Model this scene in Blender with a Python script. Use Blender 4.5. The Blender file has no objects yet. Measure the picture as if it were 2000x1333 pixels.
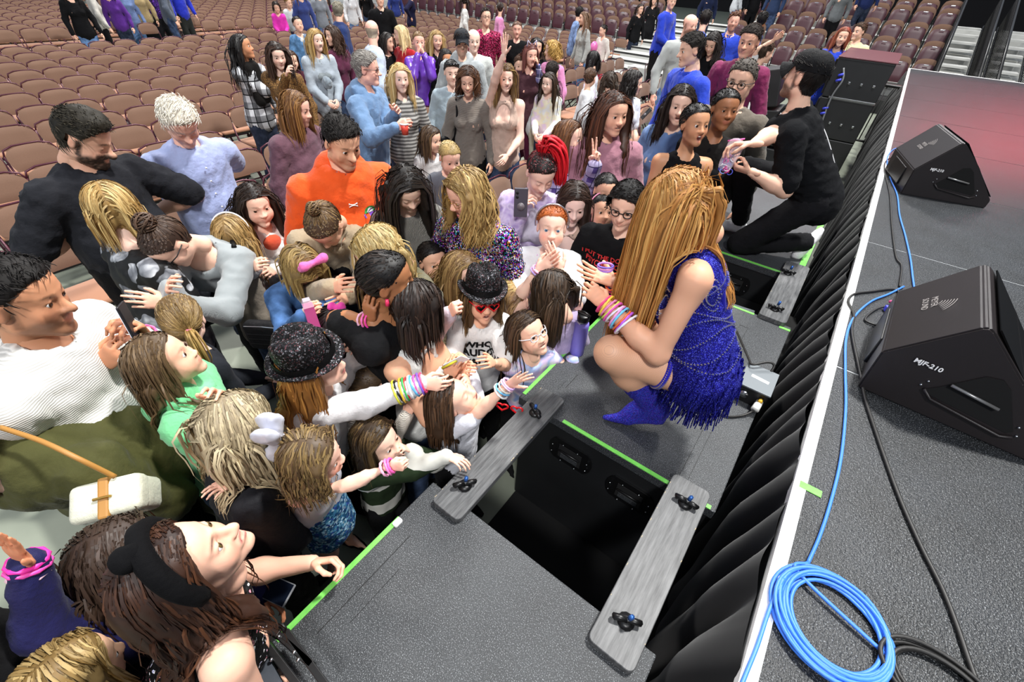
import bpy, bmesh, math, random
import numpy as np
from mathutils import Vector, Matrix, Euler
random.seed(7); rng = np.random.default_rng(7)
sc = bpy.context.scene
col = sc.collection
# ------------------------------------------------------------------ camera
H = 2.45; F = 851.55
RM = np.array([[0.79983, 0.598233, 0.048877], [0.42316, -0.504256, -0.752769], [-0.425685, 0.62277, -0.656468]])
cd = bpy.data.cameras.new('camera'); cam = bpy.data.objects.new('camera', cd); col.objects.link(cam)
cd.sensor_width = 36; cd.lens = F / 2000 * 36; cd.clip_start = .05; cd.clip_end = 200
M = Matrix.Identity(4)
for i in range(3):
    M[i][0] = RM[0][i]; M[i][1] = -RM[1][i]; M[i][2] = -RM[2][i]
M[2][3] = H
cam.matrix_world = M; sc.camera = cam
sc.view_settings.view_transform = 'Standard'; sc.view_settings.look = 'None'
sc.view_settings.exposure = 0.35; sc.view_settings.gamma = 1; sc.view_settings.use_curve_mapping = False
w = bpy.data.worlds.new('world'); sc.world = w; w.use_nodes = True
w.node_tree.nodes['Background'].inputs[0].default_value = (.78, .86, 1, 1)
w.node_tree.nodes['Background'].inputs[1].default_value = .42
def light(name, kind, loc, tgt, energy, size=1, colr=(1, 1, 1), spot=60):
    l = bpy.data.lights.new(name, kind); l.energy = energy; l.color = colr
    if kind == 'AREA': l.size = size
    if kind == 'SPOT': l.spot_size = math.radians(spot); l.spot_blend = .6; l.shadow_soft_size = size
    o = bpy.data.objects.new(name, l); col.objects.link(o); o.location = loc
    o.rotation_euler = (Vector(tgt) - Vector(loc)).to_track_quat('-Z', 'Y').to_euler(); return o
light('arena_flood', 'AREA', (1.5, 6.0, 13), (-1, 1.6, .9), 2100, 1.0, (1, .985, .95))
light('arena_flood', 'AREA', (3.5, -5.5, 11), (-3, 3, 1), 900, 1.4, (1, .99, .98))
light('arena_flood', 'AREA', (-14, 9, 15), (-10, 6, 0), 2300, 3.0, (1, .96, .92))
light('arena_flood', 'AREA', (-4, 20, 14), (-3, 14, 0), 1500, 3.0, (1, .97, .94))
light('stage_wash', 'SPOT', (3.2, 15, 7), (1.3, 10.2, 1.2), 1700, .3, (1, .10, .14), 44)
# ------------------------------------------------------------------ helpers
def PX(x, y, z):
    "world point at height z seen at pixel x, y of the 2000 x 1333 frame"
    d = RM.T @ np.array([x - 1000, y - 666.5, F]); return np.array([0, 0, H]) + d * ((z - H) / d[2])
def RAY(x, y):
    d = RM.T @ np.array([x - 1000, y - 666.5, F]); return d / np.linalg.norm(d)
def empty(name, loc=(0, 0, 0), rz=0):
    o = bpy.data.objects.new(name, None); col.objects.link(o); o.location = loc; o.rotation_euler = (0, 0, rz); o.empty_display_size = .1
    return o
def tag(o, label, cat, group=None):
    o['label'] = label; o['category'] = cat
    if group: o['group'] = group
    return o
def struct(o): o['kind'] = 'structure'; return o
def mesh_obj(name, V, Fc, mat, parent=None, smooth=False, cols=None):
    me = bpy.data.meshes.new(name)
    V = np.asarray(V, np.float32)
    if isinstance(Fc, np.ndarray):
        n, k = Fc.shape
        me.vertices.add(len(V)); me.vertices.foreach_set('co', V.ravel())
        me.loops.add(n * k); me.loops.foreach_set('vertex_index', Fc.ravel().astype(np.int32))
        me.polygons.add(n); me.polygons.foreach_set('loop_start', np.arange(0, n * k, k, dtype=np.int32))
        me.update(calc_edges=True)
    else: me.from_pydata(V.tolist(), [], [list(map(int, f)) for f in Fc])
    if smooth: me.polygons.foreach_set('use_smooth', np.ones(len(me.polygons), bool))
    if cols is not None:
        a = me.color_attributes.new('Col', 'FLOAT_COLOR', 'POINT')
        c4 = np.ones((len(V), 4), np.float32); c4[:, :3] = cols; a.data.foreach_set('color', c4.ravel())
    if mat: me.materials.append(mat)
    o = bpy.data.objects.new(name, me); col.objects.link(o)
    if parent: o.parent = parent
    return o
def bm_obj(name, bm, mat, parent=None, smooth=False, loc=None, rz=None):
    me = bpy.data.meshes.new(name); bm.to_mesh(me); bm.free()
    if mat: me.materials.append(mat)
    if smooth: me.polygons.foreach_set('use_smooth', np.ones(len(me.polygons), bool))
    o = bpy.data.objects.new(name, me); col.objects.link(o)
    if parent: o.parent = parent
    if loc is not None: o.location = loc
    if rz is not None: o.rotation_euler = (0, 0, rz)
    return o
def box(bm, x0, x1, y0, y1, z0, z1, bev=0, mat=None, seg=2):
    r = bmesh.ops.create_cube(bm, size=1); vs = r['verts']
    for v in vs:
        v.co = Vector(((x0 + x1) / 2 + v.co.x * (x1 - x0), (y0 + y1) / 2 + v.co.y * (y1 - y0), (z0 + z1) / 2 + v.co.z * (z1 - z0)))
    if bev:
        es = list({e for v in vs for e in v.link_edges})
        r = bmesh.ops.bevel(bm, geom=es, offset=bev, segments=seg, affect='EDGES', profile=.5); vs = r['verts']
    if mat is not None: bmesh.ops.transform(bm, matrix=mat, verts=vs)
    return vs
def tubeVF(pts, rad, n=8, close=False, cap=True):
    pts = np.asarray(pts, float); K = len(pts); rad = np.broadcast_to(np.asarray(rad, float), (K,))
    T = np.gradient(pts, axis=0)
    if close: T = np.roll(pts, -1, 0) - np.roll(pts, 1, 0)
    T /= np.linalg.norm(T, axis=1)[:, None] + 1e-9
    up = np.array([0, 0, 1.]) if abs(T[0][2]) < .9 else np.array([1., 0, 0])
    U = np.zeros_like(T); u = np.cross(up, T[0]); u /= np.linalg.norm(u)
    for i in range(K):
        u = u - T[i] * (u @ T[i]); u /= np.linalg.norm(u) + 1e-9; U[i] = u
    W = np.cross(T, U); a = np.arange(n) * 2 * math.pi / n
    V = pts[:, None, :] + rad[:, None, None] * (np.cos(a)[None, :, None] * U[:, None, :] + np.sin(a)[None, :, None] * W[:, None, :])
    V = V.reshape(-1, 3); R = K if close else K - 1
    i, j = np.meshgrid(np.arange(R), np.arange(n), indexing='ij'); i2 = (i + 1) % K; j2 = (j + 1) % n
    Fc = np.stack([i * n + j, i * n + j2, i2 * n + j2, i2 * n + j], -1).reshape(-1, 4).tolist()
    if cap and not close: Fc += [list(range(n))[::-1], [(K - 1) * n + q for q in range(n)]]
    return V, Fc
def tube(name, pts, rad, mat, parent=None, n=8, close=False):
    V, Fc = tubeVF(pts, rad, n, close); return mesh_obj(name, V, Fc, mat, parent, True)
def multi(name, parts, mat, parent=None, smooth=True):
    V = []; Fc = []; b = 0
    for v, f in parts:
        V.append(np.asarray(v)); Fc += [[q + b for q in g] for g in f]; b += len(v)
    return mesh_obj(name, np.concatenate(V), Fc, mat, parent, smooth)
def spline(pts, n=10):
    "Catmull-Rom through pts"
    p = np.asarray(pts, float); p = np.vstack([2 * p[0] - p[1], p, 2 * p[-1] - p[-2]]); out = []
    for i in range(1, len(p) - 2):
        for t in np.linspace(0, 1, n, endpoint=False):
            out.append(.5 * (2 * p[i] + (p[i + 1] - p[i - 1]) * t + (2 * p[i - 1] - 5 * p[i] + 4 * p[i + 1] - p[i + 2]) * t * t + (3 * p[i] - p[i - 1] - 3 * p[i + 1] + p[i + 2]) * t ** 3))
    out.append(p[-2]); return np.array(out)
def copy_tree(o, loc, rz=0, label=None):
    c = o.copy(); col.objects.link(c); c.location = loc; c.rotation_euler = (0, 0, rz)
    for ch in o.children:
        d = ch.copy(); col.objects.link(d); d.parent = c
        for g in ch.children:
            e = g.copy(); col.objects.link(e); e.parent = d
    if label: c['label'] = label
    return c
# ------------------------------------------------------------------ materials
def srgb(h):
    if isinstance(h, str): h = [int(h[i:i + 2], 16) / 255 for i in (0, 2, 4)]
    return tuple((c / 12.92 if c <= .04045 else ((c + .055) / 1.055) ** 2.4) for c in h)
class NT:
    def __init__(s, name, base='808080', rough=.6, metal=0, spec=.5, **k):
        s.m = bpy.data.materials.new(name); s.m.use_nodes = True; s.t = s.m.node_tree; s.b = s.t.nodes['Principled BSDF']
        s.b.inputs['Base Color'].default_value = (*srgb(base), 1); s.b.inputs['Roughness'].default_value = rough
        s.b.inputs['Metallic'].default_value = metal; s.b.inputs['Specular IOR Level'].default_value = spec
        for a, v in k.items(): s.b.inputs[a.replace('_', ' ')].default_value = v
    def n(s, typ, **k):
        nd = s.t.nodes.new('ShaderNode' + typ)
        for a, v in k.items():
            if hasattr(nd, a): setattr(nd, a, v)
            else: nd.inputs[a.replace('_', ' ')].default_value = v
        return nd
    def l(s, a, b): s.t.links.new(a, b)
    def co(s): return s.n('TexCoord').outputs['Object']
    def noise(s, scale, detail=3, vec=None, rough=.5):
        nd = s.n('TexNoise', Scale=scale, Detail=detail, Roughness=rough); s.l(vec or s.co(), nd.inputs['Vector']); return nd.outputs['Fac']
    def ramp(s, fac, stops, const=False):
        r = s.n('ValToRGB'); e = r.color_ramp.elements
        if const: r.color_ramp.interpolation = 'CONSTANT'
        while len(e) < len(stops): e.new(.5)
        for q, (p, c) in zip(e, stops): q.position = p; q.color = (*srgb(c), 1) if isinstance(c, str) else (c, c, c, 1)
        s.l(fac, r.inputs[0]); return r.outputs[0]
    def mix(s, fac, a, b, mode='MIX'):
        m = s.n('Mix', data_type='RGBA', blend_type=mode)
        for v, i in ((fac, 0), (a, 6), (b, 7)):
            if isinstance(v, str): m.inputs[i].default_value = (*srgb(v), 1)
            elif isinstance(v, (int, float)): m.inputs[i].default_value = v if i == 0 else (v, v, v, 1)
            else: s.l(v, m.inputs[i])
        return m.outputs[2]
    def math(s, op, a, b=0):
        m = s.n('Math', operation=op)
        for i, v in enumerate((a, b)):
            if isinstance(v, (int, float)): m.inputs[i].default_value = v
            else: s.l(v, m.inputs[i])
        return m.outputs[0]
    def sep(s, vec=None): x = s.n('SeparateXYZ'); s.l(vec or s.co(), x.inputs[0]); return x.outputs
    def color(s, c): s.l(c, s.b.inputs['Base Color']); return s
    def rough(s, c): s.l(c, s.b.inputs['Roughness']); return s
    def bump(s, h, strength=.3, dist=.01):
        b = s.n('Bump', Strength=strength, Distance=dist); s.l(h, b.inputs['Height']); s.l(b.outputs[0], s.b.inputs['Normal']); return s
MC = {}
def mat(name, base='808080', rough=.6, metal=0, **k):
    key = (name, base)
    if key not in MC: MC[key] = NT(name, base, rough, metal, **k).m
    return MC[key]
def speckle(name, dark, light_, scale=420, amt=.62, rough=.55, bump=.35):
    t = NT(name, dark, rough); n1 = t.noise(scale, 2); n2 = t.noise(5, 4); n3 = t.noise(scale * .45, 1)
    f = t.ramp(n1, [(amt - .12, 0.0), (amt + .1, 1.0)]); base = t.mix(t.ramp(n2, [(.3, 0.0), (.7, 1.0)]), dark, light_)
    t.color(t.mix(f, base, '94989c')); t.bump(t.math('ADD', n1, n3), bump, .004); return t.m
deck_m = speckle('sparkled_grey_deck_coating', '1f2124', '2e3134', 330, .67, .55)
stage_m = speckle('dark_stage_deck', '101214', '1f2226', 260, .69, .45, .5)
t = NT('green_tape', '69c24e', .55); n = t.noise(60, 3); t.color(t.mix(n, '58b03e', '7ed45f')); tape_m = t.m
t = NT('white_edge_tape', 'f2f2f0', .45); t.color(t.mix(t.ramp(t.noise(25, 4), [(.35, 0.0), (.75, 1.0)]), 'fbfbfa', 'd9d9d6')); wtape_m = t.m
t = NT('worn_black_painted_plank', '3b3c3e', .5); v = t.n('Mapping'); v.inputs['Scale'].default_value = (14, 1.2, 8); t.l(t.co(), v.inputs[0])
n = t.noise(6, 6, v.outputs[0], .65); t.color(t.mix(t.ramp(n, [(.3, 0.0), (.72, 1.0)]), '2e2f31', '6a6b6c')); t.bump(n, .3, .003); plank_m = t.m
black_m = NT('black_paint', '0c0c0d', .38).m; blackmatt_m = NT('matt_black', '101011', .75).m
chip_m = NT('bare_wood_chip', 'b9a98a', .7).m
t = NT('textured_black_cabinet', '17181a', .45); n = t.noise(500, 2); t.bump(n, .25, .002); t.color(t.mix(t.noise(4, 3), '131415', '222325')); cab_m = t.m
steel_m = NT('steel', 'c8ccd0', .28, 1).m; blue_anod = NT('blue_anodised', '3a66b0', .3, .6).m; chrome_m = NT('chrome', 'e8eaec', .12, 1).m
t = NT('black_velour_drape', '0e0e10', .95, spec=.15, Sheen_Weight=.12); t.bump(t.noise(900, 1), .1, .001); drape_m = t.m
t = NT('concrete_floor', '7f8578', .5); n = t.noise(3, 5); t.color(t.mix(n, '6f7668', '8f9486')); t.bump(t.noise(40, 3), .08, .003); floor_m = t.m
t = NT('brown_chair_fabric', '7a5f4f', .85, spec=.2, Sheen_Weight=.25); n = t.noise(350, 2); t.color(t.mix(n, '6b5143', '876a58')); t.bump(n, .15, .001); chair_m = t.m
t = NT('brown_seat_fabric', '9a6850', .8, spec=.2, Sheen_Weight=.25); n = t.noise(350, 2); t.color(t.mix(n, '93664e', 'ab7c60')); seat_m = t.m
frame_m = NT('maroon_chair_frame', '4f2230', .35, .3).m; under_m = NT('black_seat_underside', '141313', .5).m; marplast_m = NT('maroon_moulded_shell', '45222b', .42).m
conc_m = NT('pale_grey_riser_step', 'b9bab6', .6).m; riserface_m = NT('black_riser_face', '1b1b1c', .6).m
blue_m = NT('blue_cable', '3f7de0', .45).m; bcable_m = NT('black_cable', '1d1c1b', .5).m
ZD = .9; ZS = 1.2
# ------------------------------------------------------------------ floor, arena
def slab(name, x0, x1, y0, y1, z0, z1, m, parent=None, bev=0, label=None):
    bm = bmesh.new(); box(bm, x0, x1, y0, y1, z0, z1, bev); return bm_obj(name, bm, m, parent)
struct(slab('floor', -46, 14, -6, 50, -.1, 0, floor_m))
# right-hand risers: stepped decks running along x
riser = struct(slab('riser_deck', -4.2, 3.4, 15.2, 16.0, 0, .3, riserface_m))
for k, (a, b) in enumerate(((16.0, .6), (16.8, .9), (17.6, 1.2), (18.4, 1.35), (19.2, 1.5), (20.0, 1.6))):
    struct(slab('riser_deck', -4.2, 3.4, a, a + .8, 0, b, conc_m)); 
    struct(slab('riser_deck', -40, -7.2, a, a + .8, 0, b * .6, conc_m))
struct(slab('riser_deck', -40, -7.2, 15.2, 16.0, 0, .2, riserface_m))
struct(slab('wall_back', -46, 14, 49.9, 50.2, 0, 12, NT('dark_arena_wall', '1a1719', .8).m)); struct(slab('wall_left', -46.3, -46, -6, 50, 0, 12, NT('dark_arena_wall_side', '1a1719', .8).m))
struct(slab('wall_right', 14, 14.3, -6, 50, 0, 12, NT('dark_arena_wall_side', '1a1719', .8).m))
# stair flight between the blocks
st = empty('stair_flight', (-5.6, 14, 0)); tag(st, 'pale grey aisle steps climbing between the seating blocks at upper right', 'stairs')
for k in range(11):
    y = 12.4 + k * .55; z = .12 + k * .11
    bm = bmesh.new(); box(bm, -1.35, 1.35, y - 14, y - 14 + .55, 0, z, .01); bm_obj('step', bm, conc_m, st)
    bm = bmesh.new(); box(bm, -1.35, 1.35, y - 14 - .006, y - 14 + .03, z - .05, z - .008); bm_obj('nosing', bm, riserface_m, st)
bm = bmesh.new(); box(bm, -.25, .25, -.9, -.5, .2, .52, .02); cs = bm_obj('aisle_step_box', bm, conc_m); cs.location = (-5.3, 13.6, 0); tag(cs, 'pale step box with hand slot standing on the aisle steps', 'step box')
# ------------------------------------------------------------------ chairs
def pad(w, h, th, arch, n=9, m=6, curve=0.0):
    "rounded cushion in the XZ plane, centred, facing +Y"
    V = []; 
    for side in (1, -1):
        for j in range(m + 1):
            for i in range(n + 1):
                u = i / n * 2 - 1; v = j / m * 2 - 1
                # superellipse corner rounding
                x = u * w / 2; z = v * h / 2
                if v > 0: z = z * (1 - arch * abs(u) ** 2.6); x = x * (1 - .16 * max(0, v) ** 2)
                else: x = x * (1 - .10 * v * v)
                e = (1 - abs(u) ** 4) * (1 - abs(v) ** 4)
                V.append((x, side * th / 2 * max(e, 0) ** .5 + curve * (u * u), z))
    Fc = []; N = n + 1; B = N * (m + 1)
    for j in range(m):
        for i in range(n):
            a = j * N + i; Fc.append([a, a + N, a + N + 1, a + 1]); Fc.append([B + a, B + a + 1, B + a + N + 1, B + a + N])
    return np.array(V), Fc
def make_chair(lab, grp):
    c = empty('folding_chair'); tag(c, lab, 'chair', grp)
    V, Fc = pad(.415, .225, .04, .30, curve=.02); V = V @ np.array(Euler((math.radians(12), 0, 0)).to_matrix()).T + [0, -.18, .715]
    mesh_obj('backrest', V, Fc, chair_m, c, True)
    bm = bmesh.new(); box(bm, -.21, .21, -.15, .24, .43, .475, .02); s = bm_obj('seat', bm, seat_m, c, True)
    pr = []
    for sx in (-1, 1):
        pr.append(tubeVF([(sx * .215, .20, 0), (sx * .215, -.13, .48), (sx * .21, -.20, .75)], .010, 5))
        pr.append(tubeVF([(sx * .2, -.24, 0), (sx * .2, .2, .44)], .010, 5))
    pr.append(tubeVF([(-.21, -.20, .74), (-.185, -.222, .80), (-.10, -.232, .826), (.10, -.232, .826), (.185, -.222, .80), (.21, -.20, .74)], .009, 5))
    pr.append(tubeVF([(-.225, .16, .06), (.225, .16, .06)], .009, 5)); pr.append(tubeVF([(-.2, -.2, .05), (.2, -.2, .05)], .009, 5))
    multi('frame', pr, frame_m, c)
    bm = bmesh.new(); box(bm, -.2, .2, -.14, .23, .41, .431); bm_obj('seat_underside', bm, under_m, c)
    return c
CH = []   # (x, y, z, rz, block)
R90 = -math.pi / 2
for k in range(17):
    x = -2.45 - .79 * k
    if k >= 14: continue
    for j in range(-4, 12):
        y = 1.2 + .44 * j + .01 * k
        CH.append((x, y, 0, R90, 0))
for k in range(12):
    for j in range(18): CH.append((-15.2 - .79 * k, -2.4 + .455 * j, 0, R90, 1))
for k in range(14):
    x = -2.6 - .82 * k
    for j in range(14):
        y = 6.9 + .45 * j
        if y > 11.8 + .2 * (k > 4): continue
        CH.append((x, y, 0, R90 - .08, 2))
for k in range(13):
    for j in range(14): CH.append((-15.3 - .8 * k, 6.9 + .47 * j, 0, R90, 3))
for k in range(4):
    for j in range(24 if k < 3 else 20):
        CH.append((-6.9 - .5 * j, 14.8 - .85 * k + (0 if k else .0), 0, math.pi, 4))
lab = {0: ('brown padded folding chair in the empty floor rows at left', 'folding chairs in the left floor block'),
       1: ('brown padded folding chair in the far left rows beyond the cross aisle', 'folding chairs beyond the cross aisle'),
       2: ('brown padded folding chair in the floor rows behind the crowd', 'folding chairs behind the crowd'),
       3: ('brown padded folding chair in the close-packed rows at top left', 'folding chairs of the far block'),
       4: ('brown padded folding chair in the rows facing the camera before the risers', 'folding chairs before the risers')}
PEOPLE_XY = []
def visible(x, y, z):
    q = RM @ np.array([x, y, z - H]); 
    if q[2] < .3: return False
    u, v = 1000 + F * q[0] / q[2], 666.5 + F * q[1] / q[2]; return -60 < u < 2060 and -50 < v < 1380
ORD = 'zeroth first second third fourth fifth sixth seventh eighth ninth tenth eleventh twelfth thirteenth fourteenth fifteenth sixteenth seventeenth eighteenth nineteenth twentieth'.split() + ['twenty-' + q for q in 'first second third fourth fifth sixth seventh eighth ninth'.split()] + ['thirtieth'] + ['thirty-' + q for q in 'first second third fourth fifth sixth seventh eighth ninth'.split()]
def pxy(x, y, z): q = RM @ np.array([x, y, z - H]); return 1000 + F * q[0] / q[2], 666.5 + F * q[1] / q[2]
BN = {0: 'in the left floor block', 1: 'beyond the cross aisle', 2: 'in the block behind the crowd', 3: 'in the packed top block', 4: 'facing us before the risers'}
def rank_labels(L, rowkey, name, tail_, rowword):
    "L: list of (x, y, z, ...) seats; returns a label for each, ranked by row and by place in the row as seen in the frame"
    rows = {}
    for i, c in enumerate(L): rows.setdefault(rowkey(c), []).append(i)
    out = {}
    for ri, rk in enumerate(sorted(rows)):
        seats = sorted(rows[rk], key=lambda i: pxy(L[i][0], L[i][1], L[i][2] + .7)[0])
        for si, i in enumerate(seats): out[i] = f"{name} {ORD[min(si + 1, 39)]} from the left, {ORD[min(ri + 1, 39)]} {rowword}, {tail_}"
    return out
def place_chairs():
    protos = {}; L = []
    for c in CH:
        if not visible(c[0], c[1], .7): continue
        if any((c[0] - p[0]) ** 2 + (c[1] - p[1]) ** 2 < (.36 if p[2] else .2) ** 2 for p in PEOPLE_XY): continue
        L.append((np.hypot(c[0], c[1]), c))
    L.sort(key=lambda q: q[0])
    near = [c for d, c in L[:300]]; LB = {}
    for b in BN:
        ii = [i for i, c in enumerate(near) if c[4] == b]; sub_ = [near[i] for i in ii]
        r_ = rank_labels(sub_, (lambda c: -round(c[0], 2)) if b != 4 else (lambda c: round(c[1], 2)), 'brown folding chair', BN[b], 'row back')
        for q, i in enumerate(ii): LB[i] = r_[q]
    for n_, c in enumerate(near):
        b = c[4]; loc = (c[0] + random.uniform(-.02, .02), c[1] + random.uniform(-.015, .015), c[2]); rz = c[3] + random.uniform(-.05, .05)
        if b not in protos: protos[b] = make_chair(*lab[b]); protos[b].location = loc; protos[b].rotation_euler = (0, 0, rz); protos[b]['label'] = LB[n_]
        else: copy_tree(protos[b], loc, rz, LB[n_])
    pr = list(protos.values())[0]
    V0 = []; F0 = []; I0 = []; b0 = 0
    for mi, ch in enumerate(pr.children):
        v = np.array([q.co[:] for q in ch.data.vertices]); V0.append(v)
        for p in ch.data.polygons: F0.append([q + b0 for q in p.vertices]); I0.append(mi)
        b0 += len(v)
    V0 = np.concatenate(V0); VV = []; FF = []; II = []; b = 0
    for d, c in L[300:]:
        cs, sn = math.cos(c[3]), math.sin(c[3]); R = np.array([[cs, -sn, 0], [sn, cs, 0], [0, 0, 1]])
        VV.append(V0 @ R.T + [c[0], c[1], c[2]]); FF += [[q + b for q in f] for f in F0]; II += I0; b += len(V0)
    if VV:
        o = mesh_obj('folding_chair', np.concatenate(VV), FF, None, None, True)
        for ch in pr.children: o.data.materials.append(ch.data.materials[0])
        o.data.polygons.foreach_set('material_index', np.array(II, np.int32))
        tag(o, 'remaining farthest brown folding chairs filling the distant rows', 'chairs'); o['kind'] = 'stuff'
# riser seats (tip-up, maroon shells)
def make_rseat(lab, grp):
    c = empty('tip_up_seat'); tag(c, lab, 'seat', grp)
    V, Fc = pad(.46, .34, .05, .25, curve=.02); V = V + [0, -.1, .72]; mesh_obj('backrest', V, Fc, chair_m, c, True)
    V, Fc = pad(.44, .44, .07, .18); V = V @ np.array(Euler((math.radians(14), 0, 0)).to_matrix()).T + [0, .04, .58]; mesh_obj('seat_shell', V, Fc, marplast_m, c, True)
    bm = bmesh.new(); box(bm, -.05, .05, .07, .085, .765, .785, .004); bm_obj('painted_highlight', bm, steel_m, c)  # small steel plate stands in for the white highlight on the shell
    pr = [tubeVF([(s * .235, -.06, 0), (s * .235, -.04, .5), (s * .235, .12, .52)], .014, 5) for s in (-1, 1)]; multi('standard', pr, black_m, c)
    return c
SE = [[], []]
for k in range(5):
    for x in [(-4.0 + .52 * j) for j in range(14)]:
        if x > .75 + .0 * k or not visible(x, 15.6 + .8 * k, (.3, .6, .9, 1.2, 1.35)[k] + .6): continue
        SE[0].append((x, 15.6 + .8 * k, (.3, .6, .9, 1.2, 1.35)[k]))
for k in range(1, 5):
    for x in [(-7.5 - .52 * j) for j in range(22)]:
        z = (.2, .36, .54, .72, .81)[k]
        if visible(x, 15.6 + .8 * k, z + .6): SE[1].append((x, 15.6 + .8 * k, z))
def place_riser_seats():
    rs = None
    for g, (tail_, grp) in enumerate((('right of the aisle steps', 'tip-up seats on the right riser'), ('left of the aisle steps', 'tip-up seats left of the aisle steps'))):
        L = SE[g]; LB = rank_labels(L, lambda c: round(c[1], 2), 'maroon tip-up seat', tail_, 'riser row up')
        for i, c in enumerate(L):
            if rs is None: rs = make_rseat(LB[i], grp); rs.location = c; rs.rotation_euler = (0, 0, math.pi); o = rs
            else: o = copy_tree(rs, c, math.pi, LB[i])
            o['group'] = grp
# stair rails at far right
for i, (x0, x1) in enumerate(((.9, 1.5), (1.9, 2.45), (5.3, 5.9))):
    r = empty('railed_steps', (x0, 14, 0)); tag(r, ('nearest', 'middle', 'farthest right')[i] + ' flight of barred pale steps beside the risers at top right', 'steps')
    for k in range(12):
        bm = bmesh.new(); box(bm, 0, x1 - x0, k * .42 - .3, k * .42 + .1, .25 + k * .13, .29 + k * .13); bm_obj('tread', bm, conc_m, r)
    for q, xx in enumerate((-.05, x1 - x0 + .05)):
        pr = [tubeVF([(xx, -.4, 1.05), (xx, 4.8, 2.5)], .03, 6), tubeVF([(xx, -.4, .3), (xx, 4.8, 1.75)], .03, 6)]
        pr += [tubeVF([(xx, -.4 + .16 * g, .3 + .0446 * g), (xx, -.4 + .16 * g, 1.05 + .0446 * g)], .008, 4) for g in range(33)]
        multi('barred_rail', pr, black_m, r)
yf = empty('yellow_framed_riser', (2.62, 14.6, 0)); tag(yf, 'dark grey platform with yellow edge frame beyond the stage end', 'platform')
bm = bmesh.new(); box(bm, 0, 2.6, 0, 1.2, .9, .96); bm_obj('platform_top', bm, NT('dark_grey_carpet', '3c3f42', .9).m, yf)
multi('edge_frame', [tubeVF([(0, 0, .96), (0, 1.2, .96), (2.6, 1.2, .96), (2.6, 0, .96)], .05, 6)], NT('yellow_paint', 'b8b02a', .5).m, yf)
multi('leg', [tubeVF([(x, y, 0), (x, y, .9)], .03, 6) for x in (.1, 2.5) for y in (.1, 1.1)], black_m, yf)
# ------------------------------------------------------------------ cabinets carrying the walkway in front of the stage
def PYP(px, py, y): d = RM.T @ np.array([px - 1000, py - 666.5, F]); return np.array([0, 0, H]) + d * (y / d[1])
def deck(y0, y1, x1, lab, tapes, slots, handles=()):
    o = empty('speaker_cabinet', (-.74, y0, 0)); tag(o, lab, 'cabinet')
    def bx(name, a, m, bev=.004):
        bm = bmesh.new(); box(bm, a[0] + .74, a[1] + .74, a[2] - y0, a[3] - y0, a[4], a[5], bev); return bm_obj(name, bm, m, o)
    bx('lid', (-.74, x1, y0, y1, ZD - .05, ZD), deck_m)
    bx('cabinet_shell', (-.725, x1 - .015, y0 + .012, y1 - .012, .06, ZD - .05), cab_m, .01)
    for a in slots: bx('slot', (*a, ZD - .01, ZD + .0012), blackmatt_m, 0)
    for a in tapes: bx('green_tape', (*a, ZD - .004, ZD + .0022), tape_m, 0)
    for (hx, hz) in handles:
        hy = y0 + .012
        bm = bmesh.new(); r = bmesh.ops.create_circle(bm, cap_ends=True, segments=24, radius=.115)
        for v in r['verts']: v.co = Vector((v.co.x + hx + .74, hy - y0 - .003, min(max(v.co.y, -.075), .075) + hz))
        ex = bmesh.ops.extrude_face_region(bm, geom=bm.faces[:]); bmesh.ops.translate(bm, verts=[v for v in ex['geom'] if isinstance(v, bmesh.types.BMVert)], vec=(0, -.005, 0))
        h = bm_obj('handle_plate', bm, black_m, o)
        bm = bmesh.new(); box(bm, hx + .74 - .06, hx + .74 + .06, -.001, .001, hz - .045, hz + .045, 0); rc = bm_obj('recess', bm, blackmatt_m, h)
        bm = bmesh.new(); box(bm, hx + .74 - .045, hx + .74 + .045, -.003, .0, hz - .042, hz - .012, 0); bm_obj('foam_lining', bm, deck_m, h)
        V, Fc = tubeVF([(hx + .74 - .055, -.006, hz + .01), (hx + .74 + .055, -.006, hz + .01)], .005, 6); mesh_obj('grip_bar', V, Fc, steel_m if 0 else black_m, h, True)
        sc_ = []
        for q in range(8):
            a = q * math.pi / 4 + .39; sc_.append(tubeVF([(hx + .74 + .1 * math.cos(a), -.004, hz + .065 * math.sin(a)), (hx + .74 + .1 * math.cos(a), -.009, hz + .065 * math.sin(a))], .003, 6))
        multi('screw', sc_, steel_m, h)
    return o
dA = deck(-.62, .6, .19, 'near speaker cabinet with dark grey top at the bottom centre of the photo',
     [(-.74, -.722, -.06, .42), ], [(-.655, -.6525, .02, .395), (-.600, -.5985, .10, .3)])
dB = deck(1.17, 2.63, .19, 'grey topped speaker cabinet the crouching performer is standing on',
     [(-.74, -.722, 1.2, 2.58), (-.5, .17, 1.171, 1.189), (-.30, -.02, 2.61, 2.628), (.13, .19, 2.58, 2.6)],
     [(-.598, -.5955, 1.36, 1.475), (-.62, -.6188, 1.33, 1.40), (.02, .022, 1.2, 1.75), (.055, .0565, 1.2, 1.7), (-.06, -.0588, 2.0, 2.45), (-.015, -.0135, 2.05, 2.45), (-.06, -.0135, 2.45, 2.452)],
     [(-.43, .70), (-.12, .68)])
dC = deck(3.26, 5.1, .13, 'far grey topped speaker cabinet the man in the black cap kneels on',
     [(-.74, -.722, 3.3, 5.0), (.085, .125, 3.28, 3.98), (.085, .125, 4.0, 4.45), (.085, .125, 4.47, 4.95), (-.5, .0, 3.262, 3.285)], [(-.3, -.298, 3.4, 4.3)], [(-.25, .7)])
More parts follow.
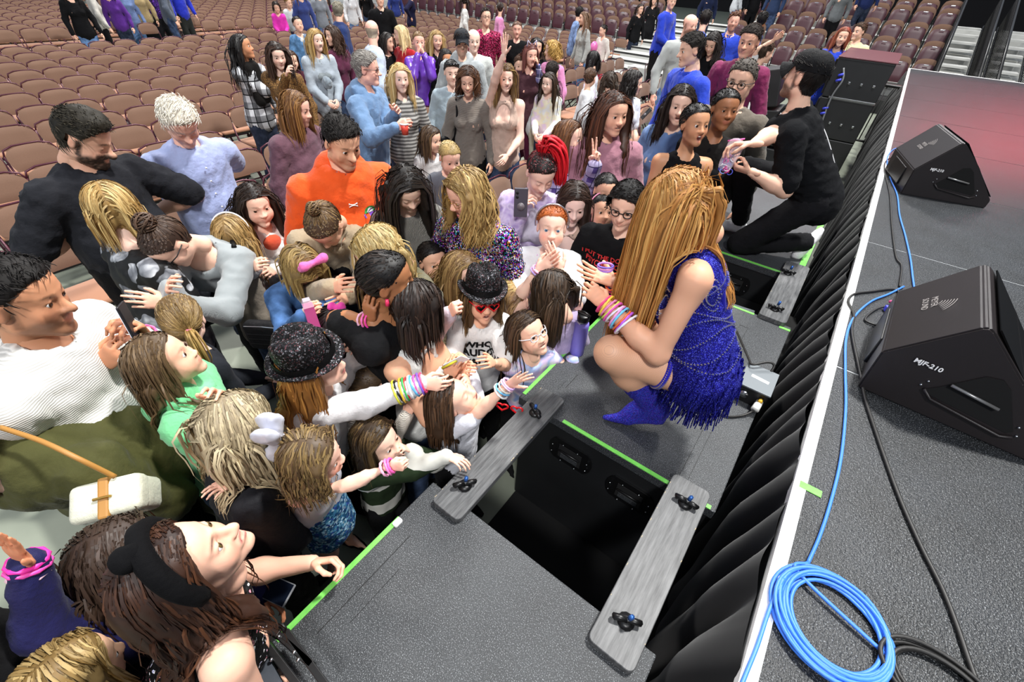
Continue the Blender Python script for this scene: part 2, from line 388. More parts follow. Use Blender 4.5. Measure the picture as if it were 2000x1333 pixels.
bm = bmesh.new(); box(bm, .07, .128, 3.97, 4.02, ZD, ZD + .012, .004); o = bm_obj('tape_wad', bm, NT('pale_pink_tape', 'f2d8cc', .7).m); tag(o, 'small pale pink tape strip across the green tape beside the kneeling man', 'tape')
bm = bmesh.new(); box(bm, -.735, -.712, .385, .42, ZD - .03, ZD + .012, .006); o = bm_obj('tape_wad', bm, wtape_m); tag(o, 'crumpled white tape wad at the end of the near green tape', 'tape')
def wing_bolt(parent, x, y, z, rot, tilt=.3, s=1.0):
    b = empty('wing_bolt', (x, y, z), rot); b.parent = parent
    V, Fc = tubeVF([(0, 0, 0), (0, 0, .004), (0, 0, .012)], [.022 * s, .024 * s, .012 * s], 12)
    w = []; w.append((V, Fc))
    for sx in (-1, 1):
        w.append(tubeVF([(0, 0, .014), (sx * .018 * s, 0, .022), (sx * .034 * s, 0, .018), (sx * .03 * s, 0, .006)], [.009, .010, .011, .006], 7))
    multi('wing', w, black_m, b)
    V, Fc = tubeVF([(0, 0, .0), (.006, -.004, .05 * s)], [.006, .006], 8); mesh_obj('shaft', V, Fc, chrome_m, b, True)
    V, Fc = tubeVF([(.004, -.003, .036 * s), (.0065, -.0045, .056 * s)], [.0085, .0075], 6); mesh_obj('nut', V, Fc, blue_anod, b, True)
def plank(x0, x1, y0, y1, lab, bolts):
    o = empty('plank', (x0, y0, ZD)); tag(o, lab, 'plank')
    bm = bmesh.new(); vs = box(bm, 0, x1 - x0, 0, y1 - y0, .0015, .03, 0)
    es = [e for e in bm.edges if abs(e.verts[0].co.z - e.verts[1].co.z) > .01]; bmesh.ops.bevel(bm, geom=es, offset=.022, segments=4, affect='EDGES', profile=.5)
    es = [e for e in bm.edges if e.verts[0].co.z > .029 and e.verts[1].co.z > .029]; bmesh.ops.bevel(bm, geom=es, offset=.002, segments=1, affect='EDGES')
    bm_obj('board', bm, plank_m, o, False)
    for i, (bx_, by_, r) in enumerate(bolts): wing_bolt(o, bx_ - x0, by_ - y0, .03, r, s=1.15)
    ch = []
    rr = random.Random(int(x0 * 100) + 5)
    for q in range(12):
        cx = rr.choice([0.003, x1 - x0 - .003]); cy = rr.uniform(0, y1 - y0)
        ch.append(tubeVF([(cx, cy, .0292), (cx + .001, cy + rr.uniform(.003, .012), .0292)], .0017, 4))
    multi('bare_wood_chip', ch, chip_m, o)
    return o
P = lambda x, y, z=ZD + .03: PX(x, y, z)[:2]
b1, b2 = P(908, 950), P(1045, 808); b3, b4 = P(1222, 1215), P(1338, 985)
plank(-.68, -.545, .53, 1.27, 'scuffed black plank with two wing bolts bridging the gap on the crowd side', [(b1[0], b1[1], .9), (b2[0], b2[1], -.5)])
plank(.0, .15, .5, 1.22, 'scuffed black plank with two wing bolts bridging the gap on the stage side', [(b3[0], b3[1], .4), (b4[0], b4[1], 0)])
b5, b6 = P(1513, 605), P(1538, 535)
plank(-.0, .155, 2.6, 3.42, 'black plank with two wing bolts beside the kneeling man', [(b5[0], b5[1], .1), (b6[0], b6[1], .1)])
plank(-.68, -.545, 2.58, 3.36, 'black plank on the crowd side hidden behind the performer', [(-.61, 2.68, 0), (-.61, 3.28, 0)])
# ------------------------------------------------------------------ stage
bm = bmesh.new(); box(bm, -.73, .33, -1.6, 5.2, .002, .012); o = bm_obj('gap_shade_sheet', bm, NT('painted_gap_shade', '050506', .95).m); tag(o, 'black cloth sheet added to paint the shade on the floor in the gaps', 'cloth')  # sheet added to blacken the gap floor, shade put into its colour
stg = empty('stage', (.33, -1.6, 0)); tag(stg, 'raised dark stage deck with white edge tape on the right side', 'stage')
bm = bmesh.new(); box(bm, .02, 7.2, 0, 14.75, 0, ZS - .003); bm_obj('stage_frame', bm, NT('pale_grey_sub_frame', 'a4a8ab', .6).m, stg)
ys = [-1.02 + 1.49 * k for k in range(10)] + [13.15]; ys = [-1.6] + ys
for a, b in zip(ys[:-1], ys[1:]):
    if b - a < .1: continue
    for (xa, xb) in ((.03, 3.08), (3.09, 6.0)):
        bm = bmesh.new(); box(bm, xa - .0, xb, a + 1.6 + .006, b + 1.6 - .006, ZS - .035, ZS, .001); bm_obj('stage_panel', bm, stage_m, stg)
bm = bmesh.new(); box(bm, -.002, .036, 0, 14.8, ZS - .035, ZS + .002, 0); bm_obj('white_edge_tape', bm, wtape_m, stg)
bm = bmesh.new(); box(bm, .0, 7.2, 14.74, 14.80, ZS - .035, ZS + .0025, 0); bm_obj('white_end_tape', bm, wtape_m, stg)
a = P(1535, 930, ZS); bm = bmesh.new(); box(bm, 0, .065, -.014, .014, 0, .002, 0)
o = bm_obj('tape_tab', bm, tape_m, None, False, (.345, PX(1555, 942, ZS)[1], ZS + .001)); tag(o, 'short green tape tab stuck on the stage beside the white edge', 'tape')
# drape
Y = np.linspace(-1.6, 13.1, 1300); rr = np.random.default_rng(3)
ph = np.cumsum(np.interp(Y, np.linspace(-1.6, 13.1, 60), rr.uniform(.6, 1.5, 60)) * (Y[1] - Y[0]) * 2 * math.pi / .19)
T = np.linspace(0, 1, 16); Z = ZS - .012 - T * 1.15
amp = .014 + .085 * np.clip(T / .3, 0, 1) ** .8
pl = (.5 - .5 * np.cos(ph)); pl = pl ** .6; big = np.interp(Y, np.linspace(-1.6, 13.1, 90), rr.uniform(.55, 1.15, 90))
X = .326 - (T[:, None] * .02 + amp[:, None] * pl[None, :] * big[None, :]) - .01 * np.sin(Y[None, :] * 9 + T[:, None] * 7)
X = np.maximum(X, .205)
YY = Y[None, :] - .05 * np.clip(T[:, None] / .3, 0, 1.4) * (.5 + .5 * np.sin(ph[None, :])) 
V = np.stack([X, YY + 0 * X, Z[:, None] + 0 * X + .006 * np.sin(ph * 2)[None, :] * T[:, None]], -1).reshape(-1, 3)
i, j = np.meshgrid(np.arange(15), np.arange(1299), indexing='ij'); N = 1300
Fc = np.stack([i * N + j, (i + 1) * N + j, (i + 1) * N + j + 1, i * N + j + 1], -1).reshape(-1, 4)
o = mesh_obj('stage_skirt', V, Fc, drape_m, None, True); tag(o, 'black pleated velour skirt hanging from the white stage edge', 'drape')
# ------------------------------------------------------------------ floor monitors
PROF = [(0, 0), (-.012, .19), (.0, .205), (.165, .408), (.182, .415), (.200, .405), (.36, .27), (.56, .06), (.56, 0)]
def text_obj(name, s, size, m, parent, M_, depth=.0006, shear=0, align='CENTER', space=1, bold=0):
    c = bpy.data.curves.new(name, 'FONT'); c.body = s; c.size = size; c.extrude = depth; c.align_x = align; c.align_y = 'CENTER'; c.shear = shear; c.space_character = space; c.offset = bold; c.resolution_u = 2
    to = bpy.data.objects.new(name + '_tmp', c); col.objects.link(to)
    dg = bpy.context.evaluated_depsgraph_get(); me = bpy.data.meshes.new_from_object(to.evaluated_get(dg)); bpy.data.objects.remove(to)
    me.name = name; me.transform(M_); me.materials.clear(); me.materials.append(m); o = bpy.data.objects.new(name, me); col.objects.link(o); o.parent = parent; return o
white_m = NT('white_print', 'f0f0f0', .6).m
dtxt_m = NT('engraved_grey', '8a8583', .6).m
def wedge(loc, rz, lab, wl=.56):
    o = empty('stage_monitor', loc, rz); tag(o, lab, 'speaker', None)
    pr = np.array(PROF); n = len(pr)
    bm = bmesh.new(); a = [bm.verts.new((p[0], 0, p[1])) for p in pr]; b = [bm.verts.new((p[0], wl, p[1])) for p in pr]
    bm.faces.new(a[::-1]); bm.faces.new(b)
    for q in range(n): bm.faces.new((a[q], a[(q + 1) % n], b[(q + 1) % n], b[q]))
    bmesh.ops.recalc_face_normals(bm, faces=bm.faces[:]); bmesh.ops.bevel(bm, geom=bm.edges[:], offset=.006, segments=2, affect='EDGES')
    bm_obj('cabinet', bm, wcab_m, o)
    # grille: ribbed steel over the face that slopes to the performers
    g0 = np.array([.205, .404]); g1 = np.array([.545, .075]); d = (g1 - g0) / np.linalg.norm(g1 - g0); nn = np.array([-d[1], d[0]]); nn = nn if nn[1] > 0 else -nn
    L = np.linalg.norm(g1 - g0); V = []; Fc = []; K = 84
    for q in range(K * 2 + 1):
        y = .02 + (wl - .04) * q / (K * 2); h = .006 if q % 2 else .0115
        for t_ in (0, .5, 1):
            p = g0 + d * L * t_ + nn * h; V.append((p[0], y, p[1]))
    for q in range(K * 2):
        for t_ in range(2): a_ = q * 3 + t_; Fc.append([a_, a_ + 1, a_ + 4, a_ + 3])
    mesh_obj('grille', V, Fc, black_m, o)
    # side handle
    h = []
    hc = (.30, .14)
    tri = [(.175, .10), (.43, .075), (.44, .09), (.345, .235), (.31, .26), (.27, .25), (.20, .15), (.17, .115)]
    bm = bmesh.new(); f = [bm.verts.new((p[0], -.003, p[1])) for p in tri]; bm.faces.new(f); bm_obj('handle_recess', bm, deepblack_m, o)
    V, Fc = tubeVF([(.215, -.012, .175), (.36, -.012, .155)], .006, 8); mesh_obj('handle_bar', V, Fc, wbar_m, o, True)
    V, Fc = tubeVF([(.165, -.006, .115), (.20, -.007, .085), (.42, -.007, .055), (.45, -.006, .07)], .006, 8); mesh_obj('handle_lip', V, Fc, wcab_m, o, True)
    scs = [tubeVF([(x, -.006, z), (x, .0, z)], .004, 6) for x, z in ((.16, .15), (.15, .125), (.44, .115), (.455, .08))]; multi('screw', scs, steel_m, o)
    Mx = Matrix.Translation((.125, -.0068, .212)) @ Euler((math.radians(90), 0, 0)).to_matrix().to_4x4() @ Matrix.Rotation(-.02, 4, 'Z')
    text_obj('model_lettering', 'MJF-210', .026, white_m, o, Mx, bold=.0006)
    # engraved emblem on the rear slope
    sl = math.atan2(.203, .165)
    Ms = Matrix.Translation((.085, wl * .5, .314)) @ Matrix.Rotation(-sl, 4, 'Y') @ Matrix.Rotation(-math.pi / 2, 4, 'Z')
    text_obj('engraved_lettering', 'MEYER\nSOUND', .030, dtxt_m, o, Ms @ Matrix.Translation((-.04, -.03, 0)))
    arcs = []
    for q in range(6):
        r = .028 + .012 * q; A = np.linspace(.35, 1.25, 9); pts = [(Ms @ Vector((-.035 + r * math.cos(a_) * 1.2, -.01 + r * math.sin(a_) * .8, .0015)))[:] for a_ in A]; arcs.append(tubeVF(pts, .0011, 4))
    multi('engraved_arcs', arcs, dtxt_m, o)
    bm = bmesh.new(); box(bm, -.016, .0, .15, wl - .12, .03, .16, .004); bm_obj('connector_panel', bm, black_m, o)
    return o
wcab_m = NT('black_speaker_paint', '1c1819', .42).m; t = NT('black_speaker_paint', '1c1819', .42); nn_ = t.noise(700, 2); t.bump(nn_, .3, .0015); t.color(t.mix(t.noise(3, 3), '171415', '241e1f')); wcab_m = t.m
deepblack_m = NT('deep_black_recess', '020202', .9).m; wbar_m = NT('worn_handle_bar', '8c8c8c', .3, .6).m
w1 = wedge((.452, 1.87, ZS), math.radians(-3), 'large black wedge stage monitor nearest the camera at the right edge')
w2 = wedge((.50, 4.62, ZS), math.radians(14), 'black wedge stage monitor farther along the stage under red light', .6)
w3 = wedge((-1.05, 7.6, 0), math.radians(200), 'black wedge speaker on the concrete floor behind the kneeling man', .6)
# speaker stack by the stage corner
pa = empty('speaker_stack', (-.65, 9.0, 0)); tag(pa, 'tall black speaker stack with reddish top beside the far stage corner', 'speaker')
redtop = NT('dark_red_lacquer_top', '5a3238', .35).m
for k, (z0, z1) in enumerate(((0, .55), (.56, 1.1), (1.11, 1.62))):
    bm = bmesh.new(); box(bm, -.0, .72, 0, 1.5, z0, z1, .012); bm_obj('cabinet', bm, cab_m, pa)
    bm = bmesh.new(); box(bm, -.03, .0, .05, 1.45, z0 + .03, z1 - .03, .004); g = bm_obj('grille', bm, blackmatt_m, pa)
    for q in range(4):
        bm = bmesh.new(); box(bm, .1 + .16 * q, .13 + .16 * q, -.012, .002, z0 + .2, z0 + .23, .004); bm_obj('latch', bm, steel_m, pa)
bm = bmesh.new(); box(bm, -.01, .73, -.01, 1.51, 1.62, 1.635, .003); bm_obj('top_panel', bm, redtop, pa)
bm = bmesh.new(); box(bm, .1, .72, -.008, .0, 1.10, 1.125, .002); bm_obj('metal_strip', bm, steel_m, pa)
multi('cable_bundle', [tubeVF(spline([(.12, -.02, 1.5), (.18, -.06, 1.35), (.14, -.05, 1.1), (.18, -.05, .6), (.15, -.04, .1)], 6), .012, 6)], NT('grey_cable', '6e7072', .5).m, pa)
multi('blue_connector', [tubeVF([(.1, -.02, z), (.16, -.05, z + .03)], .018, 8) for z in (1.4, 1.33, .95, .88)], NT('blue_connector_plastic', '3c46c8', .4).m, pa)
pb = empty('tilted_speaker', (-1.0, 8.3, 0)); tag(pb, 'black angled line of speaker cabinets leaning left of the stack', 'speaker'); 
for k in range(3):
    bm = bmesh.new(); box(bm, -.3, .28, -.3, .3, .5 * k, .5 * k + .48, .015); c_ = bm_obj('cabinet', bm, cab_m, pb); c_.rotation_euler = (0, -.12 * k, 0); c_.location = (-.05 * k, 0, 0)
    bm = bmesh.new(); box(bm, -.2, -.05, -.316, -.3, .5 * k + .1, .5 * k + .4, .01); c2 = bm_obj('rigging_plate', bm, black_m, pb); c2.rotation_euler = (0, -.12 * k, 0); c2.location = (-.05 * k, 0, 0)
    for q in range(3):
        bm = bmesh.new(); box(bm, -.2 + q * .1, -.185 + q * .1, -.32, -.3, .5 * k + .42, .5 * k + .44, .002); c2 = bm_obj('latch_pin', bm, steel_m, pb); c2.rotation_euler = (0, -.12 * k, 0); c2.location = (-.05 * k, 0, 0)
# ------------------------------------------------------------------ power box on the cabinet
pbx = empty('power_box', (.135, 1.92, ZD), .0); tag(pbx, 'black power junction box with grey lid and white label beside the performer', 'box')
bm = bmesh.new(); box(bm, -.07, .07, -.09, .09, 0, .092, .003); bm_obj('box_body', bm, black_m, pbx)
bm = bmesh.new(); box(bm, -.073, .073, -.093, .093, .092, .1, .001); bm_obj('lid', bm, NT('grey_metal_lid', '70767a', .45, .4).m, pbx)
bm = bmesh.new(); box(bm, -.035, .045, -.012, .008, .1, .1012, 0); l_ = bm_obj('label_strip', bm, white_m, pbx); l_.rotation_euler = (0, 0, -.1)
V, Fc = tubeVF([(-.03, -.091, .05), (-.03, -.096, .05)], .02, 14); mesh_obj('round_socket', V, Fc, steel_m, pbx, True)
V, Fc = tubeVF([(.045, -.09, .045), (.04, -.145, .035)], [.016, .018], 12); cn = mesh_obj('connector', V, Fc, NT('white_connector', 'e4e4e0', .4).m, pbx, True)
V, Fc = tubeVF([(.045, -.094, .06), (.044, -.11, .062)], .010, 8); mesh_obj('yellow_cap', V, Fc, NT('yellow_plastic', 'e0b030', .4).m, cn, True)
tag(tube('power_cable', spline([PX(1478, 800, .93), PX(1450, 812, .91), PX(1415, 812, .91), PX(1388, 790, .91), PX(1385, 765, .91), PX(1412, 742, .94), PX(1425, 700, .97), PX(1418, 670, .96), PX(1400, 640, .93)]), .0055, bcable_m), 'black power cable looping from the junction box to behind the performer', 'cable')
tag(tube('power_cable', spline([PX(1500, 735, .98), PX(1512, 715, 1.02), PX(1500, 708, 1.03), PX(1470, 712, 1.02), PX(1462, 700, 1.0), PX(1440, 650, .93), PX(1430, 630, .92)]), .006, bcable_m), 'black cable arching over the lid of the junction box', 'cable')
bx2 = empty('junction_box', (-.10, 2.78, .62), .1); tag(bx2, 'second grey lidded junction box in the gap behind the performer', 'box')
bm = bmesh.new(); box(bm, -.08, .08, -.1, .1, 0, .14, .003); bm_obj('box_body', bm, black_m, bx2)
bm = bmesh.new(); box(bm, -.083, .083, -.103, .103, .14, .148, .001); bm_obj('lid', bm, NT('grey_metal_lid_b', '62686c', .45, .4).m, bx2)
bm = bmesh.new(); box(bm, .0, .02, -.05, .04, .148, .1492, 0); bm_obj('label_strip', bm, white_m, bx2)
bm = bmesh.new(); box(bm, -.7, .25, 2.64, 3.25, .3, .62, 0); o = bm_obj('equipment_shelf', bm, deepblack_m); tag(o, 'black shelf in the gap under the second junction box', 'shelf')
# ------------------------------------------------------------------ cables on the stage
zc = ZS + .008
tag(tube('blue_cable', spline([PX(1765, 560, zc), PX(1735, 575, zc), PX(1700, 590, zc), PX(1668, 620, zc), PX(1653, 660, zc), PX(1651, 720, zc), PX(1652, 790, zc), PX(1647, 860, zc), PX(1638, 920, zc), PX(1620, 990, zc), PX(1600, 1050, zc), PX(1578, 1100, zc)]), .0052, blue_m), 'bright blue cable running from the near monitor to the coil', 'cable')
tag(tube('blue_cable', spline([PX(1800, 640, zc), PX(1790, 590, zc), PX(1783, 545, zc), PX(1778, 505, zc), PX(1768, 460, zc), PX(1757, 420, zc), PX(1752, 380, zc), PX(1738, 345, zc), PX(1733, 310, zc), PX(1745, 292, zc), PX(1762, 290, zc)]), .005, blue_m), 'bright blue cable linking the two stage monitors', 'cable')
tag(tube('black_cable', spline([PX(1757, 590, zc), PX(1750, 566, zc), PX(1700, 570, zc), PX(1668, 575, zc), PX(1657, 590, zc), PX(1668, 615, zc), PX(1664, 650, zc), PX(1680, 730, zc), PX(1690, 780, zc), PX(1706, 830, zc), PX(1730, 900, zc), PX(1760, 980, zc), PX(1800, 1070, zc), PX(1840, 1150, zc), PX(1868, 1220, zc), PX(1892, 1290, zc), PX(1912, 1345, zc)]), .006, bcable_m), 'black cable trailing past the near monitor down the stage', 'cable')
tag(tube('black_cable', spline([PX(1757, 560, zc), PX(1761, 520, zc), PX(1750, 500, zc), PX(1742, 440, zc), PX(1738, 380, zc), PX(1728, 320, zc), PX(1755, 300, zc)]), .005, bcable_m), 'thin black cable running beside the blue one between the monitors', 'cable')
tag(tube('black_cable', spline([PX(1770, 600, zc), PX(1740, 598, zc + .01), PX(1712, 604, zc), PX(1690, 625, zc), PX(1720, 640, zc), PX(1745, 660, zc)]), .005, bcable_m), 'short black cable curling under the near monitor connectors', 'cable')
pl_ = empty('cable_plug', tuple(PX(1735, 610, ZS)), .3); tag(pl_, 'blue power plug on the cable behind the near monitor', 'plug')
bm = bmesh.new(); box(bm, -.025, .025, -.014, .014, .004, .032, .004); bm_obj('plug_body', bm, NT('blue_plug', '4a50e0', .4).m, pl_)
bm = bmesh.new(); box(bm, .02, .042, -.011, .011, .004, .028, .003); bm_obj('plug_tip', bm, NT('grey_plug_tip', 'b8babc', .4).m, pl_)
V, Fc = tubeVF([PX(1738, 590, ZS + .02), PX(1757, 588, ZS + .025)], .008, 8); o = mesh_obj('cable_plug', V, Fc, NT('pink_marker_tape', 'ee5a96', .5).m, None, True); tag(o, 'pink taped cable plug behind the near monitor', 'plug')
# blue coil
rr = np.random.default_rng(5); c0 = PX(1628, 1222, ZS); pts = []
ctr = np.array([(PX(1505, 1180, ZS) + PX(1757, 1290, ZS)) / 2, (PX(1580, 1097, ZS) + PX(1650, 1345, ZS)) / 2])
ax = (PX(1757, 1290, ZS) - PX(1507, 1170, ZS)); print('coil size', np.linalg.norm(ax), np.linalg.norm(PX(1580, 1097, ZS) - PX(1650, 1345, ZS)))
cx, cy = ctr[:, 0].mean(), ctr[:, 1].mean(); R0 = .128; n = 0
for k in range(11 * 40):
    a = k / 40 * 2 * math.pi; lp = k / 40
    if k % 40 == 0: dr, dx, dy, dz = rr.uniform(-.024, .014), *rr.uniform(-.008, .008, 2), rr.uniform(0, .012)
    pts.append((a, R0 + dr, dx, dy, dz + .004 + .0032 * (k // 40 % 6)))
pts = np.array(pts); k_ = np.ones(15) / 15
sm = [np.convolve(np.pad(pts[:, i], 7, 'edge'), k_, 'valid') for i in range(1, 5)]
C = np.stack([cx + sm[1] + sm[0] * np.cos(pts[:, 0]), cy + sm[2] + sm[0] * 1.0 * np.sin(pts[:, 0]), ZS + .003 + sm[3]], -1)
C = np.vstack([spline([PX(1578, 1100, zc), PX(1560, 1120, zc + .01), C[0]], 8)[:-1], C])
tag(tube('blue_cable_coil', C, .0052, blue_m, n=7), 'thick coil of bright blue cable lying on the stage at the lower right', 'cable')
tag(tube('blue_cable', spline([PX(1530, 1130, zc + .02), PX(1505, 1185, zc + .005), PX(1480, 1260, zc), PX(1460, 1310, zc), PX(1444, 1350, zc)]), .0052, blue_m), 'blue cable leaving the coil along the white stage edge', 'cable')
C2 = []
for k in range(5 * 36):
    a = k / 36 * 2 * math.pi; r = .085 + .012 * math.sin(k * .05); q = PX(1835, 1352, ZS); C2.append((q[0] + r * math.cos(a) * 1.3 + .006 * math.sin(k * .11), q[1] + r * math.sin(a) * .9 + .004 * math.cos(k * .07), ZS + .006 + .0035 * (k // 36)))
tag(tube('black_cable_coil', C2, .0055, bcable_m, n=7), 'coil of black cable at the bottom edge of the stage', 'cable')
# ------------------------------------------------------------------ bottle
bt = empty('water_bottle', (-.685, 1.615, ZD)); tag(bt, 'tall lilac water bottle with black cap standing on the cabinet edge', 'bottle')
lil = NT('lilac_powder_coat', '9186e8', .45).m
V, Fc = tubeVF([(0, 0, z) for z in (0, .004, .19, .205, .215)], [.033, .0365, .0365, .034, .026], 28); mesh_obj('bottle_body', V, Fc, lil, bt, True)
V, Fc = tubeVF([(0, 0, .213), (0, 0, .224)], [.027, .027], 24); mesh_obj('steel_neck', V, Fc, steel_m, bt, True)
V, Fc = tubeVF([(0, 0, .222), (0, 0, .224), (0, 0, .252), (0, 0, .256)], [.028, .031, .031, .026], 28); cp = mesh_obj('cap', V, Fc, black_m, bt, True)
V, Fc = tubeVF([(-.028, 0, .245), (-.034, 0, .262), (0, 0, .272), (.034, 0, .262), (.028, 0, .245)], .005, 8); mesh_obj('carry_loop', V, Fc, black_m, cp, True)
text_obj('cap_lettering', 'HYDRO', .012, white_m, cp, Matrix.Translation((-.012, -.0315, .219)) @ Euler((math.pi / 2, 0, -.35)).to_matrix().to_4x4())
# ------------------------------------------------------------------ barrier lid at the lower left
ld = empty('barrier_panel', (-.84, -.09, 1.0), 0); tag(ld, 'grey carpeted barrier panel with black metal edges at the lower left', 'barrier')
q = [PX(478, 1212, 1.0), PX(330, 1345, 1.0), PX(640, 1345, 1.0), PX(565, 1242, 1.0)]
loc0 = np.array([-.84, -.09, 1.0])
gp = NT('dark_slate_panel', '3a3f47', .8).m
def slab4(name, pts, th, m, par):
    a = [np.array(p) - loc0 for p in pts]; bm = bmesh.new(); A = [bm.verts.new(p) for p in a]; B = [bm.verts.new(p - [0, 0, th]) for p in a]
    bm.faces.new(A); bm.faces.new(B[::-1])
    for i in range(4): bm.faces.new((A[i], B[i], B[(i + 1) % 4], A[(i + 1) % 4]))
    bmesh.ops.recalc_face_normals(bm, faces=bm.faces[:]); bmesh.ops.bevel(bm, geom=bm.edges[:], offset=.003, segments=1, affect='EDGES'); return bm_obj(name, bm, m, par)
slab4('panel_board', [PX(470, 1222, 1.0), PX(330, 1350, 1.0), PX(560, 1350, 1.0), PX(500, 1240, 1.0)], .03, gp, ld)
for a, b in (((478, 1205), (325, 1340)), ((478, 1205), (590, 1350)), ((500, 1215), (545, 1242)), ((545, 1242), (610, 1300)), ((560, 1235), (640, 1345))):
    p0, p1 = PX(*a, 1.0) - loc0, PX(*b, 1.0) - loc0; d = p1 - p0; L = np.linalg.norm(d); bm = bmesh.new(); box(bm, 0, L, -.009, .009, -.02, .012, .002)
    e = bm_obj('metal_edge', bm, black_m, ld); e.location = p0; e.rotation_euler = (0, 0, math.atan2(d[1], d[0]))
for a in ((463, 1222), (520, 1225), (545, 1245), (575, 1275), (530, 1290), (583, 1290)):
    p = PX(*a, 1.012) - loc0; V, Fc = tubeVF([p, p + [0, 0, .006]], .005, 8); mesh_obj('bolt', V, Fc, steel_m, ld, True)
multi('bracket', [tubeVF([PX(535, 1230, 1.0) - loc0, PX(552, 1222, 1.02) - loc0, PX(560, 1240, 1.0) - loc0], .008, 6)], black_m, ld)
bm = bmesh.new(); box(bm, -.16, .2, -.5, .02, -.98, -.04); bm_obj('support_frame', bm, blackmatt_m, ld)
p = PX(475, 1318, 1.0) - loc0; V, Fc = tubeVF([p + [0, 0, .0], p + [0, 0, .003]], .006, 10); mesh_obj('white_mark', V, Fc, white_m, ld)
# ------------------------------------------------------------------ organic modelling engine: smooth distance fields to quad meshes
def nrm(v): v = np.asarray(v, float); return v / (np.linalg.norm(v) + 1e-12)
def CAP(a, b, ra, rb=None, fl=None, s=1., op=1, k=None): return ('c', np.asarray(a, float), np.asarray(b, float), ra, ra if rb is None else rb, None if fl is None else nrm(fl), s, op, k)
def ELL(c, r, R=None, op=1, k=None): return ('e', np.asarray(c, float), np.asarray(r, float), np.eye(3) if R is None else np.asarray(R, float), op, k)
def prim_bb(p):
    if p[0] == 'c': m = max(p[3], p[4]); return np.minimum(p[1], p[2]) - m, np.maximum(p[1], p[2]) + m
    m = np.abs(p[3].T) @ p[2]; return p[1] - m, p[1] + m
def field(prims, vox, k):
    bbs = [prim_bb(p) for p in prims if p[-2] == 1]
    lo = np.min([b[0] for b in bbs], 0) - 3 * vox - k * .3; hi = np.max([b[1] for b in bbs], 0) + 3 * vox + k * .3
    n = np.ceil((hi - lo) / vox).astype(int) + 1
    D = np.full(n, 1., np.float32)
    for p in prims:
        kk = p[-1] or k; m = kk * 1.05 + 2.5 * vox; b0, b1 = prim_bb(p)
        i0 = np.maximum(((b0 - m - lo) / vox).astype(int), 0); i1 = np.minimum(((b1 + m - lo) / vox).astype(int) + 2, n)
        if np.any(i1 <= i0): continue
        ax = [(lo[q] + vox * np.arange(i0[q], i1[q])).astype(np.float32) for q in range(3)]
        X = np.stack(np.meshgrid(*ax, indexing='ij'), -1)
        if p[0] == 'c':
            a, b, ra, rb, fl, s = p[1:7]; ab = b - a; L2 = ab @ ab + 1e-12; v = X - a.astype(np.float32)
            h = np.clip((v @ ab.astype(np.float32)) / L2, 0, 1); dv = v - h[..., None] * ab.astype(np.float32)
            q2 = (dv * dv).sum(-1)
            if fl is not None: f = dv @ fl.astype(np.float32); q2 = q2 + f * f * (1 / s ** 2 - 1)
            d = (np.sqrt(q2) - (ra + (rb - ra) * h)) * (1 if fl is None else min(1, .5 + .5 * s))
        else:
            v = (X - p[1].astype(np.float32)) @ p[3].T.astype(np.float32); r = p[2].astype(np.float32)
            k0 = np.sqrt(((v / r) ** 2).sum(-1)); k1 = np.sqrt(((v / r ** 2) ** 2).sum(-1)) + 1e-9; d = k0 * (k0 - 1) / k1
        sl = tuple(slice(i0[q], i1[q]) for q in range(3)); S = D[sl]
        if p[-2] == 1: h = np.clip(.5 + .5 * (S - d) / kk, 0, 1); D[sl] = S * (1 - h) + d * h - kk * h * (1 - h)
        else: h = np.clip(.5 - .5 * (S + d) / kk, 0, 1); D[sl] = S * (1 - h) - d * h + kk * h * (1 - h)
    return D, lo
CORN = np.array([(i, j, k) for i in (0, 1) for j in (0, 1) for k in (0, 1)])
EDG = [(a, b) for a in range(8) for b in range(a + 1, 8) if np.abs(CORN[a] - CORN[b]).sum() == 1]
def snets(D, lo, vox):
    S = D < 0; n = np.array(D.shape); c = np.zeros(n - 1, np.int8)
    for q in CORN: c += S[q[0]:n[0] - 1 + q[0], q[1]:n[1] - 1 + q[1], q[2]:n[2] - 1 + q[2]]
    idx = np.argwhere((c > 0) & (c < 8)); ids = np.full(n - 1, -1, np.int32); ids[tuple(idx.T)] = np.arange(len(idx))
    v8 = np.stack([D[tuple((idx + q).T)] for q in CORN], 1)
    acc = np.zeros((len(idx), 3)); cnt = np.zeros(len(idx))
    for a, b in EDG:
        va, vb = v8[:, a], v8[:, b]; m = (va < 0) != (vb < 0); t_ = np.where(m, va / np.where(m, va - vb, 1), 0)
        acc += m[:, None] * (CORN[a] + (CORN[b] - CORN[a]) * t_[:, None]); cnt += m
    V = lo + (idx + acc / np.maximum(cnt, 1)[:, None]) * vox
    F_ = []
    for ax in range(3):
        s0 = [slice(None)] * 3; s1 = [slice(None)] * 3; s0[ax] = slice(0, -1); s1[ax] = slice(1, None)
        A, B = S[tuple(s0)], S[tuple(s1)]; e = np.argwhere(A != B)
        o1, o2 = [q for q in range(3) if q != ax]
        e = e[(e[:, o1] > 0) & (e[:, o2] > 0) & (e[:, o1] < n[o1] - 1) & (e[:, o2] < n[o2] - 1)]
        if not len(e): continue
        def g(d1, d2): q = e.copy(); q[:, o1] -= d1; q[:, o2] -= d2; return ids[tuple(q.T)]
        Q = np.stack([g(1, 1), g(0, 1), g(0, 0), g(1, 0)], 1); fl = A[tuple(e.T)]
        if ax == 1: fl = ~fl
        Q[~fl] = Q[~fl][:, ::-1]; F_.append(Q)
    return V, np.concatenate(F_)
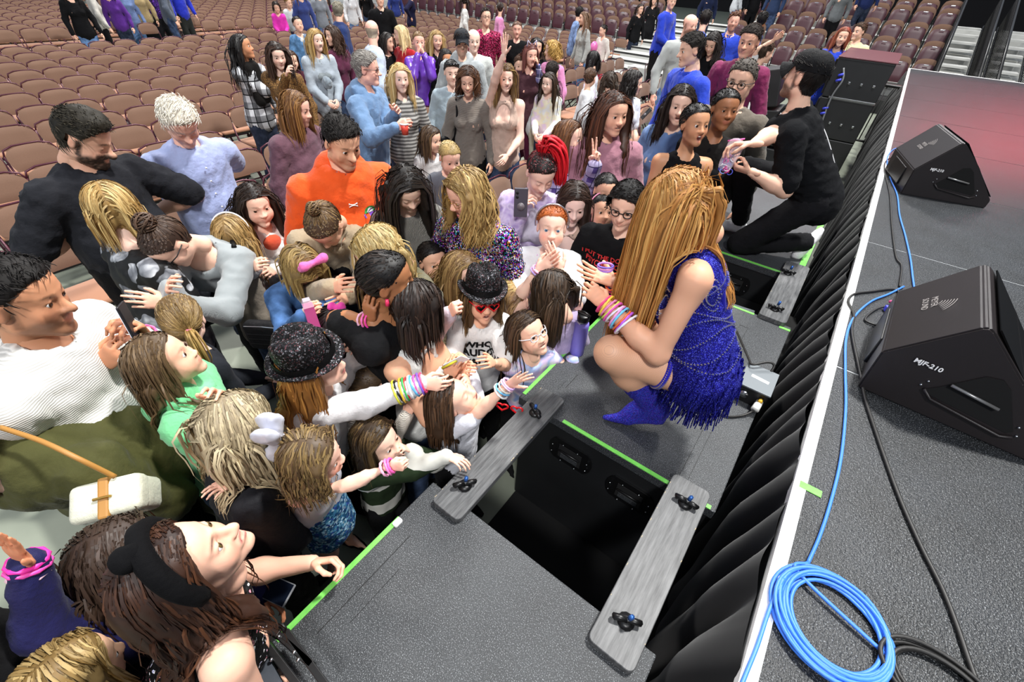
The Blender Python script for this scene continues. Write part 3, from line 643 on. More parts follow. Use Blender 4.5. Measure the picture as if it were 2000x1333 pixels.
def blob(prims, vox, k=.03, sm=1):
    D, lo = field(prims, vox, k); V, Fc = snets(D, lo, vox)
    for _ in range(sm):
        A = np.zeros_like(V); N_ = np.zeros(len(V))
        for a in range(4):
            np.add.at(A, Fc[:, a], V[Fc[:, (a + 1) % 4]]); np.add.at(A, Fc[:, (a + 1) % 4], V[Fc[:, a]]); np.add.at(N_, Fc[:, a], 1); np.add.at(N_, Fc[:, (a + 1) % 4], 1)
        V = V * .5 + .5 * A / np.maximum(N_, 1)[:, None]
    return V, Fc
def vnorm(V, Fc):
    n = np.cross(V[Fc[:, 2]] - V[Fc[:, 0]], V[Fc[:, 3]] - V[Fc[:, 1]]); N_ = np.zeros_like(V)
    for a in range(4): np.add.at(N_, Fc[:, a], n)
    return N_ / (np.linalg.norm(N_, axis=1)[:, None] + 1e-12)
def gs(P_, c, r): return np.exp(-(((P_ - np.asarray(c)) / np.asarray(r)) ** 2).sum(-1))
# ---- heads, in metres for an adult head 0.235 high, +Y is the face
HEADC = {}
def head_tmpl(kind, vox, mouth, eyes):
    key = (kind, vox, mouth, eyes)
    if key in HEADC: return HEADC[key]
    m, f, c = kind == 'm', kind == 'f', kind == 'c'
    jw = .046 if m else .040 if f else .042; jr = .024 if m else .020 if f else .022
    p = [ELL((0, -.014, .036), (.076, .094, .083)), ELL((0, .026, -.026), (.062, .064, .08)), ELL((0, .02, .045), (.068, .068, .06))]
    p += [CAP((s * jw, .0, -.06), (s * .012, .066, -.093), jr, .020 if m else .015) for s in (-1, 1)]
    p += [ELL((0, .078, -.096), (.018, .014, .014) if m else (.013, .012, .012))]
    p += [ELL((s * .036, .058, -.028), (.024, .022, .028)) for s in (-1, 1)]
    if c: p += [ELL((s * .036, .056, -.046), (.024, .022, .028)) for s in (-1, 1)]
    bw = .010 if m else .007
    p += [CAP((s * .012, .086, .024), (s * .042, .070, .026), bw, bw * .7, k=.014) for s in (-1, 1)]
    e1 = .031
    p += [ELL((s * e1, .096, .006), (.018, .016, .014), op=-1, k=.016) for s in (-1, 1)]
    ez = .006
    if eyes == 'closed': p += [ELL((s * e1, .0765, ez), (.0145, .0135, .0125), k=.006) for s in (-1, 1)]
    else:
        p += [CAP((s * (e1 - .011), .0790, ez + .0035), (s * (e1 + .013), .0750, ez + .0035), .0052, .0042, k=.006) for s in (-1, 1)]
        p += [ELL((s * e1, .0768, ez + .0082), (.0148, .0122, .0066), k=.005) for s in (-1, 1)]
        p += [ELL((s * e1, .0765, ez - .008), (.0135, .0105, .0050), k=.006) for s in (-1, 1)]
    nl = .111 if m else .104 if f else .099
    p += [CAP((0, .084, .016), (0, nl, -.024), .0070, .0115 if not c else .010, k=.012), ELL((0, nl + .001, -.027), (.0115, .011, .010), k=.008)]
    p += [ELL((s * .0125, .097, -.029), (.0085, .0105, .008), k=.007) for s in (-1, 1)]
    lz = -.056; op_ = {'closed': 0, 'smile': .004, 'open': .013, 'wide': .02}[mouth]; mw = .021 if mouth != 'smile' else .026
    p += [ELL((0, .082, lz), (.028, .014, .018), k=.012)]
    p += [CAP((s * mw, .082 - (.004 if mouth == 'smile' else 0), lz + (.004 if mouth == 'smile' else -.001)), (s * .004, .0945, lz + .0045 + op_ * .3), .0036, .0056, k=.005) for s in (-1, 1)]
    p += [CAP((s * mw * .9, .081, lz - .004 - op_ * .4), (0, .0925, lz - .0085 - op_ * .9), .0036, .0068, k=.005) for s in (-1, 1)]
    if op_: p += [ELL((0, .098, lz - op_ * .35), (mw * .85, .016, op_ * .75 + .001), op=-1, k=.003)]
    p += [ELL((s * .0765, -.006, -.004), (.0085, .021, .031), R=np.array([[1, 0, 0], [0, .96, -.28], [0, .28, .96]]), k=.006) for s in (-1, 1)]
    p += [ELL((s * .086, -.002, .002), (.006, .011, .017), op=-1, k=.004) for s in (-1, 1)]
    p += [CAP((0, -.022, -.05), (0, -.036, -.15), .050 if m else .041 if f else .037, .054 if m else .045 if f else .040, k=.03)]
    V, Fc = blob(p, vox, .026 if vox < .008 else .03, 1 if vox < .008 else 0)
    x, y, z = V.T; ax = np.abs(x)
    A = np.stack([ax, y, z], 1)
    lips = (gs(A, (0, .094, lz + .005 + op_ * .3), (.017, .012, .0050)) + gs(A, (0, .093, lz - .0085 - op_ * .9), (.016, .012, .0062)) + gs(A, (mw * .7, .086, lz), (.009, .012, .005 + op_ * .5)))
    lips = np.clip(lips * 1.5 - .35, 0, 1)
    inner = np.clip(gs(A, (0, .086, lz - op_ * .35), (mw * .75, .012, max(op_ * .62, .0022))) * (2.4 if op_ else 1.1) - .3, 0, 1) * (y < .095)
    brow = np.clip(gs(A, (.022, .086, .0265), (.011, .02, .0042)) + gs(A, (.038, .078, .0275), (.011, .02, .0036)), 0, 1)
    if eyes == 'closed': lash = gs(A, (e1, .088, ez - .006), (.013, .012, .0022 if vox < .005 else .003))
    else: lash = gs(A, (e1, .087, ez + .0032), (.0155, .010, .0030)) * .95 + .35 * gs(A, (e1, .087, ez - .0065), (.013, .01, .002))
    lash = np.clip(lash, 0, 1)
    cheek = gs(A, (.04, .07, -.03), (.022, .03, .02)) + .7 * gs(V, (0, nl, -.028), (.013, .013, .01)) + .5 * np.clip((ax - .074) / .008, 0, 1)
    beard = np.clip((-z - .030 - .028 * np.clip((.055 - y) / .06, 0, 1) * (y < .055) - .0 + .02 * (y > .07)) / .016, 0, 1) * np.clip((y + .005) / .02, 0, 1) * (z > -.125)
    beard = np.maximum(beard * (1 - np.clip(lips * 2, 0, 1)), gs(A, (.010, .093, -.043), (.016, .012, .004)) * .9)
    side = np.clip((ax - .058) / .008, 0, 1) * np.clip((y + .004) / .01, 0, 1) * np.clip((.028 - y) / .01, 0, 1) * (z < .02) * (z > -.06)
    hz = np.interp(y, [-.12, -.05, -.022, .0, .02, .045, .07, .1], [-.085, -.07, -.04, .012, .018, .052, .076, .080])
    hair = np.clip((z - hz) / .012, 0, 1)
    hair[(ax > .074) & (np.abs(z) < .034) & (np.abs(y + .004) < .022)] = 0
    HEADC[key] = (V, Fc, dict(lips=lips, inner=inner, brow=brow, lash=lash, cheek=cheek, beard=beard, side=side, hair=hair))
    return HEADC[key]
# ---- hands: wrist at origin, fingers +Y, back of the hand +Z, thumb +X (right hand palm down seen from above has thumb -X: mirrored on use)
HANDC = {}
CURL = {'relaxed': (.25, .45, .3), 'open': (.02, .08, .05), 'fist': (1.35, 1.5, .9), 'grip': (.75, .95, .6), 'flat': (-.05, .05, .03)}
def hand_tmpl(pose, vox):
    key = (pose, vox)
    if key in HANDC: return HANDC[key]
    p = [CAP((0, -.035, 0), (0, .012, 0), .0225, .022, (0, 0, 1), .78), CAP((.012, .03, 0), (.020, .078, 0), .020, .0165, (0, 0, 1), .62), CAP((-.012, .03, 0), (-.020, .074, 0), .020, .0155, (0, 0, 1), .62), CAP((0, .02, 0), (0, .07, 0), .022, .022, (0, 0, 1), .58)]
    fx = [.030, .0105, -.0095, -.028]; fy = [.083, .088, .084, .074]; L = [(.040, .025, .021), (.044, .029, .022), (.041, .027, .021), (.032, .021, .019)]; rr_ = [.0085, .0088, .0084, .0074]
    if vox > .009: rr_ = [q * 1.25 for q in rr_]
    for q in range(4):
        if pose == 'point': cu = (.05, .1, .05) if q == 0 else (1.2, 1.45, .8)
        elif pose == 'peace': cu = (.0, .08, .05) if q < 2 else (1.3, 1.5, .9)
        elif pose == 'pinch': cu = (.75, .75, .4) if q < 1 else (.5 + .06 * q, .6, .4)
        else: cu = CURL[pose]
        cu = [v_ + .05 * q * (pose in ('relaxed', 'grip')) for v_ in cu]
        spread = {'open': .16, 'flat': .05, 'peace': .2, 'relaxed': .07}.get(pose, .03) * (1.5 - q) * .8
        pt = np.array([fx[q], fy[q], .001]); a = 0
        for s_ in range(3):
            a += cu[s_]; d = np.array([math.sin(spread) * math.cos(min(a, 1.5)), math.cos(spread) * math.cos(a), -math.sin(a)]); q2 = pt + d * L[q][s_]
            p.append(CAP(pt, q2, rr_[q] * (1 - .09 * s_), rr_[q] * (.91 - .09 * s_), k=.005)); pt = q2
    th = {'fist': [(.026, .02, -.004), (.040, .045, -.018), (.026, .066, -.034), (.008, .072, -.038)], 'grip': [(.026, .02, -.004), (.046, .042, -.020), (.046, .066, -.040), (.034, .082, -.048)], 'pinch': [(.026, .02, -.004), (.044, .045, -.022), (.042, .072, -.042), (.034, .090, -.052)],
          'point': [(.026, .02, -.004), (.040, .048, -.016), (.024, .066, -.032), (.006, .066, -.034)], 'peace': [(.026, .02, -.004), (.038, .045, -.020), (.016, .062, -.036), (-.006, .064, -.036)],
          'open': [(.024, .016, -.003), (.052, .040, -.006), (.073, .062, -.008), (.086, .080, -.009)]}.get(pose, [(.024, .016, -.003), (.046, .042, -.012), (.056, .068, -.018), (.060, .088, -.022)])
    for a, b, r0, r1 in zip(th[:-1], th[1:], (.013, .0105, .0095), (.0105, .0095, .008)): p.append(CAP(a, b, r0, r1, k=.007))
    V, Fc = blob(p, vox, .010 if vox < .009 else .004, 1 if vox < .006 else 0)
    HANDC[key] = (V, Fc); return HANDC[key]
# ------------------------------------------------------------------ skin, hair, eyes
def colmat(name, rough, spec, **k):
    t = NT(name, 'ffffff', rough, spec=spec, **k); a = t.n('Attribute', attribute_name='Col'); t.color(a.outputs['Color']); return t
t = colmat('skin', .5, .35, Subsurface_Weight=.12, Subsurface_Scale=.01); t.b.inputs['Subsurface Radius'].default_value = (1, .35, .2); t.bump(t.noise(260, 2), .06, .001); skin_m = t.m
hair_m = colmat('hair_strands', .5, .35).m; hairr_m = colmat('hair_matt', .65, .25).m
eyew_m = NT('eye_white', 'e6e2de', .15).m; pup_m = NT('eye_pupil', '060505', .1).m; iris_m = {c: NT('eye_iris', v, .15).m for c, v in dict(brown='3a2416', blue='5f86a6', hazel='5a4a28').items()}
teeth_m = NT('teeth', 'f2ece0', .3).m
EYE = {}
def eye_mesh(iris):
    if iris in EYE: return EYE[iris]
    bm = bmesh.new(); bmesh.ops.create_uvsphere(bm, u_segments=14, v_segments=12, radius=1)
    for f in bm.faces:
        z = f.calc_center_median().normalized().z; f.material_index = 2 if z > .955 else 1 if z > .80 else 0; f.smooth = True
    me = bpy.data.meshes.new('eye'); bm.to_mesh(me); bm.free()
    for m_ in (eyew_m, iris_m[iris], pup_m): me.materials.append(m_)
    EYE[iris] = me; return me
SK = dict(fair='f2cbb8', light='e9bba2', tan='c98d68', brown='a56a48', olive='d09f7c', pink='f0b8a4')
HC = dict(black='15110f', dark='2a1d17', brown='4a3020', lbrown='70503a', auburn='6a341c', blonde='c09a5c', dblonde='94703f', silver='cdbf9e', white='e4e0d6', grey='8b8680', red='c4642a', ginger='b8662e', crimson='a81420', straw='d9c088', copper='b07030', brun='38221a')
def noise3(P_, f, seed=0):
    r = np.random.default_rng(seed); o = np.zeros(len(P_))
    for q in range(5): k_ = r.normal(size=3) * f * (1 + .5 * q); o += np.sin(P_ @ k_ + r.uniform(0, 6) + 1.5 * np.sin(P_ @ (r.normal(size=3) * f * .7))) / (1 + .6 * q)
    return o / 2.2
def ribbons(Pt, W, cols_, sides=3, tipw=.25, rootw=.8):
    "Pt N,K,3 lock centre lines -> tubes"
    N_, K, _ = Pt.shape; T_ = np.gradient(Pt, axis=1); T_ /= np.linalg.norm(T_, axis=2, keepdims=True) + 1e-9
    ref = np.tile(np.array([.31, .22, .92]), (N_, K, 1)); U = np.cross(T_, ref); U /= np.linalg.norm(U, axis=2, keepdims=True) + 1e-9; W2 = np.cross(T_, U)
    s = np.linspace(0, 1, K); wd = np.interp(s, [0, .15, .6, 1], [rootw, 1, .9, tipw]); rad = W[:, None] * wd[None, :]
    a = np.arange(sides) * 2 * math.pi / sides
    V = Pt[:, :, None, :] + rad[:, :, None, None] * (np.cos(a)[None, None, :, None] * U[:, :, None, :] + np.sin(a)[None, None, :, None] * W2[:, :, None, :])
    n, k_, j = np.meshgrid(np.arange(N_), np.arange(K - 1), np.arange(sides), indexing='ij'); j2 = (j + 1) % sides; b = n * K * sides
    Fc = np.stack([b + k_ * sides + j, b + k_ * sides + j2, b + (k_ + 1) * sides + j2, b + (k_ + 1) * sides + j], -1).reshape(-1, 4)
    C = np.broadcast_to(cols_[:, :, None, :], (N_, K, sides, 3)).reshape(-1, 3)
    return V.reshape(-1, 3), Fc, C
LOD = dict(N=(.0070, .0074, .020, .0155), M=(.0102, .0108, .028, .023), F=(.0160, .016, .038, .034), X=(.0040, .0042, .011, .0085))
TRI = [0]
def srl(c): return np.array(srgb(c))
def strips(Pt, W, cols_, cen, r):
    N_, K, _ = Pt.shape; T_ = np.gradient(Pt, axis=1); T_ /= np.linalg.norm(T_, axis=2, keepdims=True) + 1e-9
    c_ = np.broadcast_to(cen, Pt.shape).copy(); c_[..., 2] = np.minimum(Pt[..., 2], cen[2]); out = Pt - c_; out /= np.linalg.norm(out, axis=2, keepdims=True) + 1e-9; out = out + r.normal(size=(N_, 1, 3)) * .35
    U = np.cross(T_, out); U /= np.linalg.norm(U, axis=2, keepdims=True) + 1e-9
    wd = np.interp(np.linspace(0, 1, K), [0, .15, .7, 1], [.8, 1, .9, .15]); o_ = U * (W[:, None] * wd[None, :])[:, :, None]
    V = np.stack([Pt - o_, Pt + o_], 2); n, k_ = np.meshgrid(np.arange(N_), np.arange(K - 1), indexing='ij'); b = n * K * 2 + k_ * 2
    Fc = np.stack([b, b + 1, b + 3, b + 2], -1).reshape(-1, 4); C = np.broadcast_to(cols_[:, :, None, :], (N_, K, 2, 3)).reshape(-1, 3)
    return V.reshape(-1, 3), Fc, C
def make_hair(par, HV, HF, Mk, hs, Rh, hc, style, hcol, colliders, lod, root, seed, length=.3, col2=None, vol=1.0, wave=0., part=0.0, gather=None, n=None, frontfall=0, fringe=False):
    """Rh columns: right, fwd, up of the head in world; hc world head centre; colliders: list of (a,b,ra,rb) world capsules"""
    r = np.random.default_rng(seed); base = srl(HC.get(hcol, hcol)); c2 = srl(HC.get(col2, col2)) if col2 else base * 1.5 + .01
    N_ = {'X': 1200, 'N': 480, 'M': 220, 'F': 80}[lod] * (1 if style not in ('short', 'quiff') else .9)
    N_ = int(N_ * (1 if not n else n / (700 if lod == 'X' else 400)))
    if lod == 'N' and style in ('long', 'curly', 'bob'): N_ = int(N_ * 1.35)
    wbase = {'X': .0021, 'N': .0029, 'M': .0046, 'F': .009}[lod] * hs
    VV, FF, CC = [], [], []; off = 0
    def add(V, Fc, C):
        nonlocal off; VV.append(V); FF.append(Fc + off); CC.append(C); off += len(V)
    hm = Mk['hair']; 
    if style == 'bald': hm = hm * (HV[:, 2] < .045) * (HV[:, 1] < .02)
    NH = vnorm(HV, HF)
    # cap shell on the scalp
    th = {'short': .010, 'bald': .003, 'long': .007, 'bob': .008, 'curly': .016, 'slick': .006, 'quiff': .014, 'half': .008}[style] * vol
    keep = (hm[HF] > .02).all(1); used = np.unique(HF[keep]); mp = np.full(len(HV), -1); mp[used] = np.arange(len(used))
    cv = HV[used] + NH[used] * (th * (.1 + .9 * hm[used]) * (1 + (.25 if style in ('short', 'quiff', 'curly') else .08) * noise3(HV[used], 60, seed)))[:, None]
    if style == 'quiff': cv[:, 2] += .022 * np.clip((HV[used][:, 2] - .06) / .05, 0, 1); cv[:, 1] += .012 * np.clip((HV[used][:, 2] - .06) / .05, 0, 1)
    st = .75 + .14 * noise3(cv * [1, .15, .3], 220, seed + 1) + .12 * noise3(cv, 30, seed)
    cc = np.clip(base[None] * st[:, None], 0, 1)
    add(cv, mp[HF[keep]], cc)
    # locks
    g = (Rh.T @ np.array([0, 0, -1.]))      # gravity in head space
    w_ = np.clip(hm, 0, 1) * (hm > .5); cand = np.flatnonzero(w_ > 0)
    if style != 'bald' and len(cand):
        zz = HV[cand][:, 2]; pr = 1 + 2.5 * (zz > .06); ids_ = r.choice(cand, N_, p=pr / pr.sum()); R0 = HV[ids_] + NH[ids_] * (th * 1.12 + .002); x0 = R0[:, 0] - part; sg = np.where(x0 >= 0, 1., -1.)
        if style in ('short', 'quiff'):
            K = 4; L = (.026 if style == 'short' else .042) * vol * r.uniform(.7, 1.3, N_)
            d = NH[ids_] * .45 + np.array([.25, .75 if style == 'quiff' else .35, .1]) + np.array([0, 0, -.5]) * (R0[:, 2:3] < .05) + r.normal(size=(N_, 3)) * .12
            if style == 'quiff': d += np.array([.3, -.2, .4]) * (R0[:, 2:3] > .07)
            nh_ = NH[ids_]; d = d - nh_ * ((d * nh_).sum(1)[:, None] - .22) if style == 'short' else d; d /= np.linalg.norm(d, axis=1)[:, None]; s = np.linspace(0, 1, K)
            Pt = R0[:, None, :] + d[:, None, :] * (L[:, None] * s[None, :])[:, :, None] - NH[ids_][:, None, :] * (.35 * L[:, None] * s[None, :] ** 2)[:, :, None]
            W = wbase * r.uniform(.6, 1.1, N_) * .8
        elif style == 'slick':
            gp = np.array(gather if gather is not None else (0, -.085, .04)); K = 8; s = np.linspace(0, 1, K)
            tgt = gp + r.normal(size=(N_, 3)) * .008; Pt = R0[:, None, :] * (1 - s)[None, :, None] + tgt[:, None, :] * s[None, :, None]
            cen = np.array([0, -.014, .03]); rad = np.array([.082, .101, .092]) * 1.015
            q = (Pt - cen) / rad; nq = np.linalg.norm(q, axis=2, keepdims=True); push = np.maximum(nq, 1.0 + .02 * (s > 0.0)[None, :, None]); Pt = cen + q / nq * push * rad
            Pt[:, 0] = R0; W = wbase * r.uniform(.7, 1.2, N_)
        else:
            K = {'X': 14, 'N': 9, 'M': 7, 'F': 5}[lod]; Lt = length / hs * r.uniform(.86, 1.04, N_) + .06
            if style == 'bob': Lt = length / hs + r.uniform(-.015, .015, N_)
            front = np.clip((R0[:, 1] - .02) / .05, 0, 1)
            d = np.stack([sg * (1.0 - .4 * np.clip(-R0[:, 1] / .08, 0, 1)), -.45 * front - .35 * np.clip(-R0[:, 1] / .05, 0, 1) - .1, -.1 * np.ones(N_)], 1)
            if frontfall: d = np.stack([sg * .8, np.clip((R0[:, 1] + .02) / .05, -1, .9), 0 * sg], 1)
            nh_ = NH[ids_]; d = d - nh_ * ((d * nh_).sum(1)[:, None] - .05) + r.normal(size=(N_, 3)) * .05; d /= np.linalg.norm(d, axis=1)[:, None]
            Pn = R0.copy(); Pt = [Pn.copy()]; seg = Lt / (K - 1)
            cen = np.array([0, -.012, .03]); rad = np.array([.081, .099, .091]) * (1 + .06 * vol)
            cl = [(Rh.T @ (a - hc) / hs, Rh.T @ (b - hc) / hs, ra / hs, rb / hs) for a, b, ra, rb in colliders]
            layer = r.uniform(0, 1, N_); wp = r.uniform(0, 6.28, N_)
            for k_ in range(K - 1):
                gw = min(.34 + .22 * k_ * 9 / K, .92); d = d * (1 - gw) + g * gw + r.normal(size=(N_, 3)) * .03; d /= np.linalg.norm(d, axis=1)[:, None]
                Pn = Pn + d * seg[:, None]
                lim = 1.03 + .07 * layer * vol
                q = (Pn - cen) / rad; nq = np.linalg.norm(q, axis=1); ins = (nq < lim) & (Pn[:, 2] > -.09); Pn = np.where(ins[:, None], cen + q / nq[:, None] * lim[:, None] * rad, Pn)
                if not frontfall:
                    fz = np.interp(Pn[:, 1], [-.12, .0, .03, .06, .1], [-.3, -.3, .03, .07, .09]); bad = (Pn[:, 2] < fz) & (Pn[:, 2] > -.17) & (Pn[:, 1] > .012) & (np.abs(Pn[:, 0]) < .082)
                    Pn[bad, 0] = sg[bad] * (.080 + .012 * layer[bad]); Pn[bad, 1] = Pn[bad, 1] * .6 + .4 * (.01 + .02 * layer[bad])
                for a, b, ra, rb in cl:
                    ab = b - a; h = np.clip(((Pn - a) @ ab) / (ab @ ab + 1e-9), 0, 1); dv = Pn - a - h[:, None] * ab; dl = np.linalg.norm(dv, axis=1) + 1e-9; rr_ = (ra + (rb - ra) * h) + .008 + .012 * layer
                    ii = dl < rr_; Pn[ii] += (dv / dl[:, None] * (rr_ - dl)[:, None])[ii]
                Pt.append(Pn.copy())
            Pt = np.stack(Pt, 1)
            if lod != 'F':
                q_ = []; st_ = max(1, N_ // (74 if lod != 'M' else 40)); rv = {'X': .0135, 'M': .021}.get(lod, .0175) * (.8 + .2 * vol)
                for i_ in range(0, N_, st_):
                    for k_ in range(0, K - 2, 1 if lod == 'X' else 2):
                        e_ = min(k_ + 2, K - 2); f_ = 1 - .55 * k_ / K; a_, b_ = Pt[i_, k_], Pt[i_, e_]; inn = (rv * f_ * 1.0 + {'X': .0055, 'N': .0085}.get(lod, .006)) * nrm((a_ - cen) * [1, 1, .8 if a_[2] > 0 else .1]); q_.append(CAP(a_ - inn, b_ - inn, rv * f_, rv * f_ * .8))
                uv, uf = blob(q_, {'X': .009, 'N': .016}.get(lod, .022), .016, 2); un = noise3(uv * [1, 1, .12], 200, seed + 9)
                uv = uv + vnorm(uv, uf) * (.0008 * un)[:, None]; add(uv, uf, np.clip((base * .72 + c2 * .16)[None] * (.85 + .16 * un[:, None]), 0, 1))
            if wave:
                s = np.linspace(0, 1, K); ph = s[None, :] * (10 if style != 'curly' else 22) + wp[:, None]; A_ = wave * np.clip(s * 2 - .3, 0, 1)[None, :]
                Pt += np.stack([A_ * np.sin(ph), A_ * np.cos(ph * .9), A_ * .3 * np.sin(ph * 1.3)], -1)
            W = wbase * r.uniform(.7, 1.35, N_)
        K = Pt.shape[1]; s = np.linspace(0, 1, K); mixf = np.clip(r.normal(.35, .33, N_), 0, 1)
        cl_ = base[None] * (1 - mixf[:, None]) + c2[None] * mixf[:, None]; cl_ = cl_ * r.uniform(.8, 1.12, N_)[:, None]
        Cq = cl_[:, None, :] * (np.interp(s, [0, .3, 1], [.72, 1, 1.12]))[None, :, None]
        if style in ('short', 'quiff'): add(*ribbons(Pt, W, np.clip(Cq, 0, 1)))
        else: add(*strips(Pt, W * 1.25, np.clip(Cq, 0, 1), np.array([0, -.02, .02]), r))
    V = (np.concatenate(VV) * hs) @ Rh.T + hc - root
    return mesh_obj('hair', V, np.concatenate(FF), hair_m if style not in ('short', 'quiff', 'curly') else hairr_m, par, True, np.concatenate(CC))
def tail(par, name, start, path, rad, hcol, lod, root, seed, col2=None, nl=None, wave=.0):
    "bundle of locks along path (world pts)"
    r = np.random.default_rng(seed); p = spline(path, 5); N_ = nl or {'X': 90, 'N': 60, 'M': 30, 'F': 14}[lod]; K = len(p); s = np.linspace(0, 1, K)
    o = r.normal(size=(N_, 1, 3)) * rad * np.interp(s, [0, .12, .45, .8, 1], [.35, .6, .75, .7, .35])[None, :, None]
    Pt = p[None] + o
    if wave: Pt = Pt + wave * np.sin(s * 14 + r.uniform(0, 6, (N_, 1)))[..., None] * r.normal(size=(N_, 1, 3))
    base = srl(HC.get(hcol, hcol)); c2 = srl(HC.get(col2, col2)) if col2 else base * 1.5 + .01; m_ = r.uniform(0, .8, N_)[:, None]
    C = (base * (1 - m_) + c2 * m_) * r.uniform(.7, 1.2, N_)[:, None]
    V, Fc, C = ribbons(Pt, rad * .33 * r.uniform(.7, 1.3, N_), np.broadcast_to(C[:, None, :], (N_, K, 3)), 3 if lod != 'X' else 3, .2)
    return mesh_obj(name, V - root, Fc, hair_m, par, True, C)
def ik(S, T_, l1, l2, pole):
    d = T_ - S; L = np.linalg.norm(d); L = min(L, (l1 + l2) * .995); d = nrm(d); T2 = S + d * L
    a = (l1 * l1 - l2 * l2 + L * L) / (2 * L); h = math.sqrt(max(l1 * l1 - a * a, 0)); p = pole - d * (pole @ d); p = nrm(p) if np.linalg.norm(p) > 1e-6 else np.array([0, 0, -1.])
    return S + d * a + p * h, T2
GARM = {}
def person(label, px, py, h=1.65, yaw=0, pitch=-5, roll=0, by=None, kind='f', skin='light', hair='long', hcol='brown', col2=None, hlen=.3, vol=1., wave=.0, part=.0, gather=None,
           top=None, sleeve=1., bottom=None, skirt=False, neck='crew', hood=False, open_front=None, R='hang', L='hang', Rh_='relaxed', Lh_='relaxed', lod='M', girth=1., lean=4, side=0, mouth='closed', eyes='open', iris='brown',
           base=0., beard=None, brow=None, lip=None, headz=None, legs=True, hemz=None, seed=None, blush=.35, shoe=None, glasses=None, group=None, category='person', fringe=0, collar=None, hscale=1., fold=1., ext=.8, legp=None, place=None, nhair=None, fingers=None, body_under=None, frontfall=0, slen=None, tuck=0, pole={}, hdir={}, dors={}, lipc='b8605a', hdz=0, cuffs=None, nailcol=None, irisgaze=None, torsoT=None, pelv=None):
    seed = seed if seed is not None else (int(px * 7 + py * 13) % 9973); r = np.random.default_rng(seed)
    vh, vd, vb, vc = LOD[lod]
    child = kind == 'c'
    hh = (.235 if kind == 'm' else .225 if kind == 'f' else np.interp(h, [.9, 1.45], [.195, .22])) * hscale; hs = hh / .235
    # where it stands
    zc = headz if headz is not None else base + h - hh * .5 - .02 * max(lean, 0) / 10
    loc = PX(px, py, zc) if place is None else np.array([place[0], place[1], zc])
    tc = nrm([-loc[0], -loc[1], 0])
    def az(th): th = math.radians(th); c_, s_ = math.cos(th), math.sin(th); return np.array([tc[0] * c_ - tc[1] * s_, tc[0] * s_ + tc[1] * c_, 0])
    Fb = az(yaw * .6 if by is None else by); Z = np.array([0, 0, 1.]); Rb = np.cross(Fb, Z)
    la, sa = math.radians(lean), math.radians(side); T_ = nrm(Z * math.cos(la) + Fb * math.sin(la) + Rb * math.sin(sa))
    if torsoT is not None: T_ = nrm(torsoT)
    Ft = nrm(Fb - T_ * (Fb @ T_)); Rt = np.cross(Ft, T_)
    Fh0 = az(yaw); pp = math.radians(pitch); Fh = Fh0 * math.cos(pp) + Z * math.sin(pp); Rh1 = np.cross(Fh0, Z); Uh = np.cross(Rh1, Fh); ro = math.radians(roll); Rh2 = Rh1 * math.cos(ro) + Uh * math.sin(ro); Uh = np.cross(Rh2, Fh); RH = np.stack([Rh2, Fh, Uh], 1)
    pz = .515 * h; tl = h - hh * 1.0 - .042 * h - pz + .01; sw = (.101 if kind == 'm' else .086 if kind == 'f' else .080) * h * (1 + .45 * (girth - 1)); nk = .040 * h + hh * .5
    if child: tl = h - hh - .03 * h - pz; nk = .025 * h + hh * .5
    PV = np.array([0, 0, pz]); NB = PV + T_ * tl; HCn = NB + nrm(T_ * .45 + Uh * .55) * nk + Fh * .018 * hs
    # put the head centre on its pixel
    if headz is None: loc = PX(px, py, base + HCn[2]) 
    if place is not None: loc = np.array([place[0], place[1], base + HCn[2]])
    sh = loc - HCn; 
    if headz is None: sh[2] = base
    PV, NB, HCn = PV + sh, NB + sh, HCn + sh
    if pelv is not None: PV = np.array(pelv, float); NB = HCn - nrm(T_ * .45 + Uh * .55) * nk - Fh * .018 * hs; T_ = nrm(NB - PV); Ft = nrm(Fb - T_ * (Fb @ T_)); Rt = np.cross(Ft, T_)
    root = np.array([PV[0], PV[1], base]) if headz is None or base else np.array([PV[0], PV[1], max(0, PV[2] - pz)])
    o = empty('person', root); tag(o, label, category, group); PEOPLE_XY.append((PV[0], PV[1], base < .3))
    gk = girth * (1 + .0 * child); k0 = h / 1.7
    cr = (.098 if kind == 'm' else .086 if kind == 'f' else .080) * h * (.45 + .55 * gk); wr = (.085 if kind == 'm' else .072 if kind == 'f' else .074) * h * gk * (.5 + .5 * gk); hr = (.088 if kind == 'm' else .094 if kind == 'f' else .082) * h * (.5 + .5 * gk)
    S = {s: NB - T_ * .030 * h + Rt * (s * sw) for s in (1, -1)}
    ua, fa = .172 * h, .150 * h; hsz = h / 1.75 * (.96 if not child else 1.0)
    arms = {}
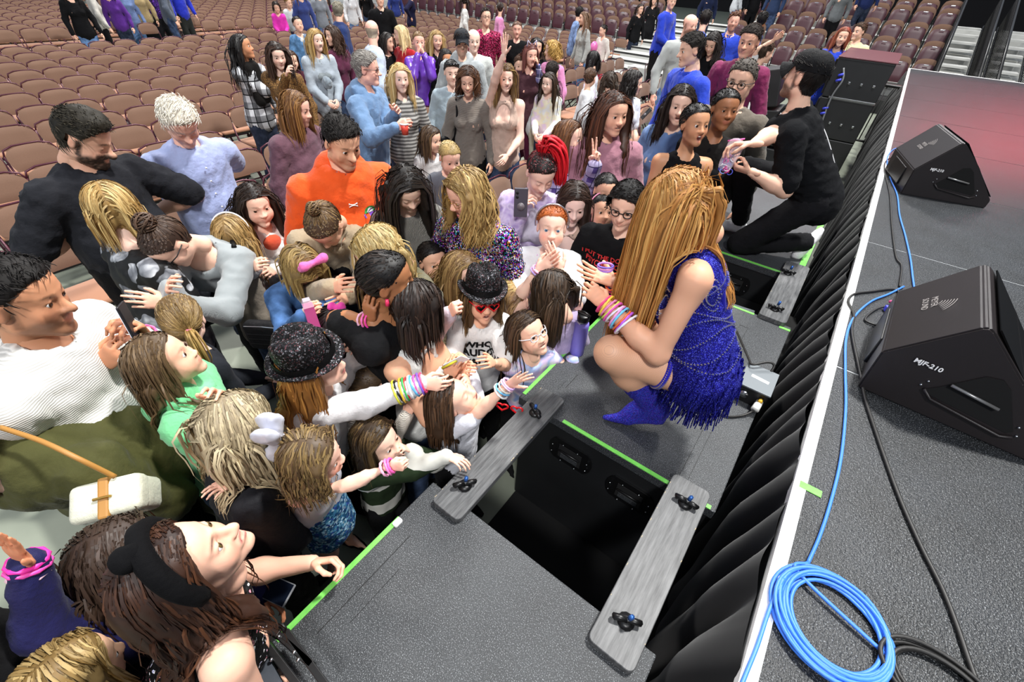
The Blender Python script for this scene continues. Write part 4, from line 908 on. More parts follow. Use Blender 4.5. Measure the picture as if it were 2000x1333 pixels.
    for s, tg in ((1, R), (-1, L)):
        sd = Rt * s; L_ = ua + fa + .055 * hsz
        if isinstance(tg, str):
            T2 = {'hang': S[s] - Z * L_ * .93 + sd * .06 * h + Ft * .05 * h, 'front': NB - T_ * .27 * h + Ft * .19 * h + sd * .03 * h, 'chest': NB - T_ * .13 * h + Ft * .15 * h + sd * .04 * h, 'hip': PV + T_ * .06 * h + sd * .12 * h, 'up': S[s] + Z * L_ * .9 + sd * .02 + Ft * .08, 'cross': NB - T_ * .2 * h + Ft * .13 * h - sd * .09 * h,
                  'fwd': S[s] + Ft * L_ * .75 - Z * .05, 'phone': NB - T_ * .06 * h + Ft * .24 * h + sd * .0, 'pocket': PV + T_ * .0 * h + sd * .11 * h + Ft * .08 * h, 'face': HCn + Ft * .12 * h * .9 - Z * .06 + sd * .03, 'wave': S[s] + Z * .24 * h + sd * .1 * h + Ft * .05 * h, 'down': S[s] - Z * L_ * .8 + Ft * L_ * .35}[tg]
        elif len(tg) == 3 and tg[2] is not None: T2 = PX(*tg)
        else:
            dr = RAY(tg[0], tg[1]); oc = np.array([0, 0, H]) - S[s]; b = oc @ dr; c_ = oc @ oc - (L_ * ext) ** 2; disc = b * b - c_
            tt = -b - math.sqrt(disc) if disc > 0 else -b; T2 = np.array([0, 0, H]) + dr * tt
        pl = pole.get(s); pl = np.array(pl, float) if pl is not None else -Z + sd * .45 - Ft * .35
        E_, Wt = ik(S[s], T2, ua, fa + .055 * hsz, pl)
        fd = nrm(Wt - E_); Wr = Wt - fd * .055 * hsz; arms[s] = (S[s], E_, Wr, fd)
    # ---- skin body
    bp = []; nr = (.054 if kind == 'm' else .045 if kind == 'f' else .040) * hs
    bp.append(CAP(NB - T_ * .05 * h, HCn + RH @ (np.array([0, -.03, -.10]) * hs), nr * 1.12, nr))
    bp.append(CAP(NB - T_ * .075 * h, PV + T_ * .14 * h, cr * .96, wr * .92, Ft, .66)); bp.append(CAP(PV + T_ * .1 * h, PV, wr * .93, hr * .95, Ft, .74))
    for s in (1, -1):
        bp.append(CAP(NB - T_ * .022 * h, S[s] - T_ * .004 * h, .033 * h, .030 * h * (.6 + .4 * gk)))
        a, e, w3, fd = arms[s]; ar = (.030 if kind == 'm' else .0255 if kind == 'f' else .024) * h * (.55 + .45 * gk)
        bp += [CAP(a, e, ar * 1.12, ar * .86), CAP(e, e + (w3 - e) * .35, ar * .86, ar * .88), CAP(e + (w3 - e) * .35, w3, ar * .88, .0155 * h * (.7 + .3 * gk))]
    if kind == 'f': bp += [ELL(NB - T_ * .115 * h + Ft * cr * .52 + Rt * (s * .042 * h), (.036 * h, .036 * h, .036 * h)) for s in (1, -1)]
    if legp is None and legs:
        kn = {s: PV + Rt * (s * .052 * h) - Z * .24 * h + Ft * .012 * h for s in (1, -1)}; an = {}
        for s in (1, -1): an[s] = np.array([kn[s][0] + Rt[0] * s * .01 * h, kn[s][1] + Rt[1] * s * .01 * h, base + .045 * h]) - Ft * .02 * h; hp = PV + Rt * (s * .045 * h) - Z * .01
        LG = {s: (PV + Rt * (s * .048 * h), kn[s], an[s], nrm(Ft * [1, 1, 0])) for s in (1, -1)}
    elif legp: LG = {s: (PV + Rt * (s * .048 * h) if len(legp[s]) < 4 else np.array(legp[s][3]), np.array(legp[s][0], float), np.array(legp[s][1], float), nrm(legp[s][2])) for s in (1, -1)}
    else: LG = {}
    lr = h * (.5 + .5 * gk)
    for s, (hp, kn_, an_, fdir) in ({} if (bottom is not None and not skirt and not slen) else LG).items():
        bp += [CAP(hp, kn_, .050 * lr, .033 * lr), CAP(kn_, kn_ + (an_ - kn_) * .35, .032 * lr, .033 * lr), CAP(kn_ + (an_ - kn_) * .35, an_, .033 * lr, .020 * lr)]
        if not body_under: bp += [CAP(an_ - Z * .0 + 0, an_ + fdir * .10 * h * .9 - Z * .028 * h, .020 * lr, .014 * h)]
    V, Fc = blob(bp, vb, .03, 1)
    tone = srl(SK.get(skin, skin)); tn = 1 + .05 * noise3(V, 25, seed); C = tone[None] * tn[:, None]
    # head
    HV, HF, Mk = head_tmpl(kind, vh, mouth, eyes)
    bs = srl(HC.get(brow or hcol, brow or hcol)) if (brow or hcol) in HC or brow else srl(hcol); bs = bs * .6
    HVs = HV * np.array([1 + r.uniform(-.03, .03) + .10 * (gk - 1), 1 + r.uniform(-.02, .02), 1 + r.uniform(-.02, .02)])
    # per-face character
    x_, y_, z_ = HVs.T; HVs = HVs.copy(); f_ = np.clip((y_ - .05) / .04, 0, 1) * (z_ < .03)
    HVs[:, 1] += f_ * r.uniform(-.002, .003) * np.exp(-(x_ / .014) ** 2); HVs[:, 0] *= 1 + (r.uniform(-.05, .05) + .14 * max(gk - 1, 0)) * np.clip((-z_ - .03) / .05, 0, 1) * (z_ > -.11)
    HC_ = np.repeat(tone[None], len(HV), 0) * (1 + .03 * noise3(HV, 70, seed))[:, None]
    ck = np.clip(Mk['cheek'] * blush, 0, 1)[:, None]; HC_ = HC_ * (1 - ck) + (tone * [1.0, .60, .55])[None] * ck
    lc = srl(lip or lipc) if skin not in ('brown',) else srl(lip or '8e4a40'); m_ = Mk['lips'][:, None] * (.9 if lip else .55); HC_ = HC_ * (1 - m_) + lc * m_
    bw_ = np.clip(Mk['brow'] * (1.0 if kind == 'm' else .75 if kind == 'f' else .55) * (1.0 if vh < .01 else 1.2), 0, 1)[:, None]; HC_ = HC_ * (1 - bw_) + bs * bw_
    m_ = (Mk['lash'] * (.9 if kind != 'c' else .75))[:, None]; HC_ = HC_ * (1 - m_) + np.array([.02, .014, .012]) * m_
    m_ = (Mk['inner'] * (1 if mouth != 'closed' else .6) * (.45 if lod in 'FM' else 1))[:, None]; HC_ = HC_ * (1 - m_) + np.array([.10, .02, .02]) * m_
    if beard:
        bc = srl(HC.get(beard[0], beard[0])); m_ = (np.clip(Mk['beard'] + Mk['side'], 0, 1) * beard[1])[:, None] * np.clip(1 + .2 * noise3(HV, 400, 3), 0, 1)[:, None]; HC_ = HC_ * (1 - m_) + bc * m_
        if beard[1] > .8: HVs = HVs + vnorm(HV, HF) * (.007 * Mk['beard'] * (1 + .4 * noise3(HV, 300, 5)))[:, None]
    sc_ = (Mk['hair'] * (.0 if hair == 'none' else .8))[:, None]; HC_ = HC_ * (1 - sc_) + (srl(HC.get(hcol, hcol)) * .8)[None] * sc_ if hair not in ('bald', 'none') else HC_
    if lod in 'F': # painted eyes on the small heads
        for s in (1, -1): m_ = np.clip(gs(HV, (s * .031, .085, .004), (.011, .02, .0065)) * 1.3, 0, 1)[:, None]; HC_ = HC_ * (1 - m_) + np.array([.05, .035, .03]) * m_
    HW = (HVs * hs) @ RH.T + HCn
    parts_ = [(V, Fc, C), (HW, HF, HC_)]
    # hands
    for s, pose in ((1, Rh_), (-1, Lh_)):
        a, e, w3, fd = arms[s]
        if pose == 'none': continue
        tv, tf = hand_tmpl(pose, vd); fd2 = fd
        if s in hdir: fd2 = nrm(hdir[s])
        dn = dors.get(s); dn = np.array(dn, float) if dn is not None else (Rt * s * .7 + Z * .5 + Ft * .3); dn = nrm(dn - fd2 * (dn @ fd2)); xx = np.cross(fd2, dn)
        # right-handed frame x=cross(y,z); thumb side +X suits the left hand with the back up
        mir = 1 if s == 1 else -1; vv = tv * [-mir * 1.0, 1, 1] ; ff = tf if mir == -1 else tf[:, ::-1]
        vv = (vv * hsz * (.95 if kind != 'm' else 1.05)) @ np.stack([xx, fd2, dn], 0) + w3
        hcx = np.repeat((tone * [1.0, .93, .90])[None], len(vv), 0) * (1 + .06 * noise3(tv, 90, seed))[:, None]
        if nailcol: pass
        parts_.append((vv, ff, hcx))
    VV = []; FF = []; CC = []; off = 0
    for v, f_, c_ in parts_: VV.append(v); FF.append(f_ + off); CC.append(c_); off += len(v)
    body = mesh_obj('body', np.concatenate(VV) - root, np.concatenate(FF), skin_m, o, True, np.clip(np.concatenate(CC), 0, 1))
    TRI[0] += off * 2
    # eyes
    def hp_(x, y, z): return RH @ (np.array([x, y, z]) * hs) + HCn - root
    if eyes != 'closed' and lod != 'F':
        gz = nrm(RH @ np.array(irisgaze)) if irisgaze is not None else Fh
        for s in (1, -1):
            e_ = bpy.data.objects.new('eye', eye_mesh(iris)); col.objects.link(e_); e_.parent = o; e_.location = hp_(s * .0312, .0762, .0055)
            e_.scale = (.0122 * hs,) * 3; e_.rotation_euler = Vector(gz).to_track_quat('Z', 'Y').to_euler()
    if mouth in ('open', 'wide', 'smile') and lod != 'F':
        V, Fc2 = tubeVF([hp_(-.014, .083, -.0535), hp_(0, .0885, -.0535), hp_(.014, .083, -.0535)], .0032 * hs if mouth != 'smile' else .003 * hs, 6); mesh_obj('teeth', V, Fc2, teeth_m, o, True)
    info = dict(o=o, root=root, RH=RH, hs=hs, HC=HCn, hp=hp_, NB=NB, PV=PV, T=T_, Ft=Ft, Rt=Rt, S=S, arms=arms, cr=cr, wr=wr, hr=hr, h=h, body=body, lod=lod, LG=LG, HV=HVs, HF=HF, Mk=Mk)
    # hair
    colr = [(NB - T_ * .05 * h, HCn + RH @ (np.array([0, -.02, -.08]) * hs), nr * 1.15, nr), (NB - T_ * .09 * h, PV + T_ * .2 * h, cr * .78, wr * .75)] + [(NB - T_ * .03 * h, S[s], .045 * h, .045 * h) for s in (1, -1)] + [(NB - T_ * .1 * h + Rt * (s * cr * .45), PV + T_ * .15 * h + Rt * (s * wr * .45), cr * .62, wr * .6) for s in (1, -1)]
    if hair not in (None, 'none'):
        make_hair(o, HVs, HF, Mk, hs, RH, HCn, hair, hcol, colr, lod, root, seed, hlen, col2, vol, wave, part, gather, nhair, frontfall)
    # ---- garments
    def torso_prims(g, hem=None):
        q = [CAP(NB - T_ * .070 * h, PV + T_ * .16 * h, cr + g, wr + g, Ft, .68), CAP(PV + T_ * .13 * h, PV + T_ * (hem if hem is not None else 0), wr + g * 1.5, hr + g * 2.1, Ft, .80)]
        for s in (1, -1): q.append(CAP(NB - T_ * .026 * h, S[s] - T_ * .006 * h, .034 * h + g, .032 * h * (.6 + .4 * gk) + g))
        if kind == 'f': q += [ELL(NB - T_ * .115 * h + Ft * cr * .46 + Rt * (s * .040 * h), (.036 * h + g, .034 * h + g, .037 * h + g), k=.045) for s in (1, -1)]
        if gk > 1.2: q.append(ELL(PV + T_ * .13 * h + Ft * wr * .28, (wr * 1.05, wr * .72, .11 * h), R=np.stack([Rt, Ft, T_])))
        return q
    def finish(name, prims, k_, m_, vx=None, fa_=.0042, fr=26, par=None, smooth=1):
        V, Fc = blob(prims, vx or vc, k_, smooth)
        nn = vnorm(V, Fc); amp_ = fa_ * 1.5 * fold * k0
        f1 = noise3(V * [1, 1, .8], fr, seed + 3); f2 = noise3(V * [1, 1, .45], fr * 2.2, seed + 4)
        V = V + nn * np.maximum(amp_ * (1.15 - np.abs(f1) * 1.6) + amp_ * .5 * f2, -.15 * amp_)[:, None]
        TRI[0] += len(Fc) * 2
        return mesh_obj(name, V - root, Fc, m_, par or o, True)
    info['finish'] = finish
    nm, tm = (top if isinstance(top, tuple) else ('shirt', top))
    if bottom is not None:
        if skirt:
            finish('skirt', [CAP(PV + T_ * .07 * h, PV - Z * .18 * h, wr + .008, hr * 1.35, Ft, .85)], .02, bottom)
        else:
            q = [CAP(PV + T_ * .05 * h, PV - T_ * .01 * h, wr + .010, hr + .008, Ft, .78)]
            for s, (hp2, kn_, an_, fdir) in LG.items(): q += [CAP(hp2, kn_, .058 * lr, .046 * lr), CAP(kn_, an_ + Z * .03, .0455 * lr, .036 * lr)]
            if slen: q = [CAP(PV + T_ * .05 * h, PV - T_ * .01 * h, wr + .010, hr + .008, Ft, .78)] + [CAP(hp2, hp2 + (kn_ - hp2) * slen, .057 * lr, .05 * lr) for s, (hp2, kn_, an_, fdir) in LG.items()]
            finish('shorts' if slen else 'trousers', q, .02, bottom, vx=vc * 2.0)
    if top is not None:
        g = .009 if neck != 'tight' else .006; q = torso_prims(g, hemz if hemz is not None else -.01)
        sl = {}; g0_ = g
        for s in (1, -1):
            g = g0_; a, e, w3, fd = arms[s]; ar = (.030 if kind == 'm' else .0262 if kind == 'f' else .025) * h * (.55 + .45 * gk); t_ = sleeve[s] if isinstance(sleeve, dict) else sleeve; g_ = g; g = g + .002
            if t_ <= 0: continue
            if t_ < .5: q.append(CAP(a, a + (e - a) * (t_ * 2), ar * 1.15 + g + .003, ar * 1.05 + g + .006))
            else:
                q.append(CAP(a, e, ar * 1.12 + g, ar * 1.02 + g)); f2 = (t_ - .5) * 2; q.append(CAP(e, e + (w3 - e) * f2 * .98, ar * 1.02 + g, (.018 * h if f2 > .8 else ar * .85) + g * .9))
        if sleeve == 0: q = [p_ for i, p_ in enumerate(q) if i not in (2, 3)] + [CAP(NB - T_ * .018 * h + Rt * (s * sw * .45), NB - T_ * .09 * h + Rt * (s * sw * .62) + Ft * cr * .3, .016 * h, .03 * h) for s in (1, -1)] if neck == 'tank' else [p_ for i, p_ in enumerate(q) if i not in (2, 3)]
        if neck in ('v', 'scoop', 'tank'): q.append(ELL(NB - T_ * (.075 if neck == 'v' else .06) * h + Ft * cr * .9, ((.026 if neck == 'v' else .05) * h, .05 * h, (.065 if neck == 'v' else .052) * h), R=np.stack([Rt, Ft, T_]), op=-1, k=.01))
        q.append(CAP(NB - T_ * .03 * h + Ft * .012, NB + T_ * .09 * h + Ft * .035, nr * (1.12 if neck != 'wide' else 1.7), nr * (1.25 if neck != 'wide' else 2.4), op=-1, k=.008))
        to = finish(nm, q, .026, tm, fa_=.0045); info['top'] = to
        if collar or hood:
            th_ = np.linspace(0, 2 * math.pi, 15)[:-1]
            if hood:
                pts = [NB + T_ * (.004 * h - .022 * h * math.cos(a_)) + Rt * (math.sin(a_) * nr * 1.55) + Ft * (math.cos(a_) * nr * 1.35 + .004) for a_ in th_]
                q = [CAP(pts[i], pts[(i + 1) % 14], .020 * h * (1 + .5 * (math.cos(th_[i]) < 0)), .020 * h * (1 + .5 * (math.cos(th_[(i + 1) % 14]) < 0))) for i in range(14)]
                q.append(ELL(NB - Ft * nr * 2.2 - T_ * .02 * h, (.065 * h, .035 * h, .05 * h), R=np.stack([Rt, Ft, T_])))
                finish('hood', q, .02, tm, fa_=.004, par=to)
                dc = collar if collar else tm
                for s in (1, -1):
                    p0 = NB - T_ * .02 * h + Ft * (nr * 1.5 + .012) + Rt * s * .016 * h; p1 = NB - T_ * .13 * h + Ft * (cr * .68 + .022) + Rt * s * .022 * h
                    V, Fc2 = tubeVF([p0 - root, (p0 + p1) / 2 - root + Ft * .008, p1 - root], .0032, 6); mesh_obj('drawstring', V, Fc2, tm, to, True)
            else:
                for s in (1, -1):
                    q = [CAP(NB + T_ * .006 * h + Ft * nr * 1.25 + Rt * s * .004 * h, NB + T_ * .016 * h + Rt * s * nr * 1.25, .010 * h, .010 * h), CAP(NB + T_ * .016 * h + Rt * s * nr * 1.25, NB + T_ * .016 * h - Ft * nr * 1.2, .010 * h), CAP(NB + T_ * .006 * h + Ft * nr * 1.25 + Rt * s * .004 * h, NB - T_ * .025 * h + Ft * nr * 1.75 + Rt * s * .022 * h, .009 * h, .005 * h)]
                    finish('collar', q, .012, tm, fa_=.001, par=to)
                if collar == 'buttons':
                    bt_ = []
                    for i in range(6):
                        p = NB - T_ * (.04 + .045 * i) * h + Ft * (cr * .68 + .018 + (.02 if i > 2 and gk > 1.1 else 0)); bt_.append(tubeVF([p - root, p - root + Ft * .004], .0055, 8))
                    multi('buttons', bt_, white_m, to)
        if open_front is not None:   # inner shirt seen in the opening of a jacket
            q = [CAP(NB - T_ * .05 * h + Ft * cr * .40, PV + T_ * .03 * h + Ft * wr * .45, .045 * h * gk, .05 * h * gk, Ft, .55)]
            if kind == 'f': q += [ELL(NB - T_ * .115 * h + Ft * cr * .62 + Rt * (s * .03 * h), (.034 * h,) * 3) for s in (1, -1)]
            finish('undershirt', q, .02, open_front, fa_=.002)
    # shoes
    if shoe is None and bottom is not None and not skirt and lod != 'F': shoe = B
    if shoe is not None:
        for s, (hp2, kn_, an_, fdir) in LG.items():
            up_ = np.array([0, 0, 1.]); a0 = an_ - Z * .022 * h
            q = [CAP(a0 - fdir * .018 * h, a0 + fdir * .05 * h, .026 * h, .024 * h), CAP(a0 + fdir * .05 * h, a0 + fdir * .105 * h - Z * .006 * h, .024 * h, .018 * h), CAP(an_ + Z * .01, a0, .026 * h, .026 * h)]
            finish('shoe', q, .015, shoe, fa_=0, vx=vc * 1.7)
    if glasses is not None:
        gm, gw = glasses; pr = []
        for s in (1, -1):
            th_ = np.linspace(0, 2 * math.pi, 17)[:-1]; pts = [hp_(s * (.033 + .0215 * math.copysign(abs(math.cos(a_)) ** .8, math.cos(a_))), .0965 - .010 * abs(math.cos(a_)) * (1 if math.cos(a_) > 0 else .3), .004 + .0165 * math.copysign(abs(math.sin(a_)) ** .8, math.sin(a_))) for a_ in th_]
            pr.append(tubeVF(pts, gw * hs, 5, close=True)); pr.append(tubeVF([hp_(s * .054, .087, .010), hp_(s * .080, .05, .012), hp_(s * .083, -.01, .008)], gw * hs, 5))
        pr.append(tubeVF([hp_(-.012, .098, .008), hp_(0, .101, .011), hp_(.012, .098, .008)], gw * hs, 5)); multi('glasses', pr, gm, o)
    return info
# ---- things worn, as parts of a person
def wrist_bands(I, s, cols_, t0=.80, dt=.035, rad=.0045, r0=1.15, beads=True, nm='bracelets'):
    a, e, w3, fd = I['arms'][s]; rr_ = .0175 * I['h'] * r0; V0 = w3 - fd * .0; out = []
    up = np.cross(fd, [0, 0, 1.]); up = nrm(up) if np.linalg.norm(up) > .1 else nrm(np.cross(fd, [1., 0, 0])); w2 = np.cross(fd, up)
    for i, c_ in enumerate(cols_):
        cpt = w3 - fd * (i * dt * .25 - .004) * I['h']; rg = rr_ * (1 + .06 * math.sin(i * 2.1)) + i * .0009; ph = i * .7
        th_ = np.linspace(0, 2 * math.pi, 21)[:-1]; tl_ = .006 * math.sin(i * 1.7)
        pts = np.array([cpt + up * math.cos(q) * rg + w2 * math.sin(q) * rg + fd * tl_ * math.cos(q + ph) for q in th_]) - I['root']
        rd = rad * np.where(np.arange(20) % 2, .8, 1.15) if beads else rad
        V, Fc = tubeVF(pts, rd, 6, close=True); out.append(mesh_obj('bracelet', V, Fc, mat('bracelet_' + c_, c_, .4), I['o'], True))
    return out
def on_chest(I, name, s_, size, m_, dz=-.12, dx=0, rot=0, space=1., bold=.001, par=None, garment=None, curve=True):
    "printed lettering wrapped on the front of the shirt"
    NB, T_, Ft, Rt, root = I['NB'], I['T'], I['Ft'], I['Rt'], I['root']; c = NB + T_ * dz * I['h'] + Rt * dx * -1 * 1 * I['h'] - root
    to = garment or I['top']; xr = -Rt
    # text x runs to the wearer's left as seen from the front = +viewer right
    Mx = Matrix(((xr[0], T_[0], Ft[0], 0), (xr[1], T_[1], Ft[1], 0), (xr[2], T_[2], Ft[2], 0), (0, 0, 0, 1)))
    o = text_obj(name, s_, size, m_, to, Matrix.Rotation(rot, 4, 'Z'), depth=0, space=space, bold=bold)
    bm = bmesh.new(); bm.from_mesh(o.data); 
    if size > .04: bmesh.ops.subdivide_edges(bm, edges=[e for e in bm.edges if e.calc_length() > size * .2], cuts=2)
    bm.to_mesh(o.data); bm.free()
    from mathutils.bvhtree import BVHTree
    me = to.data; bvh = BVHTree.FromPolygons([v.co for v in me.vertices], [p.vertices for p in me.polygons])
    for v in o.data.vertices:
        p = Vector(c) + (Mx.to_3x3() @ Vector((v.co.x, v.co.y, 0))); h = bvh.ray_cast(p + Vector(Ft) * .5, -Vector(Ft), 1.)
        v.co = (h[0] + Vector(Ft) * .003) if h[0] is not None else p + Vector(Ft) * .15
    return o
# ------------------------------------------------------------------ fabrics
FC = {}
def fab(c, rough=.85, sheen=.2, name=None, bump=.12, sc_=500, c2=None):
    key = (c, rough, name)
    if key not in FC:
        lum = float(srl(c).mean()); t = NT(name or 'cloth', c, rough, spec=.2 if lum > .03 else .12, Sheen_Weight=sheen * min(1, lum * 6)); n = t.math('ADD', t.math('MULTIPLY', t.noise(sc_, 2), .12), t.noise(16, 3, rough=.6)); 
        s = srl(c); lo = tuple((s * .82).tolist()); m_ = t.n('Mix', data_type='RGBA'); t.l(t.ramp(t.noise(9, 4), [(.3, 0.0), (.7, 1.0)]), m_.inputs[0]); m_.inputs[6].default_value = (*lo, 1); m_.inputs[7].default_value = (*s.tolist(), 1); t.color(m_.outputs[2])
        t.bump(n, bump * 3.2, .028); FC[key] = t.m
    return FC[key]
def knit(c, scale=70, axis=0, strength=.6):
    key = ('knit', c, scale)
    if key not in FC:
        t = NT('ribbed_knit', c, .9, spec=.15, Sheen_Weight=.3); w_ = t.n('TexWave', Scale=scale, Distortion=1.2, Detail=1.0, bands_direction='XYZ'[axis]); t.l(t.co(), w_.inputs[0]); s = srl(c)
        m_ = t.n('Mix', data_type='RGBA'); t.l(w_.outputs['Fac'], m_.inputs[0]); m_.inputs[6].default_value = (*(s * .62).tolist(), 1); m_.inputs[7].default_value = (*s.tolist(), 1); t.color(m_.outputs[2]); t.bump(w_.outputs['Fac'], strength, .006); FC[key] = t.m
    return FC[key]
def plaid(c0, c1, c2, scale=9):
    key = ('plaid', c0, c1, c2)
    if key not in FC:
        t = NT('plaid_cloth', c0, .85, spec=.2); x = t.sep()
        def st(o, f, w_): return t.math('LESS_THAN', t.math('FRACT', t.math('MULTIPLY', o, f)), w_)
        h_ = t.math('ADD', x[0], x[1]); a = t.mix(t.math('MULTIPLY', st(h_, scale, .5), .65), c0, c1); b = t.mix(t.math('MULTIPLY', st(x[2], scale, .5), .6), a, c1); c = t.mix(t.math('MAXIMUM', st(h_, scale * 1.0, .08), st(x[2], scale, .08)), b, c2); t.color(c); FC[key] = t.m
    return FC[key]
def stripes(c0, c1, f, w_=.5, rough=.85, dist=.1):
    key = ('str', c0, c1, f)
    if key not in FC:
        t = NT('striped_cloth', c0, rough, spec=.2); x = t.sep(); n = t.noise(8, 2); v = t.math('FRACT', t.math('ADD', t.math('MULTIPLY', x[2], f), t.math('MULTIPLY', n, dist))); t.color(t.mix(t.math('LESS_THAN', v, w_), c0, c1)); FC[key] = t.m
    return FC[key]
def blotch(name, cs, scale, rough=.8, metal=0, detail=2, spec=.3):
    key = ('bl', name)
    if key not in FC:
        t = NT(name, cs[0], rough, metal, spec=spec); n = t.noise(scale, detail, rough=.55); k = len(cs); t.color(t.ramp(n, [(.34 + .34 * i / (k - 1), c) for i, c in enumerate(cs)])); FC[key] = t.m
    return FC[key]
def denim(c='3a5478'):
    key = ('denim', c)
    if key not in FC:
        t = NT('denim', c, .85, spec=.2); s = srl(c); n = t.noise(14, 5); m_ = t.n('Mix', data_type='RGBA'); t.l(t.ramp(n, [(.35, 0.0), (.68, 1.0)]), m_.inputs[0]); m_.inputs[6].default_value = (*(s * .7).tolist(), 1); m_.inputs[7].default_value = (*np.minimum(s * 1.7 + .02, 1).tolist(), 1); t.color(m_.outputs[2]); t.bump(t.noise(600, 1), .2, .001); FC[key] = t.m
    return FC[key]
def sequin(name, cs, scale=150, base='0a0a0c', amt=.5):
    key = ('seq', name)
    if key not in FC:
        t = NT(name, base, .22, .75, spec=.8); v = t.n('TexVoronoi', Scale=scale); t.l(t.co(), v.inputs['Vector']); x = t.n('SeparateColor'); t.l(v.outputs['Color'], x.inputs[0]); k = len(cs)
        c = t.ramp(x.outputs[0], [(amt + (1 - amt) * i / k, q) for i, q in enumerate(cs)], True) if amt > 0 else t.ramp(x.outputs[0], [(i / k, q) for i, q in enumerate(cs)], True)
        f = t.math('GREATER_THAN', x.outputs[0], amt); t.color(t.mix(f, base, c)); t.rough(t.math('MULTIPLY_ADD', x.outputs[1], .45)); 
        t.bump(v.outputs['Distance'], .8, .004); nm_ = t.n('Bump', Strength=.9, Distance=.01); t.l(x.outputs[2], nm_.inputs['Height']); t.l(nm_.outputs[0], t.b.inputs['Normal']); FC[key] = t.m
    return FC[key]
def floral():
    if 'floral' in FC: return FC['floral']
    t = NT('black_floral_print', '0a0a0c', .6); n = t.n('TexNoise', Scale=9., Detail=2.); t.l(t.co(), n.inputs['Vector']); mx = t.n('MixRGB') if 0 else None
    v = t.n('TexVoronoi', Scale=11., Randomness=1.); ad = t.n('VectorMath', operation='MULTIPLY_ADD'); t.l(n.outputs['Color'], ad.inputs[0]); ad.inputs[1].default_value = (.10, .10, .10); t.l(t.co(), ad.inputs[2]); t.l(ad.outputs[0], v.inputs['Vector'])
    v2 = t.n('TexVoronoi', Scale=26.); t.l(ad.outputs[0], v2.inputs['Vector']); pet = t.ramp(v2.outputs['Distance'], [(.0, 'e8eaee'), (.5, '8d9096'), (.9, '50535a')]); f = t.ramp(v.outputs['Distance'], [(.52, 1.0), (.55, 0.0)]); x = t.n('SeparateColor'); t.l(v.outputs['Color'], x.inputs[0]); f2 = t.math('MULTIPLY', f, t.math('GREATER_THAN', x.outputs[0], .22)); t.color(t.mix(f2, '08080a', pet)); FC['floral'] = t.m
    return t.m
J = dict(blk=fab('141416'), jeans=denim('2c3c58'), djeans=denim('1c2538'), ljeans=denim('5a7aa6'), white=fab('ecebe8'), blackj=fab('101012', .7), navy=fab('1b2440'), khaki=fab('8a7a5c'))
B = J['blk']; DJ = J['djeans']; JN = J['jeans']
tiedye_m = blotch('tie_dye_pastel', ['b9a2d8', 'e8d8e8', '9db4e0', 'd9c0e6', 'f0e8f0', '8fa8d8'], 7, .8)
poplin = fab('a9b6e2', .55); mauve_h = fab('a97684'); teal = fab('7d9bb8')
white_seq = blotch('silver_jersey', ['9a9aa6', 'c9c9d2', 'b2b2bd'], 5, .42)
scarf_m = fab('191716', .95, .4); leop = blotch('leopard_coat', ['231810', '8a6436', '3a2614', 'a07a45'], 46, .8); redhair = 'crimson'
multi_seq = sequin('multicolour_sequins', ['7a2a9a', 'c8389a', '3a8ad8', 'e8e0f0', 'd8a030', '20b090', '8a2ad0', 'f0f0f8'], 170, '0c080e', .42)
hat_seq = sequin('black_hat_sequins', ['2a2a2e', '3c3c42', '5a3a3e', '1a1a1e', '77777c'], 230, '0b0b0d', .6)
perf_seq = sequin('royal_blue_sequins', ['100c86', '1812a8', '0c0858', '2c32c8', '140f8c', '6a74f0'], 520, '090560', .38)
boot_m = sequin('blue_violet_glitter', ['2438d0', '4a30c0', '1a2a90', '5a78f0', '7a38c8', '3048e0'], 620, '141c70', .2)
teal_seq = sequin('teal_metallic', ['4a90b8', '88c0dc', '2a6a98', 'c0e0f0', '3a58a8'], 120, '2a5a88', .2)
mar_seq = sequin('maroon_sequins', ['8a1040', 'c02060', '5a0828', 'e06090'], 90, '4a0822', .3)
dot_seq = sequin('black_top_with_rhinestones', ['ffffff', 'ffb0c0', 'e8e8ff'], 150, '08080a', .90)
lace = fab('1c1c4c', .6, .3, 'navy_lace')
def fedora(I, m_, tilt=0, lift=0):
    RH, hs, HCn, root = I['RH'], I['hs'], I['HC'], I['root']; prof = [(.0, .178), (.03, .181), (.058, .176), (.072, .160), (.080, .120), (.090, .072), (.094, .058), (.106, .052), (.124, .054), (.129, .060), (.124, .064), (.097, .064)]
    n = 36; V = []
    for (r_, z) in prof:
        for i in range(n):
            a = i / n * 2 * math.pi; x, y = r_ * math.cos(a), r_ * math.sin(a) * 1.12 - .01; zz = z + lift
            if r_ > .1: zz += .016 * math.cos(a) ** 2 - .012 * max(0, math.sin(a))
            if z > .15: zz -= .022 * math.exp(-(x / .02) ** 2) 
            V.append((x * (1.09 if z > .08 else 1), y * (1.09 if z > .08 else 1), zz))
    V = np.array(V) * hs @ RH.T + HCn - root; Fc = [[k * n + i, k * n + (i + 1) % n, (k + 1) * n + (i + 1) % n, (k + 1) * n + i] for k in range(len(prof) - 1) for i in range(n)]
    h_ = mesh_obj('hat', V, Fc, m_, I['o'], True)
    V = []
    for z, r_ in ((.066, .0955), (.092, .0895)):
        for i in range(n): a = i / n * 2 * math.pi; V.append((1.09 * r_ * math.cos(a), 1.09 * (r_ * math.sin(a) * 1.12 - .01), z + lift))
    V = np.array(V) * hs @ RH.T + HCn - root; mesh_obj('hat_band', V, [[i, (i + 1) % n, n + (i + 1) % n, n + i] for i in range(n)], fab('0c0c0d', .5), h_, True)
